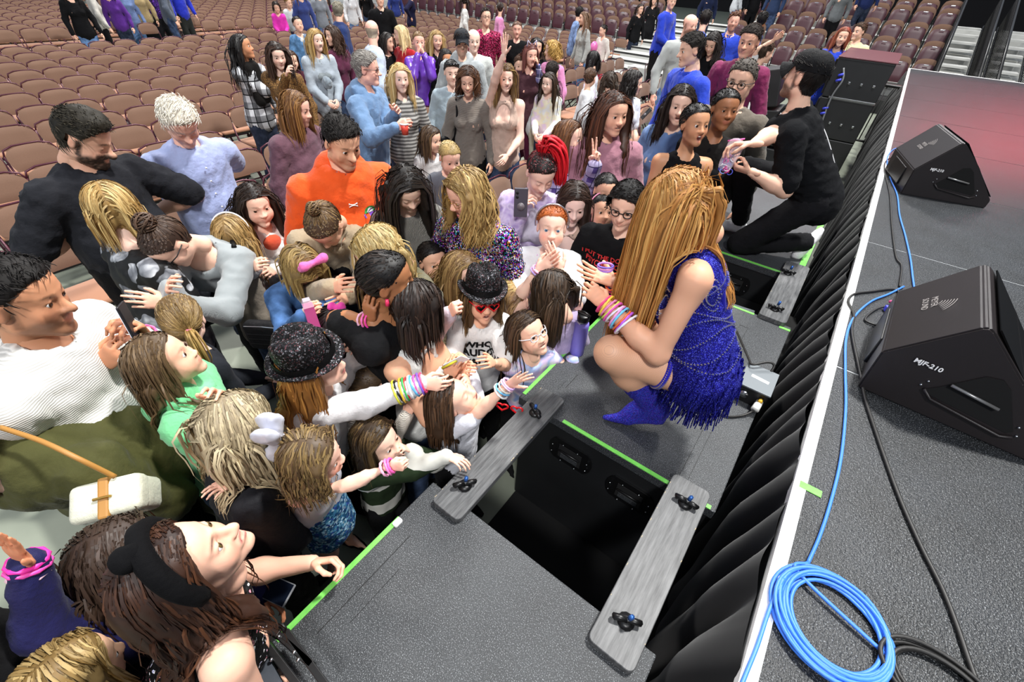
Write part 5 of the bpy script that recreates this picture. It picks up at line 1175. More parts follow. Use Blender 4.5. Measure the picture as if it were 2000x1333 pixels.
def ball_cap(I, m_, brim=True, dirn=1):
    RH, hs, HCn, root = I['RH'], I['hs'], I['HC'], I['root']; n = 32; V = []; K = 9
    for k in range(K):
        t_ = k / (K - 1); ph = t_ * math.pi / 2
        for i in range(n): a = i / n * 2 * math.pi; r_ = math.cos(ph) ** .75; V.append((.089 * r_ * math.cos(a), .112 * r_ * math.sin(a) - .012, .048 + .092 * math.sin(ph) ** .9 + .004 * (1 - t_) * math.sin(a)))
    V = np.array(V) * hs @ RH.T + HCn - root; Fc = [[k * n + i, k * n + (i + 1) % n, (k + 1) * n + (i + 1) % n, (k + 1) * n + i] for k in range(K - 1) for i in range(n)]
    c = mesh_obj('cap', V, Fc, m_, I['o'], True)
    if brim:
        V = []
        for th_ in (0, .006):
            for j in range(5):
                for i in range(13): a = math.pi * (.18 + .64 * i / 12); r_ = 1 + .62 * j / 4; x = .088 * math.cos(a) * (1 + .05 * j / 4); y = .108 * math.sin(a) * r_ - .01; V.append((x, dirn * y, .056 - .10 * (x / .1) ** 2 * j / 4 - .012 * j / 4 - th_))
        Fc = [[b + j * 13 + i, b + j * 13 + i + 1, b + (j + 1) * 13 + i + 1, b + (j + 1) * 13 + i][:: 1 if b == 0 else -1] for b in (0, 65) for j in range(4) for i in range(12)]
        V = np.array(V) * hs @ RH.T + HCn - root; mesh_obj('brim', V, Fc, m_, c, True)
    V, Fc = tubeVF([I['hp'](0, -.012, .139), I['hp'](0, -.012, .146)], .006 * hs, 8); mesh_obj('cap_button', V, Fc, m_, c, True)
def head_band(I, m_, w_=.008, y=.02, r_=1.12, nm='headband', lift=0):
    pts = [I['hp'](.083 * math.cos(a) * r_, y + .02 * math.sin(a), .03 + .092 * math.sin(a) * r_ + lift) for a in np.linspace(-.25, math.pi + .25, 19)]
    V, Fc = tubeVF(pts, w_ * I['hs'], 6); return mesh_obj(nm, V, Fc, m_, I['o'], True)
def bow(I, m_, c=(0, .0, .13), s_=.05, nm='hair_bow', vert=0):
    pr = []
    for sx in (-1, 1):
        q = [CAP(I['hp'](*c), I['hp'](c[0] + sx * s_, c[1], c[2] + s_ * .35), .012 * I['hs'], .026 * I['hs']), CAP(I['hp'](*c), I['hp'](c[0] + sx * s_, c[1], c[2] - s_ * .3), .012 * I['hs'], .020 * I['hs'])] if not vert else [CAP(I['hp'](*c), I['hp'](c[0] + j * .03 - .02, c[1] - .02, c[2] + sx * s_), .016, .050 * I['hs'], I['RH'][:, 0], .45) for j in (-1, 1)]; pr += q
    V, Fc = blob(pr, .006 if I['lod'] == 'N' else .01, .01, 1); V = V + vnorm(V, Fc) * (.002 * noise3(V, 120, 2))[:, None]; return mesh_obj(nm, V, Fc, m_, I['o'], True)
def bun(I, hcol, c, r_, col2=None):
    cw = np.array(I['hp'](*c)) + I['root']; hs = I['hs']; N_ = {'X': 60, 'N': 46, 'M': 22, 'F': 9}[I['lod']]; rg = np.random.default_rng(4); K = 9; Pt = []
    for i in range(N_):
        ax = nrm(rg.normal(size=3)); u = nrm(np.cross(ax, [0, 0, 1.1])); v_ = np.cross(ax, u); off = ax * rg.uniform(-.6, .6) * r_; rr_ = math.sqrt(max(r_ ** 2 - off @ off, 1e-6)) * rg.uniform(.85, 1.1); a = rg.uniform(0, 6.3) + np.linspace(0, 3.6, K); Pt.append(cw + off + rr_ * (np.cos(a)[:, None] * u + np.sin(a)[:, None] * v_))
    Pt = np.array(Pt); base = srl(HC.get(hcol, hcol)); c2 = srl(HC.get(col2, col2)) if col2 else base * 1.6; m_ = rg.uniform(0, .7, N_)[:, None]; C = (base * (1 - m_) + c2 * m_) * rg.uniform(.7, 1.2, N_)[:, None]
    V, Fc, C = ribbons(Pt, np.full(N_, .0042 * hs * (1 if I['lod'] in 'XN' else 1.7)), np.broadcast_to(C[:, None, :], (N_, K, 3)))
    q = [ELL(cw, (r_ * .92,) * 3)]; bv, bf = blob(q, .008, .01); V2 = np.concatenate([V, bv]); F2 = np.concatenate([Fc, bf + len(V)]); C2 = np.concatenate([C, np.repeat(base[None] * .7, len(bv), 0)])
    return mesh_obj('hair_bun', V2 - I['root'], F2, hair_m, I['o'], True, C2)
def ponytail(I, hcol, c, d, L_, rad=.024, col2=None, tie='f060a0', wave=0.0, sway=None):
    a = np.array(I['hp'](*c)) + I['root']; dw = I['RH'] @ nrm(d); p = [a, a + dw * .05 * I['hs']]; q = p[-1].copy(); dd = dw.copy()
    for k in range(5): dd = nrm(dd * .55 + np.array([0, 0, -.6]) + (np.array(sway) * .3 if sway is not None else 0)); q = q + dd * L_ / 5; p.append(q.copy())
    o_ = tail(I['o'], 'ponytail', a, p, rad, hcol, I['lod'], I['root'], 5, col2, wave=wave)
    V, Fc = tubeVF([I['hp'](*c) - dw * .004, I['hp'](*c) + dw * .014], .016 * I['hs'], 10); mesh_obj('hair_tie', V, Fc, mat('hair_tie_' + tie, tie, .6), I['o'], True); return o_
def thing_at(nm, label, cat, loc, rz=0, group=None): o = empty(nm, loc, rz); return tag(o, label, cat, group)
def phone(label, c, up, nrm_, m_case, screen=None, s_=1., cam_=True):
    up = nrm(up); n_ = np.array(nrm_, float); n_ = nrm(n_ - up * (up @ n_)); x = np.cross(up, n_); o = empty('phone', c); tag(o, label, 'phone'); R_ = Matrix(((x[0], up[0], n_[0]), (x[1], up[1], n_[1]), (x[2], up[2], n_[2]))).to_4x4()
    bm = bmesh.new(); box(bm, -.037 * s_, .037 * s_, -.078 * s_, .078 * s_, -.0045, .0045, .004); b_ = bm_obj('phone_body', bm, m_case, o); b_.data.transform(R_)
    if screen: bm = bmesh.new(); box(bm, -.034 * s_, .034 * s_, -.075 * s_, .075 * s_, .0045, .0052); q = bm_obj('screen', bm, screen, o); q.data.transform(R_)
    elif cam_:
        V, Fc = tubeVF([(-.020, .052, .004), (-.020, .052, .007)], .008, 10); V2, F2 = tubeVF([(-.020, .030, .004), (-.020, .030, .007)], .008, 10); a_, b2 = tubeVF([(0, -.02, .0045), (0, -.02, .009)], .021, 18)
        q = multi('camera_lens', [(V, Fc), (V2, F2)], deepblack_m, o); q.data.transform(R_); q = mesh_obj('ring_grip', a_, b2, mat('phone_grip', '6a6468', .4), o, True); q.data.transform(R_)
    return o
def band(I, pts, w_, th, m_, nm='strap'):
    "flat strap along local points"
    p = spline(pts, 6); T_ = np.gradient(p, axis=0); T_ /= np.linalg.norm(T_, axis=1)[:, None]; 
    return tube(nm, p - I['root'], w_, m_, I['o'], 6)
def torso_path(I, pts, g=.02):
    "points on the torso given as (across right, along up from pelvis 0..1, front +1/back -1) in the person's own frame"
    out = []
    for x, t_, f_ in pts:
        L_ = np.linalg.norm(I['NB'] - I['PV']); r_ = I['wr'] + (I['cr'] - I['wr']) * np.clip(t_ * 1.3 - .3, 0, 1); r_ += (I['hr'] - I['wr']) * np.clip(.3 - t_, 0, .3) / .3; y = math.sqrt(max(0, 1 - min(1, (x / 1.15) ** 2))) * .72 * f_
        out.append(I['PV'] + I['T'] * t_ * L_ + I['Rt'] * x * (r_ + g) + I['Ft'] * y * (r_ + g))
    return np.array(out)
# ------------------------------------------------------------------ the performer and the man kneeling beside her
rt = lambda *a: PX(*a)
I = person('performer with long copper hair squatting on the cabinet in a royal blue fringed dress', 1322, 405, h=1.72, yaw=-92, pitch=-48, roll=6, by=-88, kind='f', skin='e0a98a', hair='long', hcol='b07438', col2='d9a860', hlen=.56, vol=1.35, nhair=1500, lod='X', headz=1.86, base=ZD,
   pelv=tuple(PX(1366, 712, 1.31)), R=(1185, 540, 1.545), L=(1163, 578, 1.52), Rh_='open', Lh_='pinch', hdir={-1: (-.75, .1, .3), 1: (-.8, -.25, .15)}, dors={-1: (0, -.5, .7), 1: (.2, .3, -.9)}, pole={-1: (.1, -.3, -1), 1: (.2, .3, -1)}, sleeve=0, neck='tank', top=('dress', perf_seq), body_under=1, frontfall=1, girth=1.0, fold=.6, eyes='closed', legs=True,
   legp={-1: (PX(1196, 690, 1.34), PX(1283, 795, 1.03), (-.8, -.45, -.12), tuple(PX(1358, 735, 1.27))), 1: (PX(1225, 612, 1.2), (-.17, 1.78, 1.0), (-.8, .1, -.1), tuple(PX(1362, 690, 1.28)))})
PF = I
# fishnet tights on the legs and glitter boots
t = NT('fishnet_tights', 'c8926e', .5); v = t.n('TexVoronoi', Scale=10.); x = t.sep(); k_ = 150
a_ = t.math('ABSOLUTE', t.math('SINE', t.math('MULTIPLY', t.math('ADD', x[0], x[2]), k_ * 4.6))); b_ = t.math('ABSOLUTE', t.math('SINE', t.math('MULTIPLY', t.math('SUBTRACT', x[1], x[2]), k_ * 4.6)))
t.color(t.mix(t.math('LESS_THAN', t.math('MINIMUM', a_, b_), .20), 'dca886', 'c2947a')); tights_m = t.m
lr = 1.72
for s in (1, -1):
    hp2, kn_, an_, fd_ = I['LG'][s]
    I['finish']('tights', [CAP(hp2, kn_, .053 * lr, .038 * lr), CAP(kn_, kn_ + (an_ - kn_) * .35, .037 * lr, .036 * lr), CAP(kn_ + (an_ - kn_) * .35, an_, .036 * lr, .024 * lr)], .03, tights_m, fa_=0, vx=.008)
    up_ = nrm(kn_ - an_); tp = an_ + up_ * .22
    heel = an_ - fd_ * .035 + np.array([0, 0, -.075])
    q = [CAP(an_ + up_ * .03, an_ + fd_ * .10 - [0, 0, .052], .050, .036), CAP(tp, an_, .060, .048), CAP(an_, an_ + np.array([0, 0, -.055]) - fd_ * .012, .044, .036), CAP(an_ + fd_ * .0 - [0, 0, .045], an_ + fd_ * .11 - [0, 0, .075], .040, .030), CAP(an_ + fd_ * .11 - [0, 0, .078], an_ + fd_ * .205 - [0, 0, .088], .029, .010)]
    bt_ = I['finish']('boot', q, .02, boot_m, fa_=.004, fr=22, vx=.006)
    V, Fc = tubeVF([heel + [0, 0, .03] - I['root'], heel - [0, 0, .02] - I['root']], [.026, .021], 12); mesh_obj('boot_heel', V, Fc, boot_m, bt_, True)
# garter
hp2, kn_, an_, fd_ = I['LG'][-1]; ga = hp2 + (kn_ - hp2) * .42; gd = nrm(kn_ - hp2); gu = nrm(np.cross(gd, [0, 0, 1.])); gw = np.cross(gd, gu); gr = .0525 * lr * .87
pts = [ga + gu * math.cos(q) * gr + gw * math.sin(q) * gr - I['root'] for q in np.linspace(0, 2 * math.pi, 33)[:-1]]
V, Fc = tubeVF(pts, .011, 8, close=True); gt = mesh_obj('garter', V, Fc, fab('2018b0', .5, name='royal_blue_ribbon'), I['o'], True)
rhin = NT('rhinestone', 'f4f4ff', .08, .9).m; gems = []
def gem(p, r_=.0032): 
    o6 = np.array([(1, 0, 0), (-1, 0, 0), (0, 1, 0), (0, -1, 0), (0, 0, 1), (0, 0, -1)]) * r_; return (np.asarray(p) + o6, [[0, 2, 4], [2, 1, 4], [1, 3, 4], [3, 0, 4], [2, 0, 5], [1, 2, 5], [3, 1, 5], [0, 3, 5]])
for k in range(64):
    q = k / 64 * 2 * math.pi
    for e in (-.006, .006): gems.append(gem(ga + gd * e + (gu * math.cos(q) + gw * math.sin(q)) * (gr + .010) - I['root'], .0036))
multi('rhinestones', gems, rhin, gt, False)['kind'] = 'stuff'
# rhinestone swirls projected on the dress
from mathutils.bvhtree import BVHTree
me = I['top'].data; bvh = BVHTree.FromPolygons([v.co for v in me.vertices], [p.vertices for p in me.polygons]); gems = []; c_ = (I['PV'] + I['NB']) / 2 - I['root']
Tn, Rn, Fn = I['T'], I['Rt'], I['Ft']; TL = np.linalg.norm(I['NB'] - I['PV'])
def proj_gem(ang, t_, r_=.0042):
    d = Rn * math.cos(ang) + Fn * math.sin(ang); p = I['PV'] + Tn * (t_ * TL) - I['root']; h_ = bvh.ray_cast(Vector(p + d * .5), -Vector(d), .6)
    if h_[0] is not None: gems.append(gem(np.array(h_[0]) + d * .003, r_))
sideA = math.pi  # the side towards the camera (her left)
for row in range(5):
    for k in range(46):
        u = k / 45; proj_gem(sideA - 1.5 + 3.0 * u, .16 + .10 * row + .07 * math.sin(u * 7 + row * 1.3), .0042)
for cx_, ct_ in ((sideA + .35, .72), (sideA - .75, .66), (sideA + 1.25, .70)):
    for rad in (.07, .045):
        for k in range(26): q = k / 26 * 2 * math.pi; proj_gem(cx_ + rad * 3.4 * math.cos(q), ct_ + rad * 1.7 * math.sin(q) * (1 + .3 * math.cos(q)))
for k in range(60): u = k / 60; proj_gem(sideA - 1.2 + 2.4 * u, .86 - .12 * math.sin(u * math.pi), .003)
multi('rhinestones', gems, rhin, I['top'], False)['kind'] = 'stuff'
# dress skirt and fringe
H0 = I['PV']; sk = I['finish']('skirt', [CAP(H0 + Tn * .08, H0 + np.array([.01, .0, -.02]), .118, .128, nrm([0, 1, .1]), .98), CAP(H0 + [.02, 0, 0], H0 + [.03, .0, -.07], .118, .10)], .03, perf_seq, fa_=.006, vx=.009)
rg = np.random.default_rng(8); V = np.array([v.co[:] for v in sk.data.vertices]) + I['root']; V2 = np.array([v.co[:] for v in I['top'].data.vertices]) + I['root']
cand = np.concatenate([V[V[:, 2] < H0[2] + .06], V2[(V2 - H0) @ Tn < .10]]); ids_ = rg.choice(len(cand), 620); K = 7; P0 = cand[ids_]; out = nrm(P0.mean(0) - 0) * 0
dirs = (P0 - H0) * [1, 1, 0]; dirs /= np.linalg.norm(dirs, axis=1)[:, None] + 1e-6; L_ = rg.uniform(.04, .085, 620); s = np.linspace(0, 1, K)
Pt = P0[:, None, :] + dirs[:, None, :] * (.008 + .008 * s)[None, :, None] + np.array([0, 0, -1.]) * (L_[:, None] * s)[:, :, None] + rg.normal(size=(620, 1, 3)) * .006 * s[None, :, None]
Pt[..., 2] = np.maximum(Pt[..., 2], ZD + .012)
V, Fc, C = ribbons(Pt, np.full(620, .0028), np.ones((620, K, 3)), 3, .9, 1.0); fr = mesh_obj('fringe', V - I['root'], Fc, perf_seq, sk, True); fr['kind'] = 'stuff'
# dress straps
strap_m = fab('1a1590', .45, name='blue_strap')
for s in (1, -1):
    sw_ = I['S'][s]; p = [I['NB'] - Tn * .13 + Rn * s * .075 + Fn * .075, I['NB'] - Tn * .03 + Rn * s * .085 + Fn * .05, I['NB'] - Tn * .005 + Rn * s * .085, I['NB'] - Tn * .06 + Rn * s * .085 - Fn * .075, I['NB'] - Tn * .2 + Rn * s * .075 - Fn * .085]
    st_ = tube('strap', spline(np.array(p) - I['root'], 6), .010, strap_m, I['o'], 8)
wrist_bands(I, -1, ['f04a8c', 'f2d24a', 'f08ac8', 'd8f060', 'f060c0', 'e8e8f0', 'f0a0d8', '70c8f0', 'f07040', 'c060e0', 'e8e8f0'], dt=.026, r0=1.28)
wrist_bands(I, 1, ['f07040', 'f04a8c', '5ab0e8', 'f2d24a', 'f0a0d8', '60c878'], dt=.026, r0=1.25)
a_, e_, w3, fd_ = I['arms'][1]; c_ = w3 + fd_ * .07 + [0, 0, .03]
for k, cc in enumerate(('b07ae0', 'f0a0d8', '8a70e0')):
    pts = [c_ + [.03 * math.cos(q), .025 * math.sin(q), .004 * k + .006 * math.sin(q + k)] for q in np.linspace(0, 6.28, 19)[:-1]]; V, Fc = tubeVF(pts, .0035, 6, close=True)
    o = mesh_obj('bead_bracelet', V - c_, Fc, mat('bracelet_' + cc, cc, .4), None, True); o.location = c_; tag(o, ('violet', 'pink', 'deep violet')[k] + ' bead bracelet lying in the open hand of the performer', 'bracelet')
# in-ear pack cable
tube('monitor_wire', spline([I['NB'] - Fn * .07, I['NB'] - Tn * .2 - Fn * .10, I['NB'] - Tn * .33 - Fn * .10 + Rn * .02, I['NB'] - Tn * .38 - Fn * .085], 6) - I['root'], .003, white_m, I['o'])
pk = [I['PV'] + Tn * .12 - Fn * .10 - I['root']]; V, Fc = tubeVF([pk[0] - Tn * .04, pk[0] + Tn * .04], .022, 8); mesh_obj('belt_pack', V, Fc, blackmatt_m, I['o'], True)
# --- man in black
I = person('man in a black cap and black tee kneeling on the far cabinet', 1572, 152, h=1.78, yaw=-118, pitch=4, by=-88, kind='m', skin='light', hair='short', hcol='black', lod='N', headz=2.03, base=ZD, pelv=(-.03, 3.42, 1.40), beard=('black', .75), glasses=None,
   R=(1452, 292, 1.72), L=(1452, 328, 1.60), Rh_='pinch', Lh_='grip', hdir={-1: (-1, -.1, .05), 1: (-1, -.1, -.2)}, dors={-1: (0, -.5, -.7), 1: (0, .3, 1)}, pole={-1: (.3, -.2, -1), 1: (.2, .3, -1)}, sleeve=.42, top=('black_tee', fab('0f1013')), bottom=fab('17171a'), shoe=fab('eeeef0', .5), hemz=-.02,
   legp={-1: ((-.33, 3.36, .97), (.05, 3.60, .99), (.3, .55, .8)), 1: ((-.52, 3.60, 1.40), (-.43, 3.68, .99), (-.95, -.25, -.1))})
ball_cap(I, fab('131315', .7))
p = [I['NB'] + I['T'] * .03 + I['Ft'] * .06, I['NB'] + I['T'] * .035 - I['Rt'] * .06, I['NB'] + I['T'] * .03 - I['Ft'] * .055, I['NB'] + I['T'] * .035 + I['Rt'] * .06]; V, Fc = tubeVF(spline(p + [p[0]], 6) - I['root'], .003, 6); mesh_obj('silver_chain', V, Fc, chrome_m, I['o'], True)
tube('earpiece_wire', spline([I['HC'] + I['RH'] @ np.array([.08, -.02, -.02]), I['NB'] - I['Ft'] * .06, I['NB'] - I['T'] * .12 - I['Ft'] * .12, I['NB'] - I['T'] * .3 - I['Ft'] * .135, I['PV'] + I['T'] * .05 - I['Ft'] * .13], 6) - I['root'], .003, white_m, I['o'])
MAN = I
# zip bag of bracelets in his hands
cb = (np.array(I['arms'][-1][2]) + I['arms'][1][2]) / 2 + [-.10, -.02, -.01]; zb = thing_at('zip_bag', 'clear zip bag of pink and blue bracelets held by the kneeling man', 'bag', cb)
t = NT('clear_plastic_film', 'f4e8f4', .08, Alpha=.38); film = t.m
q = [CAP((-.02, 0, -.055), (-.005, 0, .055), .042, .048, (0, 1, 0), .35)]; V, Fc = blob(q, .008, .01); V = V + vnorm(V, Fc) * (.004 * noise3(V, 60, 1))[:, None]; mesh_obj('bag_film', V, Fc, film, zb, True)
V, Fc = tubeVF([(-.055, 0, .075), (.03, 0, .105)], .004, 6); mesh_obj('zip_strip', V, Fc, mat('pink_zip', 'f060b0', .4), zb, True)
rg = np.random.default_rng(2)
for cc in ('f050a0', '4a58d0', 'f0f0f4', '8aa0e8', 'e070c0'):
    pr = []
    for k in range(5): c0 = rg.uniform([-.04, -.01, -.09], [.02, .01, -.01]); u = nrm(rg.normal(size=3)); v_ = nrm(np.cross(u, rg.normal(size=3))); pr.append(tubeVF([c0 + .016 * (u * math.cos(w_) + v_ * math.sin(w_)) for w_ in np.linspace(0, 6.28, 13)[:-1]], .003, 5, close=True))
    multi('bracelets', pr, mat('bracelet_' + cc, cc, .4), zb)
# ------------------------------------------------------------------ people nearest the stage, front rows
A_ = np.array
# left edge
I = person('man in a white long-sleeved sweater holding up a phone at the left edge', 42, 585, h=1.76, yaw=48, pitch=-8, roll=4, by=45, kind='m', skin='c98f6c', hair='short', hcol='black', lod='N', girth=1.28, pole={1: (-.1, -1, -.8)}, top=('sweater', knit('e6e4de', 46, 2, .25)), bottom=J['blackj'], sleeve={1: .62, -1: .95}, R=(205, 690, 1.42), L=(268, 640, 1.46), Rh_='grip', Lh_='grip', hdir={1: (.5, .45, .55)}, ext=.9, beard=('black', .5), shoe=J['blackj'], mouth='closed', collar=None)
wrist_bands(I, -1, ['f06aa8', 'e8e8e8'], dt=.05); WM = I
phone('dark phone with lit white screen held by the man in the white sweater', tuple((I['arms'][-1][2] + I['arms'][1][2]) / 2 + A_([.05, .05, .10])), (-.25, .1, 1), (-.5, -.7, .5), mat('phone_case', '17181c', .4), NT('lit_screen', 'dfe4ff', .3, Emission_Color=(.8, .86, 1, 1), Emission_Strength=.9).m)
I = person('girl in a mint green sweatshirt with pink letters looking up to the right', 322, 706, h=1.52, hscale=.90, yaw=72, pitch=18, by=62, kind='c', skin='f0bb9f', hair='long', hcol='5a4630', col2='7a6244', hlen=.22, lod='N', top=('sweatshirt', fab('79cf92')), hood=True, bottom=J['jeans'], R='front', L=(428, 772, None), Lh_='relaxed', Rh_='relaxed', iris='brown', gather=None, blush=.5, wave=.004)
on_chest(I, 'shirt_lettering', 'GAP', .12, fab('d86ab4', name='pink_felt'), dz=-.17, dx=0, rot=.25, bold=.005)
bow(I, white_m, (0, -.075, .075), .012, 'hair_clip')
I = person('girl seen from behind with a low ponytail and pink tie beside the green sweatshirt', 358, 628, h=1.38, yaw=168, pitch=-12, kind='c', skin='fair', hair='slick', hcol='6a5230', col2='a08450', gather=(.02, -.10, -.01), lod='N', top=('jacket', fab('25282e')), bottom=J['jeans'], R='front', L='front')
ponytail(I, '8a6c3c', (.02, -.10, -.01), (.2, -.9, -.2), .15, .014, 'b89a5c', 'f07898')
I = person('woman seen from behind in a black and silver floral blouse with a blonde bob', 222, 412, h=1.66, yaw=178, pitch=-14, kind='f', skin='fair', hair='bob', hcol='a5824a', col2='e0c486', hlen=.165, lod='N', top=('floral_blouse', floral()), bottom=J['blackj'], R='front', L='front', vol=1.15, girth=1.12, nhair=520)
I = person('bearded man in a black tee looking down behind the blonde bob', 165, 270, h=1.84, yaw=55, pitch=-32, by=25, kind='m', skin='e0ad92', hair='quiff', hcol='2c2820', col2='4a4438', lod='N', top=('tee', fab('232429')), bottom=J['blackj'], sleeve=.44, beard=('1d1611', .95), girth=1.22, R=(185, 430, 1.28), L=(285, 425, 1.15), eyes='closed')
wrist_bands(I, -1, ['141414'], rad=.010, beads=False)
I = person('white-haired man in a pale blue buttoned shirt looking down', 352, 240, h=1.80, yaw=8, pitch=-38, by=20, kind='m', skin='eeb8a4', hair='short', hcol='e6dfcf', col2='f6f2ea', lod='N', top=('buttoned_shirt', poplin), collar='buttons', bottom=J['djeans'], R=(372, 405, 1.0), L=(470, 330, 1.0), eyes='closed', girth=1.12, brow='white', vol=1.3, tuck=1)
tube('belt', torso_path(I, [(1, .02, 0), (.7, .02, .8), (0, .02, 1), (-.7, .02, .8), (-1, .02, 0), (-.6, .02, -.8), (0, .02, -1), (.6, .02, -.8), (1, .02, 0)], .03) - I['root'], .014, B, I['o'], 6)
I = person('woman with a high bun and black glasses leaning down in a grey off-shoulder sweatshirt', 332, 475, h=1.70, yaw=-62, pitch=-48, by=-40, kind='f', skin='f0c3ab', hair='slick', hcol='3a2a22', col2='5c4636', gather=(0, -.055, .095), lod='N', lean=38, side=-6, top=('sweatshirt', knit('9fa6a8', 240, 0, .1)), bottom=J['blackj'], R=(330, 560, None), L=(300, 590, None), glasses=(black_m, .0026), eyes='closed', girth=1.15, neck='wide')
bun(I, '3a2a22', (0, -.055, .125), .042, '6a5240')
st = torso_path(I, [(-.75, 1.0, -.5), (-.3, .8, -1), (.2, .5, -1), (.6, .2, -.8), (.9, .0, -.3), (.9, .05, .6)], .025); band(I, st, .012, .004, fab('0e0e0f', .5), nm='bag_strap')
bg = thing_at('crossbody_bag', 'black quilted crossbody bag at the hip of the woman in the grey sweatshirt', 'bag', tuple(PX(528, 655, 1.02)), .6)
bm = bmesh.new(); box(bm, -.11, .11, -.035, .035, -.08, .08, .028, seg=3); bm_obj('bag_body', bm, fab('111113', .5), bg, True)
for q in (-.03, 0, .03): V, Fc = tubeVF([(-.085, -.037, q), (.085, -.037, q)], .0025, 5); mesh_obj('seam', V, Fc, black_m, bg)
V, Fc = tubeVF([(-.09, -.03, .07), (0, -.034, .078), (.09, -.03, .07)], .003, 5); mesh_obj('zip', V, Fc, steel_m, bg)
I = person('girl with long dark hair in a white and orange top beside the orange hoodie', 500, 400, h=1.48, yaw=12, pitch=-6, by=20, kind='c', skin='f2c6b0', hair='long', hcol='221813', col2='3a2a20', hlen=.42, lod='N', top=('top', fab('e9e4df')), bottom=J['jeans'], R=(500, 520, None), L=(530, 530, None), Rh_='grip', Lh_='grip', wave=.006, irisgaze=(.4, 1, 0))
V, Fc = blob([ELL(I['NB'] - I['T'] * .07 + I['Ft'] * I['cr'] * .62, (.055, .03, .05), R=np.stack([I['Rt'], I['Ft'], I['T']]))], .008, .01); mesh_obj('orange_print', V - I['root'], Fc, fab('d8583a'), I['top'], True)
I = person('small child seen from behind with dark blonde hair and a thin white headband', 455, 462, h=1.40, yaw=165, pitch=-5, kind='c', skin='fair', hair='long', hcol='8a6c3e', col2='c0a068', hlen=.26, lod='N', top=('top', fab('8f8578')), bottom=J['jeans'])
head_band(I, white_m, .005, -.0, 1.12)
I = person('man in a bright orange hoodie looking down to the right', 668, 278, h=1.84, yaw=26, pitch=-22, by=14, kind='m', skin='e8b090', hair='short', hcol='17120f', lod='N', top=('hoodie', fab('f25a1c', .75)), hood=True, bottom=J['djeans'], girth=1.30, R='hang', L='hang', beard=('2a1c16', .28))
def emblem(I, cx, cz, sc_):
    NB, T_, Ft, Rt, root = I['NB'], I['T'], I['Ft'], I['Rt'], I['root']; me = I['top'].data; bvh = BVHTree.FromPolygons([v.co for v in me.vertices], [p.vertices for p in me.polygons])
    def put(nm, poly, c):
        V = []
        for x, z in poly:
            p = NB - Rt * (cx + x * sc_) + T_ * (cz + z * sc_) - root; h_ = bvh.ray_cast(Vector(p + Ft * .6), -Vector(Ft), 1.2); V.append(np.array(h_[0]) + Ft * .004 if h_[0] is not None else p)
        mesh_obj(nm, V, [list(range(len(V)))], mat('print_' + c, c, .6), I['top'])
    arc = [(math.cos(a), math.sin(a)) for a in np.linspace(0, math.pi, 11)]
    put('emblem_arch', arc, '3f9a4a'); put('emblem_sun', [(x * .55, y * .75 + .02) for x, y in arc], 'e8e8f6'); put('emblem_heart', [(0, .25), (.2, .5), (.12, .65), (0, .55), (-.12, .65), (-.2, .5)], '3a54c0'); put('emblem_banner', [(-1.15, -.05), (1.15, -.05), (1.1, -.55), (-1.1, -.55)], '7a4ab8')
emblem(I, .072, -.165, .036)
def logo_h(I, cx, cz, w_, m_):
    NB, T_, Ft, Rt, root = I['NB'], I['T'], I['Ft'], I['Rt'], I['root']; me = I['top'].data; bvh = BVHTree.FromPolygons([v.co for v in me.vertices], [p.vertices for p in me.polygons]); pr = []
    def pt(x, z): p = NB - Rt * (cx + x) + T_ * (cz + z) - root; h_ = bvh.ray_cast(Vector(p + Ft * .6), -Vector(Ft), 1.2); return np.array(h_[0]) + Ft * .003 if h_[0] is not None else p
    for sg in (1, -1): pr.append(tubeVF([pt(x * w_, sg * (.55 - .45 * (1 - x * x)) * w_ * .8) for x in np.linspace(-1, 1, 9)], w_ * .12, 5))
    for sx in (-1, 1): pr.append(tubeVF([pt(sx * w_, -.55 * w_ * .8), pt(sx * w_ * 1.0, .55 * w_ * .8)], .0005, 4))
    multi('chest_mark', pr, m_, I['top'])
logo_h(I, -.015, -.105, .022, white_m)
I = person('woman with straight reddish brown hair in a mauve blouse behind the orange hoodie', 578, 212, h=1.68, yaw=62, pitch=-14, by=40, kind='f', skin='f0bda6', hair='long', hcol='5e3c20', col2='a07440', hlen=.26, lod='N', top=('blouse', fab('6a4a56')), bottom=J['blackj'], girth=1.3, fringe=1)
I = person('woman with a messy bun bending down in an unbuttoned tan jacket', 636, 440, h=1.70, yaw=-28, pitch=-55, by=10, kind='f', skin='eab699', hair='slick', hcol='4a3526', col2='8c7048', gather=(0, -.05, .10), lod='N', lean=34, side=-8, top=('jacket', fab('a8967c')), collar=1, open_front=fab('121214'), bottom=J['jeans'], R=(660, 560, None), L=(670, 585, 1.2), eyes='closed', Lh_='relaxed')
bun(I, '4a3526', (0, -.055, .135), .030, '8c7048')
I = person('girl with a pink hair bow and denim jacket looking down at a pink bracelet kit', 588, 522, h=1.43, yaw=28, pitch=-52, by=24, kind='c', skin='eec0a2', hair='half' if 0 else 'long', hcol='7a6038', col2='b89c60', hlen=.10, lod='N', top=('denim_jacket', denim('31517c')), collar=1, open_front=fab('e8e4e0'), bottom=J['blackj'], R=(602, 610, None), L=(622, 600, None), Rh_='grip', Lh_='grip', eyes='closed')
bow(I, fab('f070b8', .6), (.0, .02, .135), .055)
bk = thing_at('bracelet_kit', 'pink bracelet kit bag in the hands of the girl in the denim jacket', 'bag', tuple(I['arms'][1][2] + I['Ft'] * .07 + A_([0, 0, .03])), .4)
V, Fc = tubeVF([(0, 0, -.07), (0, 0, .07)], [.032, .028], 4); mesh_obj('pouch', V, Fc, mat('pink_pouch', 'e05aa0', .3), bk); V, Fc = tubeVF([(0, 0, .07), (0, 0, .10)], [.03, .02], 4); mesh_obj('clear_top', V, Fc, film, bk)
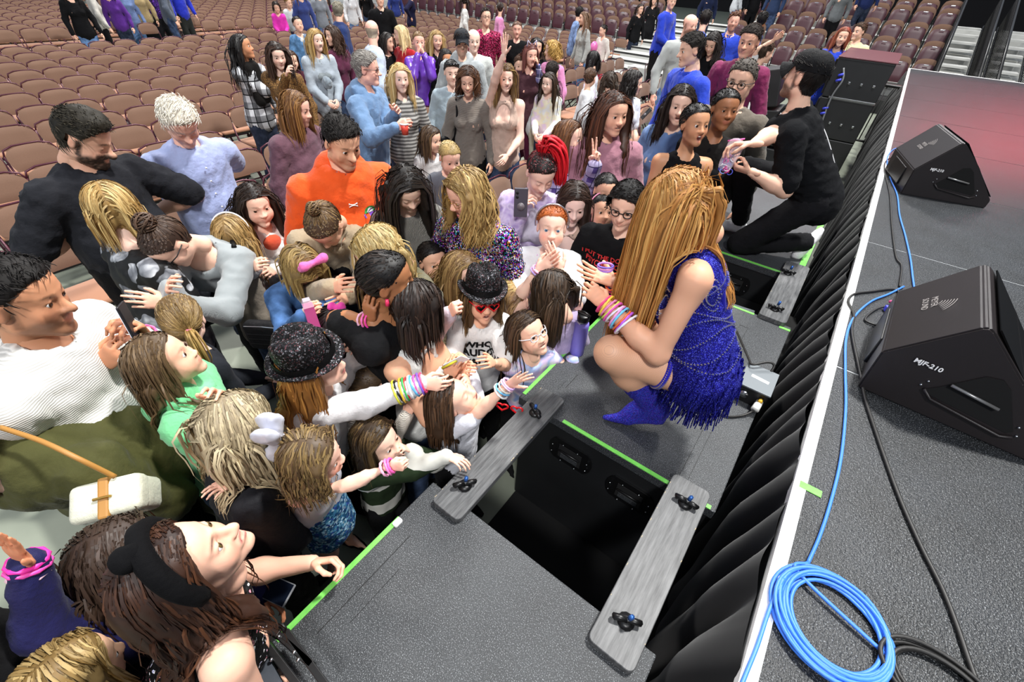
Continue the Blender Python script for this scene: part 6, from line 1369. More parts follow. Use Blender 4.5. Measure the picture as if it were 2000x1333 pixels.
I = person('woman with long pale blonde hair and glasses in an olive knit cardigan', 742, 492, h=1.64, yaw=-78, pitch=-34, by=-60, kind='f', skin='eeb49c', hair='long', hcol='b09258', col2='e8d49c', hlen=.34, lod='N', lean=16, top=('cardigan', knit('77704e', 60, 0)), bottom=J['blackj'], R='front', L='front', wave=.014, glasses=(mat('wire_rim', '8a8a90', .3, 1), .0014), nhair=480)
I = person('woman in black with a pink bead earring holding up her hand beside her ear', 756, 548, h=1.62, yaw=82, pitch=-2, by=60, kind='f', skin='a8714c', hair='slick', hcol='0f0c0b', col2='3a302a', gather=(-.03, -.085, -.03), lod='N', top=('tee', fab('131315')), sleeve=.40, bottom=J['blackj'], R=(740, 628, 1.38), Rh_='pinch', L='hang', hdir={1: (.1, 0, 1)}, dors={1: (.3, -1, 0)}, pole={1: (-.1, -.6, -1)})
wrist_bands(I, 1, ['f040a0', 'f070b8', 'f0b8d0'], dt=.06); tail(I['o'], 'ponytail', None, [A_(I['hp'](-.03, -.085, -.03)) + I['root'] + A_(d) for d in ((0, 0, 0), (-.03, .02, -.05), (-.04, .02, -.14), (-.03, .01, -.22))], .026, '171210', 'N', I['root'], 6, '8a6c40')
V, Fc = tubeVF([I['hp'](.08, .0, -.035), I['hp'](.084, .0, -.062)], [.006, .009], 8); mesh_obj('earring', V, Fc, mat('pink_bead', 'f03a6a', .3), I['o'], True)
I = person('woman with very long dark hair in a white tank top, seen from above and behind', 815, 603, h=1.50, yaw=112, pitch=-14, by=58, kind='f', skin='e2ac8c', hair='long', hcol='1c1512', col2='3a2a22', hlen=.17, vol=1.0, lod='N', top=('tank_top', fab('e6e6e2', .7)), sleeve=0, neck='tank', bottom=J['jeans'], R=(885, 720, 1.2), L=(905, 700, 1.22), Rh_='grip', Lh_='grip', nhair=560)
for s in (1, -1):
    p = [I['NB'] - I['T'] * .12 + I['Rt'] * s * .065 + I['Ft'] * .075, I['NB'] - I['T'] * .02 + I['Rt'] * s * .08 + I['Ft'] * .04, I['NB'] + I['T'] * .002 + I['Rt'] * s * .082, I['NB'] - I['T'] * .06 + I['Rt'] * s * .075 - I['Ft'] * .07]; tube('strap', spline(A_(p) - I['root'], 6), .011, fab('e6e6e2', .7), I['top'], 8)
TK = I
I = person('small black-haired child with a pink bow seen from behind below the denim jacket', 655, 640, h=1.22, yaw=155, pitch=-5, kind='c', skin='tan', hair='long', hcol='14100e', col2='2e2622', hlen=.20, lod='N', top=('top', fab('e080c0')), bottom=B)
bow(I, fab('f04ab0', .6), (.03, .0, .12), .022)
I = person('woman with long black hair smiling down in a grey ribbed sweater', 795, 368, h=1.66, yaw=16, pitch=-34, roll=-6, by=8, kind='f', skin='f4cdb8', hair='long', hcol='171210', col2='34281f', hlen=.40, lod='N', top=('sweater', knit('8b8881', 95, 0, .7)), bottom=J['jeans'], mouth='smile', eyes='closed', R='hang', L='front', nhair=460)
cj = thing_at('jacket_bundle', 'black puffer jacket carried over the arm of the woman in the grey sweater', 'jacket', tuple(I['NB'] - I['T'] * .30 + I['Ft'] * .12 - I['Rt'] * .16))
V, Fc = blob([CAP((-.08, 0, .06), (.10, .02, .02), .075, .065), CAP((-.04, 0, .0), (.02, .02, -.16), .08, .07), CAP((.08, 0, .02), (.06, 0, -.14), .06, .05)], .012, .02); V = V + vnorm(V, Fc) * (.008 * noise3(V, 34, 2))[:, None]; mesh_obj('jacket_body', V, Fc, fab('1c1c1f', .6), cj, True)
I = person('woman with wavy blonde hair in a multicoloured sequin jacket laughing to the left', 912, 378, h=1.72, yaw=-58, pitch=-22, by=-30, kind='f', skin='f0b8a0', hair='long', hcol='8a6a3c', col2='d8b878', hlen=.27, vol=1.2, lod='N', top=('sequin_jacket', multi_seq), open_front=fab('0f0f12'), bottom=fab('7a2858'), mouth='open', R=(925, 445, 1.34), L='hang', Rh_='fist', Lh_='relaxed', wave=.02, lip='b03050', glasses=(mat('gold_rim', 'c8a050', .25, 1), .0014), girth=1.08, nhair=480)
rg = np.random.default_rng(11); V_ = A_([v.co[:] for v in I['top'].data.vertices]); ids_ = rg.choice(len(V_), 700); n_ = (V_[ids_] - V_.mean(0)) * [1, 1, 0]; n_ /= np.linalg.norm(n_, axis=1)[:, None] + 1e-6; s = np.linspace(0, 1, 4); Pt = V_[ids_][:, None, :] + n_[:, None, :] * (.004 + .014 * s)[None, :, None] + A_([0, 0, -1.]) * (rg.uniform(.03, .06, 700)[:, None] * s)[:, :, None]; V, Fc, C = ribbons(Pt, np.full(700, .0024), np.ones((700, 4, 3)), 3, .8, 1.0); q = mesh_obj('sequin_fringe', V, Fc, multi_seq, I['top'], True); q['kind'] = 'stuff'
I = person('woman with a crimson ponytail and hoop earrings photographing with a phone', 1056, 338, h=1.70, yaw=18, pitch=-30, by=-6, kind='f', skin='f6cfbe', hair='slick', hcol='1c1413', col2='8a1420', gather=(0, -.05, .10), lod='N', top=('cardigan', blotch('lavender_patchwork', ['a995c4', 'c9bcd8', '8f7cae'], 16, .9)), open_front=fab('cfc8d8'), neck='v', bottom=J['jeans'], R=(1025, 400, 1.44), L=(1060, 440, 1.25), Rh_='grip', Lh_='grip', eyes='closed', girth=1.08, lip='c06a70', wave=.0)
ponytail(I, 'b0101c', (0, -.05, .11), (-.3, -.5, .9), .26, .030, 'e02030', '8a0c18')
phone('dark grey phone with ring grip held by the woman with the crimson ponytail', tuple(I['arms'][1][2] + I['Ft'] * .055 + A_([0, 0, .085])), (-.1, .1, 1), tuple(-RAY(1023, 380)), mat('phone_case_grey', '4a4650', .35))
I = person('girl in a purple plaid shirt making a peace sign with her mouth open', 1112, 272, h=1.66, yaw=68, pitch=6, by=40, kind='f', skin='f2c4ae', hair='long', hcol='553420', col2='8a5c34', hlen=.30, lod='N', top=('plaid_shirt', plaid('5a4a8a', 'c8c0e0', '2a2450', 12)), open_front=fab('e0dce4'), bottom=J['jeans'], mouth='open', L=(1163, 312, 1.55), Lh_='peace', R=(1150, 345, 1.32), Rh_='grip', hdir={-1: (0, 0, 1)}, dors={-1: (.0, 1, 0)}, wave=.008)
wrist_bands(I, -1, ['f04aa0', 'f080c0'], dt=.06)
phone('small dark phone in the lower hand of the girl in purple plaid', tuple(I['arms'][1][2] + A_([.06, 0, .03])), (.8, .4, .5), (-.2, -.4, 1), mat('phone_case', '17181c', .4))
I = person('large woman in a dusty mauve hoodie with very long brown hair', 1196, 222, h=1.86, hscale=1.10, yaw=34, pitch=-4, by=10, kind='f', skin='e9b296', hair='long', hcol='33211a', col2='6a3c24', hlen=.55, lod='N', top=('hoodie', mauve_h), hood=True, bottom=J['djeans'], girth=1.42, mouth='smile', R='hang', L='hang', wave=.01, nhair=460)
on_chest(I, 'chest_print', 'made', .022, white_m, dz=-.13, dx=-.06, rot=-.2)
I = person('pale girl with long dark brown hair and crossed arms in a beige slip top', 1120, 398, h=1.53, yaw=10, pitch=-14, by=0, kind='f', skin='f6d3c8', hair='long', hcol='2c1f1a', col2='4a352a', hlen=.24, lod='N', top=('slip_top', fab('c8aa9a', .6)), sleeve=0, neck='tank', bottom=J['blackj'], R='cross', L='chest', Rh_='relaxed', Lh_='relaxed', vol=1.2)
I = person('red-haired girl in a white tee gazing up with both hands on her chest', 1077, 445, h=1.54, yaw=4, pitch=12, by=0, kind='c', skin='f8cdb8', hair='slick', hcol='b8602a', col2='e89450', gather=(0, -.09, .02), lod='N', top=('tee', fab('eceef0')), sleeve=.40, bottom=J['jeans'], mouth='open', iris='blue', R=(1060, 515, None), L=(1088, 512, None), ext=.52, Rh_='flat', Lh_='flat', hdir={1: (.6, .3, .75), -1: (-.7, .2, .6)}, dors={1: (0, -1, .3), -1: (0, -1, .3)}, pole={1: (-.6, 0, -1), -1: (.6, 0, -1)}, blush=.9, brow='9a5a30')
head_band(I, mat('silver_tinsel', 'b8bac4', .25, .9), .005, -.0, 1.10); wrist_bands(I, 1, ['f0a0d0', 'c0a0f0'], dt=.05)
V, Fc = tubeVF(spline(torso_path(I, [(.42, 1.02, .4), (.40, .86, 1), (.2, .70, 1), (0, .62, 1), (-.2, .70, 1), (-.40, .86, 1), (-.42, 1.02, .4)], .012), 8) - I['root'], .0035, 5); mesh_obj('bead_necklace', V, Fc, mat('pink_beads', 'd890d0', .35), I['o'], True)
I = person('small dark-haired child with a pink headband peeking beside the pale girl', 1174, 412, h=1.40, yaw=22, pitch=12, kind='c', skin='d9a488', hair='slick', hcol='120e0d', col2='3a302a', gather=(-.02, -.09, .03), lod='M', top=('top', fab('e8d8dc')), bottom=B, hscale=.95)
head_band(I, mat('pink_band', 'e890b0', .6), .005, 0, 1.1)
I = person('dark-haired child peeking above the pink headband', 1182, 375, h=1.50, yaw=15, pitch=4, kind='c', skin='d9a488', hair='slick', hcol='120e0d', col2='3a302a', gather=(0, -.09, .04), lod='M', top=('top', fab('4a2838')), bottom=B, hscale=.95)
I = person('person with short wet-look black curls and dark glasses in a black tee with red lettering', 1222, 402, h=1.64, yaw=-8, pitch=-10, by=-4, kind='f', skin='efc3ac', hair='curly', hcol='0e0c0c', col2='2e2a28', hlen=.02, lod='N', top=('tee', fab('131315')), sleeve=.42, bottom=J['blackj'], glasses=(black_m, .0030), girth=1.18, R='hang', L='hang', wave=.01, vol=.8)
on_chest(I, 'shirt_lettering', 'I PUT THE DOG\nPSYCHOTIC', .036, mat('red_print', 'd83030', .6), dz=-.075, dx=-.035)
I = person('girl in a black sequin fedora and red heart sunglasses in a white lettered tee', 942, 582, h=1.35, yaw=16, pitch=2, roll=4, by=8, kind='c', skin='e7b496', hair='long', hcol='4a3622', col2='8a6c44', hlen=.24, lod='N', top=('tee', fab('efefed')), sleeve=.40, bottom=J['blackj'], mouth='open', R=(905, 722, None), L=(958, 708, None), Rh_='grip', Lh_='relaxed', wave=.008, lip='d08878')
fedora(I, hat_seq); FD = I
on_chest(I, 'shirt_lettering', "WHO'S\nAUDOR\nPALAN", .058, mat('black_print', '101010', .6), dz=-.118, dx=0, bold=.0028)
redf = mat('red_frames', 'd01820', .3); pr = []
for s in (1, -1):
    hp_ = I['hp']; ht = [(16 * math.sin(q) ** 3, 13 * math.cos(q) - 5 * math.cos(2 * q) - 2 * math.cos(3 * q) - math.cos(4 * q)) for q in np.linspace(0, 2 * math.pi, 25)[:-1]]
    P_ = [A_(hp_(s * .034 + x * .00165, .101 - abs(x) * .0003, .003 + y * .00150)) for x, y in ht]; pr.append(tubeVF(P_, .0040 * I['hs'], 6, close=True)); c0 = A_(hp_(s * .034, .099, .003)); mesh_obj('dark_lens', [c0] + P_, [[0, i + 1, (i + 1) % 24 + 1] for i in range(24)], mat('dark_lens', '0c0c0e', .08), I['o']); pr.append(tubeVF([hp_(s * .060, .092, .012), hp_(s * .084, .03, .012), hp_(s * .085, -.01, .01)], .003 * I['hs'], 5))
pr.append(tubeVF([hp_(-.010, .101, .008), hp_(.010, .101, .008)], .0035 * I['hs'], 5)); multi('heart_sunglasses', pr, redf, I['o'])
I = person('girl with long light brown hair partly hidden behind the sequin fedora', 903, 535, h=1.40, yaw=40, pitch=0, kind='c', skin='eec0aa', hair='long', hcol='6c5030', col2='a88a58', hlen=.34, lod='N', top=('top', fab('d8c8d4')), bottom=B, R=(885, 605, None), Rh_='fist')
I = person('little blonde girl looking out behind the fedora girl in a cream cardigan', 997, 585, h=1.18, yaw=25, pitch=10, kind='c', skin='f4cbb4', hair='long', hcol='b8965c', col2='e8d090', hlen=.14, lod='N', top=('cardigan', fab('d8d0b8')), bottom=B, blush=.7, iris='brown')
I = person('girl with thick dark hair turned away while pointing at the cabinet', 1078, 572, h=1.36, yaw=-112, pitch=-26, by=20, kind='c', skin='eec0a8', hair='long', hcol='2a2018', col2='5a4634', hlen=.30, lod='N', top=('sweater', fab('b8a8cc')), bottom=B, L='hang', R='front', vol=1.25, nhair=460)
I = person('child in a lilac sleeve pointing to the right above the glasses girl', 1002, 600, h=1.16, yaw=60, pitch=5, kind='c', skin='f0c4b0', hair='long', hcol='6a4a30', col2='9a7a50', hlen=.14, lod='M', top=('top', fab('c0aad4')), bottom=B, R=(1052, 582, 1.14), L=(1060, 612, 1.10), Rh_='point', Lh_='grip', hdir={1: (.8, .5, .1)}, dors={1: (0, 0, 1)})
wrist_bands(I, 1, ['a0d0e8'], dt=.05); wrist_bands(I, -1, ['f060b0', 'f080c0'], dt=.05)
I = person('girl in clear-framed glasses and a pastel tie-dye top leaning on the cabinet', 1032, 652, h=1.22, yaw=44, pitch=26, roll=-8, by=30, kind='c', skin='f0c0a6', hair='long', hcol='33251c', col2='5c4630', hlen=.22, lod='N', lean=8, top=('tie_dye_top', tiedye_m), bottom=B, mouth='smile', L=(1128, 702, .925), R=(1100, 695, .93), Lh_='relaxed', Rh_='relaxed', hdir={-1: (.6, .1, -.2), 1: (.6, .2, -.2)}, dors={-1: (0, 0, 1), 1: (0, 0, 1)}, glasses=(mat('clear_frame', 'd8dce4', .2), .0026), irisgaze=(.2, 1, .15), hscale=1.03)
I = person('small child with a pink banded wrist peeking below the sequin jacket', 845, 512, h=1.28, yaw=24, pitch=10, kind='c', skin='e6b396', hair='slick', hcol='15110f', col2='3a302a', gather=(0, -.09, .0), lod='N', top=('striped_top', stripes('6a6450', '9a937c', 60)), bottom=B, L=(872, 522, None), Lh_='grip', ext=.7)
wrist_bands(I, -1, ['f040b0', 'f060c0', 'f040b0'], dt=.05)
I = person('girl in a black sequin fedora with auburn hair stretching a white sleeve to the right', 612, 712, h=1.46, yaw=66, pitch=6, roll=-10, by=40, kind='c', skin='f2c6b0', hair='long', hcol='8a5a28', col2='c08c48', hlen=.24, lod='N', lean=14, top=('white_jacket', fab('e4e4e6', .6)), bottom=J['blackj'], R=(856, 738, 1.24), Rh_='pinch', L=(685, 700, 1.22), Lh_='grip', hdir={1: (.85, .45, .1), -1: (.1, .2, 1)}, ext=1., wave=.006, lip='c84858', eyes='closed', pole={1: (0, -.4, -1)})
fedora(I, hat_seq); wrist_bands(I, 1, ['f05080', '8a60e0', 'f060b0', '60b0e0', 'f0f0f0', 'e04040', '40b060', 'f0c040', '202020', 'd0d040'], dt=.032, r0=1.5)
S2 = I
cd_ = thing_at('bracelet_card', 'yellow and white bracelet card in the hand reaching from the white sleeve', 'card', tuple(PX(893, 708, 1.24)), .5)
bm = bmesh.new(); box(bm, -.05, .05, -.002, .002, -.02, .03, .001); q = bm_obj('card', bm, mat('white_card', 'e8e8ec', .4), cd_); q.rotation_euler = (.5, -.7, 0)
V, Fc = tubeVF([(-.06, -.01, -.035), (.0, -.01, .02)], .006, 6); mesh_obj('yellow_bracelet', V, Fc, mat('yellow_beads', 'e8e040', .4), cd_, True)
I = person('child whose parted brown hair shows under the stretched white sleeve', 722, 752, h=1.14, yaw=70, pitch=-8, kind='c', skin='f0c0a8', hair='slick', hcol='4a3826', col2='7a6444', gather=(-.05, -.08, .0), lod='N', top=('cream_sweater', knit('d8d0c4', 60, 2)), bottom=B, R=(800, 800, 1.02), Rh_='fist', L='front')
I = person('little girl in a white tee reaching up with eyes shut and bracelets on her wrist', 885, 778, h=1.20, yaw=78, pitch=38, roll=-14, by=40, kind='c', skin='f6c6ae', hair='long', hcol='33241a', col2='6a4c34', hlen=.20, lod='N', lean=10, top=('tee', fab('e4e6f0')), sleeve=.36, bottom=B, R=(1042, 712, 1.30), Rh_='open', L=(912, 742, 1.12), Lh_='grip', hdir={1: (.5, .3, .6)}, dors={1: (-.3, .8, .3)}, eyes='closed', blush=.9, ext=1., pole={1: (.2, -.5, -1)}, mouth='open')
wrist_bands(I, 1, ['d0b0e8', 'f0c8d8', 'e8e0d0', '70b8e8', 'f0f0f0'], dt=.04, r0=1.35)
hg = thing_at('heart_glasses', 'red heart-shaped toy glasses held at the cabinet edge below the reaching girl', 'glasses', tuple(PX(995, 798, .93)), .4)
pr = []
for s in (1, -1): pr.append(tubeVF([(s * .034 + x * .0017, 0, y * .0016) for x, y in ht], .0045, 6, close=True))
multi('frame', pr, redf, hg)
I = person('girl in a dark green and cream knit jacket with her fist at her chin', 738, 862, h=1.12, yaw=46, pitch=8, roll=-6, by=40, kind='c', skin='f6cab4', hair='long', hcol='3a2c1e', col2='7c6440', hlen=.14, lod='N', lean=8, top=('knit_jacket', stripes('22301c', 'c8c8c0', 5.2, .42)), bottom=B, R=(945, 868, 1.06), Rh_='relaxed', L=(790, 875, 1.0), Lh_='fist', hdir={1: (.9, .2, .05)}, dors={1: (0, .2, 1)}, blush=.5, ext=1.)
I = person('toddler with a silver tulle bow held up in a silver tank top and teal skirt', 612, 892, h=.98, yaw=62, pitch=-8, roll=-12, by=38, kind='c', skin='f4c6b0', hair='long', hcol='5a4630', col2='9a8050', hlen=.13, lod='N', base=.42, lean=14, side=4, top=('tank_top', white_seq), sleeve=0, neck='tank', bottom=teal_seq, skirt=True, R=(868, 872, 1.30), Rh_='fist', L=(440, 950, 1.22), Lh_='relaxed', hdir={1: (.7, .3, .3)}, blush=.9, hscale=.98, wave=.016, fold=1.6, ext=1., lip='c05868')
tul = NT('silver_tulle', 'd8dae6', .35, .2); tul.b.inputs['Alpha'].default_value = .92; bow(I, tul.m, (-.03, -.118, .045), .075, vert=1); TD = I
wrist_bands(I, 1, ['f060b0', 'f080c0', 'f0b0d0'], dt=.05, r0=1.3)
p = torso_path(I, [(-.5, 1.0, .3), (-.4, .8, 1), (0, .5, 1), (.5, .3, .9), (.95, .15, .2)], .016); tube('chain_strap', p - I['root'], .0035, chrome_m, I['o'], 5)
I = person('woman with long silver-blonde hair in a black jacket, seen from behind', 462, 835, h=1.46, yaw=100, pitch=-20, roll=0, by=92, kind='f', skin='eeb8a4', hair='long', hcol='9c8c70', col2='ead9b0', hlen=.27, vol=1.0, lod='N', lean=8, top=('jacket', fab('232327', .6)), bottom=J['blackj'], R='front', L='front', wave=.006, nhair=640)
I = person('woman with a knotted black headband in a rhinestone top at the lower left', 362, 1105, h=1.60, yaw=74, pitch=26, roll=-4, by=70, kind='f', skin='f0bca2', hair='long', hcol='2e1c15', col2='5a3620', hlen=.36, vol=1.15, lod='X', lean=26, top=('rhinestone_top', dot_seq), sleeve=0, neck='tank', bottom=J['blackj'], mouth='smile', R='front', L=(640, 1095, 1.0), lip='b85a60', blush=.5, wave=.016, nhair=800, iris='hazel', Lh_='grip')
hb = fab('08080a', .9, name='black_headband_cloth'); head_band(I, hb, .022, .012, 1.13); V, Fc = blob([ELL(I['hp'](0, .01, .145), (.030, .024, .022)), ELL(I['hp'](0, .03, .143), (.016, .02, .018))], .007, .01); mesh_obj('headband_knot', V, Fc, hb, I['o'], True); HB = I
I = person('child with short dark blonde hair at the bottom left corner', 140, 1330, h=1.26, yaw=80, pitch=-12, kind='c', skin='e6b898', hair='long', hcol='7a6034', col2='c8ac74', hlen=.16, lod='N', top=('top', fab('2a2228')), bottom=B, nhair=480)
I = person('person in a navy lace sleeve raising a pink-banded hand at the lower left edge', 246, 1085, h=1.32, yaw=60, pitch=0, kind='f', skin='c98a68', hair='long', hcol='3a2a20', hlen=.35, lod='N', sleeve=1, top=('lace_top', lace), bottom=B, R=(48, 1072, 1.44), girth=1.2, L='front', Rh_='flat', hdir={1: (.05, .1, 1)}, dors={1: (-.5, 1, 0)}, wave=.015, ext=.9)
wrist_bands(I, 1, ['f030a0', 'f050b0', 'e8c0d0'], dt=.05, r0=1.35, rad=.006)
phone('silver phone held low beside the knotted headband', tuple(I['arms'][-1][2] + I['Ft'] * .05 + A_([0, 0, .05])), (.8, .2, .3), (-.2, -.3, 1), mat('phone_case_silver', 'a8aab0', .3), mat('dim_screen', '1c2436', .2))
# person in an olive jacket whose head is cut by the left edge
I = person('person in an olive green jacket with a cream crossbody bag at the left edge', -150, 935, h=1.72, yaw=-90, pitch=-30, by=-75, kind='f', skin='light', hair='short', hcol='3a2a20', hlen=.2, lod='N', lean=48, girth=1.6, top=('olive_jacket', fab('4a4a26', .8)), bottom=fab('2e2e1c'), R='front', L='front', fold=1.6)
OL = I; cream = fab('d8d8c4', .6, name='cream_leather'); tanl = mat('tan_leather', 'a87838', .5)
def satchel(label, c, rz, w_, d_, h_, tilt=0):
    b = thing_at('satchel', label, 'bag', c, rz); bm = bmesh.new(); box(bm, -w_, w_, -d_, d_, -h_, h_, .02, seg=3); bm_obj('bag_body', bm, cream, b, True); bm = bmesh.new(); box(bm, -w_ * 1.02, w_ * 1.02, -d_ * 1.08, d_ * 1.08, h_ * .1, h_ * 1.04, .02, seg=3); bm_obj('flap', bm, cream, b, True)
    bm = bmesh.new(); box(bm, -w_ * .16, w_ * .16, -d_ * 1.16, d_ * 1.16, -h_ * .4, h_ * 1.10, .006); s_ = bm_obj('buckle_strap', bm, tanl, b); V, Fc = tubeVF([(-w_ * .22, 0, h_ * 1.1), (-w_ * .22, 0, h_ * 1.18), (w_ * .22, 0, h_ * 1.18), (w_ * .22, 0, h_ * 1.1)], .004, 6); mesh_obj('buckle', V, Fc, mat('brass', 'a88848', .3, .9), s_); b.rotation_euler = (tilt, 0, rz); return b
satchel('cream bag with tan buckle strap between the olive jacket and the headband', tuple(PX(232, 975, 1.18)), 1.0, .085, .05, .07, .5)
satchel('cream bag resting on the olive jacket under the white sweater', tuple(PX(120, 862, 1.18)), .2, .10, .05, .05, .4)
tag(tube('bag_strap', spline([PX(0, 835, 1.42), PX(80, 862, 1.40), PX(150, 895, 1.36), PX(225, 932, 1.27)]), .007, tanl), 'tan leather bag strap crossing the olive jacket', 'strap')
I = person('young girl with brown hair in a white sweater among the chairs', 842, 272, h=1.30, yaw=50, pitch=-8, kind='c', skin='eec0a6', hair='long', hcol='3a2a1e', col2='6a5238', hlen=.22, lod='M', top=('sweater', fab('e4e2e0')), bottom=B)
I = person('blonde girl in a grey vest and white top behind the sequin jacket', 878, 308, h=1.44, yaw=20, pitch=-18, kind='c', skin='f0c0a8', hair='slick', hcol='b09660', col2='d8c490', gather=(-.05, -.07, -.03), lod='M', top=('vest', fab('6a6e76')), open_front=fab('e8e8ea'), bottom=B)
I = person('laughing woman in a black strappy halter with hair pulled back', 1356, 245, h=1.80, hscale=1.10, yaw=32, pitch=8, by=14, kind='f', skin='c48f6c', hair='slick', hcol='120e0c', col2='2a2018', gather=(0, -.09, .0), lod='N', top=('halter', fab('0f0f11')), sleeve=0, neck='tank', bottom=J['khaki'], mouth='wide', R='front', L='front', ext=.8)
for s in (1, -1): band(I, [I['NB'] - I['T'] * .13 + I['Rt'] * s * .05 + I['Ft'] * .08, I['NB'] - I['T'] * .06 + I['Rt'] * s * .075 + I['Ft'] * .06, I['NB'] + I['Rt'] * s * .085, I['NB'] - I['T'] * .06 + I['Rt'] * s * .08 - I['Ft'] * .06], .006, .004, fab('0f0f11'))
for s in (1, -1): band(I, [I['NB'] + I['Rt'] * s * .045 + I['Ft'] * .035, I['NB'] - I['T'] * .05 + I['Rt'] * s * .02 + I['Ft'] * .07, I['NB'] - I['T'] * .11 - I['Rt'] * s * .03 + I['Ft'] * .085], .0035, .004, fab('0f0f11'))
I = person('person with dark pulled-back hair and a chain in a black cardigan', 1414, 215, h=1.86, hscale=1.10, yaw=22, pitch=4, by=10, kind='f', skin='9c6848', hair='slick', hcol='0f0c0b', col2='2a2018', gather=(0, -.09, .02), lod='N', top=('cardigan', fab('1c1a19')), open_front=fab('0e0f13'), bottom=J['blackj'], R='front', L='front')
I = person('man in round glasses and a grey-brown suit jacket', 1447, 160, h=2.0, hscale=1.13, yaw=-14, pitch=-6, kind='m', skin='e9b89e', hair='short', hcol='4a443e', col2='7a746c', lod='M', top=('suit_jacket', fab('6a6258')), collar=1, open_front=fab('5a5a60'), bottom=fab('4a443e'), glasses=(mat('dark_rim', '2a2522', .4), .0022), vol=.6)
I = person('woman with long dark hair in a ribbed light blue sweater', 1328, 205, h=1.84, hscale=1.08, yaw=6, pitch=-6, by=-20, kind='f', skin='f0c6b0', hair='long', hcol='1c1512', col2='3a2c24', hlen=.34, lod='N', top=('sweater', knit('6e90c8', 80, 0, .5)), bottom=J['blackj'], mouth='open', girth=1.05)
tag(tube('bag_strap', spline([I['NB'] + I['Rt'] * .1 + A_([0, 0, .0]), I['NB'] + I['Ft'] * .12 - I['T'] * .2, I['PV'] + I['Ft'] * .17 + I['T'] * .05]), .01, fab('131313', .5)), 'black shoulder strap across the light blue sweater', 'strap')
I = person('person in a black coat added to darken the bottom left corner, head out of frame', -330, 1330, h=1.56, yaw=60, kind='f', skin='light', hair='short', hcol='dark', lod='N', girth=1.5, top=('black_coat', B), bottom=B, R='front', L='front')  # extra figure, added only to darken the corner over the pale floor
# ------------------------------------------------------------------ people farther back
def far(label, px, py, h=1.66, yaw=0, kind='f', hcol='brown', hair='long', top=None, lod='M', **k):
    if lod == 'M' and py < 62: lod = 'F'
    k.setdefault('bottom', JN); k.setdefault('hlen', .28)
    return person(label, px, py, h=h, yaw=yaw, kind=kind, hcol=hcol, hair=hair, top=top if isinstance(top, tuple) or top is None else ('top', top), lod=lod, **k)
I = far('grey-haired man in a faded blue hoodie looking right with a red cup in hand', 716, 135, 1.82, 78, 'm', 'grey', 'short', ('hoodie', fab('6c8bb0')), 'N', hood=True, by=62, R=(785, 245, None), L=(775, 215, None), Rh_='grip', Lh_='relaxed', bottom=DJ, glasses=(black_m, .0022), col2='b8b4ac', skin='pink', girth=1.1, vol=1.1)
cu = thing_at('red_cup', 'small red cup in the hand of the man in the faded blue hoodie', 'cup', tuple(I['arms'][1][2] + I['Ft'] * .07)); V, Fc = tubeVF([(0, 0, -.04), (0, 0, .04)], [.026, .034], 14); mesh_obj('cup_body', V, Fc, mat('red_cup', 'd84a3a', .4), cu, True); V, Fc = tubeVF([(0, 0, .038), (0, 0, .044)], [.036, .036], 14); mesh_obj('rim', V, Fc, white_m, cu, True)
far('smiling blonde woman in a grey striped sweater beside the faded blue hoodie', 782, 152, 1.68, 12, 'f', 'c8a468', 'long', ('striped_sweater', stripes('5c5a58', 'a8a6a2', 30)), 'M', mouth='smile', hlen=.36, col2='ecd8a0', skin='fair')
far('child with a white hood in front of the striped sweater', 772, 195, 1.30, 12, 'c', 'dblonde', 'short', fab('dcdad2'), 'M', mouth='smile', hood=True)
I = far('woman in a black scarf and black and white plaid shawl looking right', 474, 92, 1.70, 70, 'f', '14100e', 'long', ('plaid_shawl', plaid('d8dade', '2a2a2e', '111114', 7)), 'M', pitch=6, skin='tan', hlen=.5, by=40, bottom=DJ, R=(560, 148, None), wave=.02)
V, Fc = blob([CAP(I['NB'] + I['Rt'] * .07 + I['Ft'] * .03, I['NB'] - I['T'] * .32 + I['Rt'] * .05 + I['Ft'] * .13, .05, .06), CAP(I['NB'] - I['Rt'] * .07, I['NB'] + I['Rt'] * .07 + I['Ft'] * .05, .055, .055), CAP(I['NB'] - I['Rt'] * .05 + I['Ft'] * .05, I['NB'] - I['T'] * .3 - I['Rt'] * .03 + I['Ft'] * .13, .05, .06)], .014, .02); mesh_obj('scarf', V - I['root'], Fc, scarf_m, I['o'], True)
far('woman in a leopard coat with long dark hair looking down to the left', 541, 108, 1.70, 14, 'f', '241812', 'long', ('leopard_coat', leop), 'M', pitch=-14, by=-20, open_front=fab('d8d4d0'), hlen=.36, skin='fair', lip='a02838', R=(560, 142, None), bottom=J['blackj'], col2='4a3020')
far('girl peeking behind the leopard coat', 568, 118, 1.42, 24, 'c', 'brown', 'long', fab('4a2030'), 'M', hlen=.2, mouth='smile')
I = far('blonde woman in a pale grey coat with a fluffy grey bag', 617, 78, 1.70, 30, 'f', 'b08c50', 'long', ('pale_coat', fab('a8b2bc')), 'M', hlen=.30, col2='e0c488', mouth='open', by=15, open_front=fab('8a9296'), bottom=fab('8a9096'), R='front', L='front', skin='fair')
fb = thing_at('fluffy_bag', 'fluffy grey bag in the arms of the woman in the pale coat', 'bag', tuple(I['NB'] - I['T'] * .25 + I['Ft'] * .19)); V, Fc = blob([ELL((0, 0, 0), (.08, .05, .075))], .011, .01); V = V + vnorm(V, Fc) * (.008 * noise3(V, 90, 2))[:, None]; mesh_obj('bag_body', V, Fc, fab('8c98a2', .95, .5), fb, True)
far('girl in a denim jacket over a white tee with hair tied back', 582, 48, 1.56, 20, 'c', 'dark', 'slick', ('denim_jacket', denim('5078a0')), 'M', gather=(0, -.09, .02), open_front=fab('e0e4e4'), mouth='open', bottom=DJ, pitch=6)
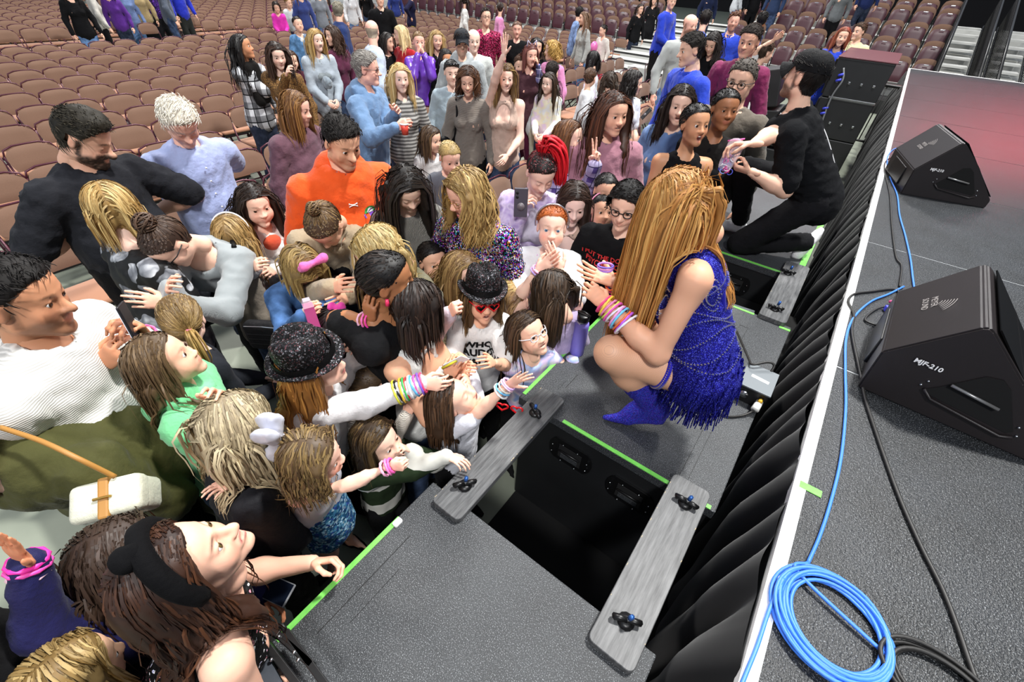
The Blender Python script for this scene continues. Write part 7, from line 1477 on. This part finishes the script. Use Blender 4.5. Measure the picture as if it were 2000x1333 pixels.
far('young girl in a hot pink top standing by the chairs', 540, 14, 1.42, 6, 'c', 'dark', 'long', fab('e034b0'), 'M', hlen=.12, R='front', L='front', bottom=fab('d8a0b8'), pitch=-14)
far('girl in a white top beside the hot pink one', 563, 6, 1.40, 40, 'c', 'dblonde', 'slick', fab('dfe2e4'), 'F', gather=(0, -.09, .02))
far('man in a dark navy sweater seen from behind', 661, 22, 1.80, 165, 'm', '8a8474', 'short', ('sweater', fab('26386a')), 'M', bottom=DJ, girth=1.2)
far('woman with curly brown hair in a plum top leaning right', 650, 70, 1.66, -60, 'f', '3a261a', 'long', fab('5a2840'), 'M', hlen=.26, wave=.03, vol=1.3, by=40)
far('man in a white and pale blue shirt seen from behind', 727, 62, 1.80, 172, 'm', 'bfae98', 'bald', ('shirt', fab('c8d4e4')), 'M', bottom=DJ, girth=1.1, skin='pink')
far('man in a black jacket over a purple plaid shirt', 742, -2, 1.84, 10, 'm', 'brown', 'short', ('black_jacket', B), 'M', open_front=plaid('8a7ab0', 'e0dcea', '4a3a70', 14), bottom=DJ)
far('dark-haired woman behind the purple satin blouse', 757, 82, 1.56, 50, 'f', '1c1512', 'long', B, 'F')
far('blonde woman in a red top seen from the side', 783, 68, 1.66, -80, 'f', 'd8c090', 'long', fab('b01c26'), 'M', hlen=.2)
I = far('woman in a purple satin blouse with both hands cupped at her mouth', 818, 82, 1.68, 8, 'f', '8a6c48', 'slick', ('satin_blouse', NT('purple_satin', '6a3ab0', .3, spec=.7).m), 'M', gather=(0, -.09, .02), R='face', L='face', pitch=-2, mouth='open', bottom=JN, skin='pink')
far('woman in a black cardigan with long blonde hair behind the purple blouse', 853, 78, 1.66, 14, 'f', 'a88450', 'long', ('cardigan', B), 'M', hlen=.3, open_front=fab('e4e4e4'), col2='dcc488')
far('dark-haired girl beside the man in the grey cap', 871, 116, 1.50, 20, 'f', '1c1512', 'long', B, 'M', hlen=.3, skin='tan')
I = far('man in a black cap and pale grey hoodie', 902, 84, 1.82, 4, 'm', 'dark', 'short', ('hoodie', fab('a8aeb0')), 'M', hood=True, bottom=B, beard=('dark', .4)); ball_cap(I, fab('26282c', .7))
far('man with white hair behind the black cap', 925, 80, 1.78, 10, 'm', 'c8bfae', 'bald', fab('c8ccc8'), 'M', skin='fair')
far('man with glasses in a maroon sequin jacket over a pale shirt', 949, 34, 1.86, 12, 'm', 'dark', 'short', ('sequin_jacket', mar_seq), 'M', open_front=fab('a8bcb8'), glasses=(black_m, .0022), mouth='smile', pitch=6, bottom=B)
I = far('round-faced woman in a pale grey sweatshirt with sunglasses on her head', 882, 142, 1.62, 10, 'f', '1c1715', 'slick', ('sweatshirt', fab('a4b4be')), 'M', gather=(0, -.09, .0), girth=1.2, bottom=B, skin='fair', mouth='smile')
V, Fc = tubeVF([I['hp'](-.07, .06, .09), I['hp'](-.03, .085, .10), I['hp'](.03, .085, .10), I['hp'](.07, .06, .09)], .012, 6); mesh_obj('sunglasses', V, Fc, mat('dark_lens', '0c0c0e', .08), I['o'], True)
I = far('woman with curly brown hair in an open-knit beige sweater', 914, 158, 1.68, -4, 'f', '38241a', 'long', ('knit_sweater', knit('9a9086', 55, 2, .8)), 'N', hlen=.16, wave=.03, vol=1.5, col2='6a4428', pitch=-14, R='hang', L='hang', bottom=B, by=-10)
band(I, torso_path(I, [(.7, 1.02, .3), (.62, .8, .9), (.85, .5, .6), (1.0, .2, .2)], .03), .010, .004, fab('141416', .5), nm='bag_strap')
sb = thing_at('shoulder_bag', 'black shoulder bag hanging beside the beige open-knit sweater', 'bag', tuple(I['PV'] + I['Rt'] * .21 + I['T'] * .04)); bm = bmesh.new(); box(bm, -.05, .05, -.14, .14, -.12, .14, .04, seg=3); bm_obj('bag_body', bm, fab('161618', .45), sb, True)
I = far('woman in a cream sleeveless top waving a raised arm', 988, 152, 1.72, 8, 'f', '5a4028', 'long', ('cream_top', fab('c8ac9c', .7)), 'N', sleeve=0, neck='tank', R=(988, 96, None), Rh_='open', hdir={1: (0, 0, 1)}, dors={1: (0, 1, 0)}, hlen=.3, col2='a8844c', mouth='smile', L='front', by=-6, skin='fair', bottom=JN, ext=1.)
far('boy in a black and white plaid shirt held up with one arm out', 1016, 128, 1.22, 6, 'c', 'brown', 'short', ('plaid_shirt', plaid('8a84b8', '1c1c34', 'd8d4ea', 10)), 'M', base=.36, L=(1050, 122, None), Lh_='relaxed', bottom=DJ)
I = far('woman with cat-ear headband and a surprised face behind the plaid boy', 1036, 108, 1.70, 22, 'f', '6a3a34', 'long', fab('4a2c34'), 'M', mouth='wide', hlen=.24, skin='pink', bottom=fab('5a1c38'))
for sx in (-1, 1): V, Fc = tubeVF([I['hp'](sx * .065, .02, .10), I['hp'](sx * .055, .02, .165), I['hp'](sx * .02, .02, .125)], .008, 6); mesh_obj('cat_ear', V, Fc, mat('pale_ear', 'c8c4e0', .5), I['o'], True)
far('woman in black with her hand raised behind the waving arm', 1010, 58, 1.68, 0, 'f', '6a4a38', 'slick', B, 'M', gather=(0, -.08, .06), mouth='open', skin='pink', girth=1.15)
far('dark-haired woman beside the cat ears', 1048, 92, 1.60, 10, 'f', '1c1512', 'long', B, 'F')
far('woman with curly golden hair in a pink top looking left', 1078, 98, 1.64, -70, 'f', 'a8803c', 'long', fab('e090c0'), 'M', hlen=.12, wave=.035, vol=1.5, mouth='smile', col2='dcb468')
far('person in a bright pink sweater walking away', 977, 16, 1.68, 175, 'f', '2a1c16', 'slick', ('sweater', fab('d88ab8')), 'M', gather=(0, -.09, .02), bottom=J['ljeans'])
far('person in a white sweater with a crossbody strap walking away', 908, 2, 1.66, 165, 'f', '2a1c16', 'long', ('sweater', fab('dcdcd8')), 'M', hlen=.3)
far('person in a navy top and yellow skirt near the top edge', 803, -14, 1.70, 150, 'f', '2a1c16', 'slick', fab('1c1c38'), 'F', bottom=fab('c8b84a'), gather=(0, -.08, .05), R='hip', L='hip')
far('boy in a white tee with a black sleeve bending away', 1078, 142, 1.56, 160, 'c', '241a14', 'short', fab('e4e6e6'), 'M', sleeve=.4, lean=16, bottom=fab('d8d0b8'))
far('girl with long dark hair in a white pastel top near the plaid boy', 1072, 162, 1.48, -30, 'c', '2a1e16', 'long', blotch('pastel_tee', ['e8ecf0', 'f0e8c8', 'e8d0e8', 'f4f4f4'], 8, .8), 'M', hlen=.36, col2='4a3624', R='front', L='front', skin='fair')
far('girl with a ponytail and lilac bow seen from behind', 1152, 152, 1.46, 160, 'c', '4a3222', 'slick', fab('e4e6ea'), 'M', gather=(0, -.09, .05))
far('girl with long straight brown hair in a grey top seen from behind', 1190, 160, 1.50, 175, 'c', '3a2c22', 'long', fab('8e8c90'), 'M', hlen=.34)
I = far('woman with dark curly hair in a white tee pointing with one hand', 1236, 162, 1.62, 80, 'f', '1a1412', 'long', ('tee', fab('dfe2e6')), 'N', hlen=.18, wave=.03, vol=1.2, sleeve=.4, mouth='smile', R='front', L='front', bottom=fab('b8b8b4'))
phone('phone in the hands of the curly-haired woman in the white tee', tuple(PX(1262, 222, 1.05)), (.5, .3, .8), (-.4, -.6, .6), mat('phone_case', '17181c', .4))
far('dark-haired person in a pale tie-dye top behind the ponytail girl', 1158, 118, 1.50, -150, 'f', '141110', 'long', blotch('pale_tie_dye', ['d8c8e8', 'f0f0f0', 'c8d8e8'], 8, .8), 'M', hlen=.2)
far('walking woman in a grey long-sleeved top and light jeans', 1140, 36, 1.72, -70, 'f', '6a4e38', 'long', ('grey_top', fab('a8aaa6')), 'M', hlen=.34, bottom=J['ljeans'], by=-60)
far('person in a denim shirt walking behind the grey top', 1131, 26, 1.72, 170, 'm', '1c1614', 'short', ('denim_shirt', denim('6a80a8')), 'M', bottom=B, girth=1.1)
far('girl in a cream top holding a pink balloon toy', 1178, 60, 1.44, -60, 'c', '221814', 'slick', fab('e4dcd2'), 'M', gather=(0, -.08, .06), bottom=fab('d83848'), R='front')
I = thing_at('pink_balloon', 'pink balloon toy beside the walking girl in the cream top', 'balloon', tuple(PX(1160, 92, 1.0))); V, Fc = blob([ELL((0, 0, 0), (.09, .09, .12)), ELL((.02, .02, -.2), (.10, .1, .1))], .016, .01); mesh_obj('balloon_body', V, Fc, NT('pink_foil', 'e878b8', .25, spec=.8).m, I, True)
far('tall person in a blue shirt and black trousers on the steps', 1312, 2, 2.02, 20, 'm', 'dark', 'short', ('blue_shirt', fab('2a44c8')), 'M', hscale=1.08, base=.1, bottom=B, by=60, R='front', L='front')
far('bald man in a white textured sweater walking left', 1347, 50, 2.0, 40, 'm', '8a6a50', 'bald', ('sweater', knit('b8bcba', 60, 2, .3)), 'M', hscale=1.10, bottom=J['ljeans'], beard=('6a4630', .8), skin='pink')
blue = fab('2846c8', .75)
I = far('young man in a royal blue quarter-zip looking left', 1350, 98, 2.02, -66, 'm', '1c1714', 'short', ('quarter_zip', blue), 'N', hscale=1.12, collar=1, bottom=B, skin='light', by=-50, mouth='smile', pitch=-12)
far('woman with long dark curly hair in a dark top behind the quarter-zip', 1392, 84, 1.90, -20, 'f', '1c1512', 'long', B, 'M', hscale=1.08, pitch=-30, hlen=.34, wave=.02)
far('staff member in a royal blue polo seen from behind', 1377, 38, 1.95, 175, 'm', '1c1512', 'short', ('polo', fab('2450b8')), 'M', hscale=1.1, bottom=B)
far('bearded staff member in a royal blue polo facing the camera', 1433, 42, 2.0, 4, 'm', '5a3828', 'short', ('polo', blue), 'M', hscale=1.12, collar=1, sleeve=.42, bottom=B, beard=('6a4030', .6), skin='pink')
far('staff member in blue standing with back turned behind the maroon shirt', 1488, 40, 1.95, 170, 'm', '14100e', 'short', ('polo', blue), 'M', hscale=1.08, bottom=B, skin='brown')
far('tall man in a magenta buttoned shirt looking left', 1463, 82, 2.08, -14, 'm', '2c2420', 'short', ('magenta_shirt', fab('7c2450', .7)), 'N', hscale=1.15, collar='buttons', bottom=B, pitch=-8, skin='e0a88c')
far('woman with long auburn hair in a cobalt blue top resting on the speaker stack', 1645, 72, 1.92, 6, 'f', '8a4a34', 'long', ('top', blue), 'M', hscale=1.08, bottom=B, hlen=.26, R='cross', L='cross')
far('person in a pale yellow tee beside the auburn-haired woman', 1678, 62, 1.92, -40, 'm', '4a3a2c', 'short', ('tee', fab('d8d6a8')), 'M', hscale=1.05, sleeve=.4, bottom=B, R='front', L='front')
far('child in a dark blue top with both arms raised at the barrier', 1556, 28, 1.60, -30, 'c', '3a2820', 'slick', fab('2a3a78'), 'M', gather=(0, -.08, .05), R='up', L='up', Rh_='open', Lh_='open', bottom=B)
far('woman in a grey top with raised arms at the barrier', 1590, -12, 1.86, 20, 'f', '4a3628', 'long', fab('6a6660'), 'M', bottom=DJ, R='up', L='up')
far('person in a white tee reaching an arm to the right behind the magenta shirt', 1495, 104, 1.78, 120, 'f', '3a2a1e', 'short', fab('e4e4e2'), 'M', hscale=1.0, L=(1520, 72, None), sleeve=.4)
# group on the cross aisle, cut by the top edge
for (x, y, h_, c_, b_, lab_, ya) in ((128, -22, 1.70, B, J['ljeans'], 'person in black with light jeans cut by the top edge', 20), (168, -26, 1.66, fab('c8c4bc'), B, 'person in an off-white top in the aisle group at the top edge', 160), (205, -20, 1.60, fab('5a2a8a'), DJ, 'person in a purple top in the aisle group', -20), (232, -26, 1.62, fab('7a90c0'), J['ljeans'], 'person in a light blue printed top in the aisle group', 10), (256, -32, 1.68, fab('b09a70'), B, 'person in a khaki top and black skirt in the aisle group', 0), (282, -42, 1.74, sequin('purple_sequins', ['5a2a9a', '2a1048', '8a50d0'], 90, '1c0c30', .4), fab('1c1c20'), 'woman in a purple sequin top in the aisle group', 15), (308, -40, 1.80, fab('5a6270'), JN, 'man in a slate jacket and jeans in the aisle group', 150), (335, -45, 1.82, fab('2434c0'), fab('2c2e2c'), 'staff member in a royal blue top in the aisle group', 60)):
    far(lab_, x, y, h_, ya, 'm' if 'man' in lab_ or 'staff' in lab_ else 'f', 'dark', 'short' if 'man' in lab_ or 'staff' in lab_ else 'long', c_, 'F', bottom=b_)
for (x, y, c_, b_, lab_) in ((585, -16, fab('3a4a88'), fab('a09870'), 'person in a dark blue top at the top edge left of the navy sweater'), (620, -18, fab('8a9098'), J['ljeans'], 'person in a grey top at the top edge'), (637, 0, fab('7a3068'), B, 'child in a plum top at the top edge'), (683, -20, fab('dfe0e2'), J['ljeans'], 'person in a white top and light jeans at the top edge'), (708, -28, B, JN, 'person in a black top at the top edge'), (770, -26, fab('2a3a80'), fab('9a8a60'), 'person in a dark blue shirt and tan trousers at the top edge'), (610, 16, fab('dcc8d0'), fab('c8b0b8'), 'small child in a pale dress near the top edge')):
    far(lab_, x, y, 1.22 if 'child' in lab_ else 1.70, rng.uniform(-60, 60), 'c' if 'child' in lab_ else 'f', rng.choice(['dark', 'brown', 'lbrown']), 'long', c_, 'F', bottom=b_)
# barrier rail between crowd and risers
br = thing_at('crowd_barrier', 'dark metal crowd barrier rail behind the magenta shirt', 'barrier', (-.9, 10.8, 0)); multi('rail', [tubeVF([(0, 0, 0), (0, 0, 1.05), (.08, 0, 1.15), (1.6, .0, 1.15), (1.7, 0, 1.05), (1.7, 0, 0)], .03, 7), tubeVF([(0, 0, .25), (1.7, 0, .25)], .02, 6)] + [tubeVF([(.17 * q, 0, .25), (.17 * q, 0, 1.14)], .01, 5) for q in range(1, 10)], black_m, br)

# people standing or sitting up on the risers, cut by the top edge
for (px_, Y_, b_, c_, bt2, lab_, ya, se_) in ((1252, 15.2, .0, B, DJ, 'person in black beside the foot of the steps', 30, 1), (1276, 16.1, .2, fab('1c1c1e'), B, 'person in black with folded hands on the left riser', -10, 1), (1384, 16.6, .6, fab('1c2440'), DJ, 'person in navy jeans on the riser above the steps', 20, 0), (1440, 16.8, .9, fab('c8ccd0'), J['ljeans'], 'person in pale grey trousers standing on the riser', 170, 0), (1474, 17.0, .9, B, B, 'person in black standing on the riser', 40, 0), (1510, 16.9, .9, fab('2a3a5a'), JN, 'person in slate blue standing on the riser', -30, 0), (1640, 16.6, .9, fab('6a6e70'), B, 'person in grey standing on the upper riser', 10, 0), (1690, 17.2, 1.2, fab('1c2a58'), DJ, 'person in dark blue standing on the highest visible riser', 30, 0)):
    q = PYP(px_, 12, Y_); far(lab_, px_, 0, 1.68, ya, 'f', 'dark', 'long', c_, 'F', bottom=bt2, base=b_, place=(q[0], Y_))
place_chairs(); place_riser_seats()
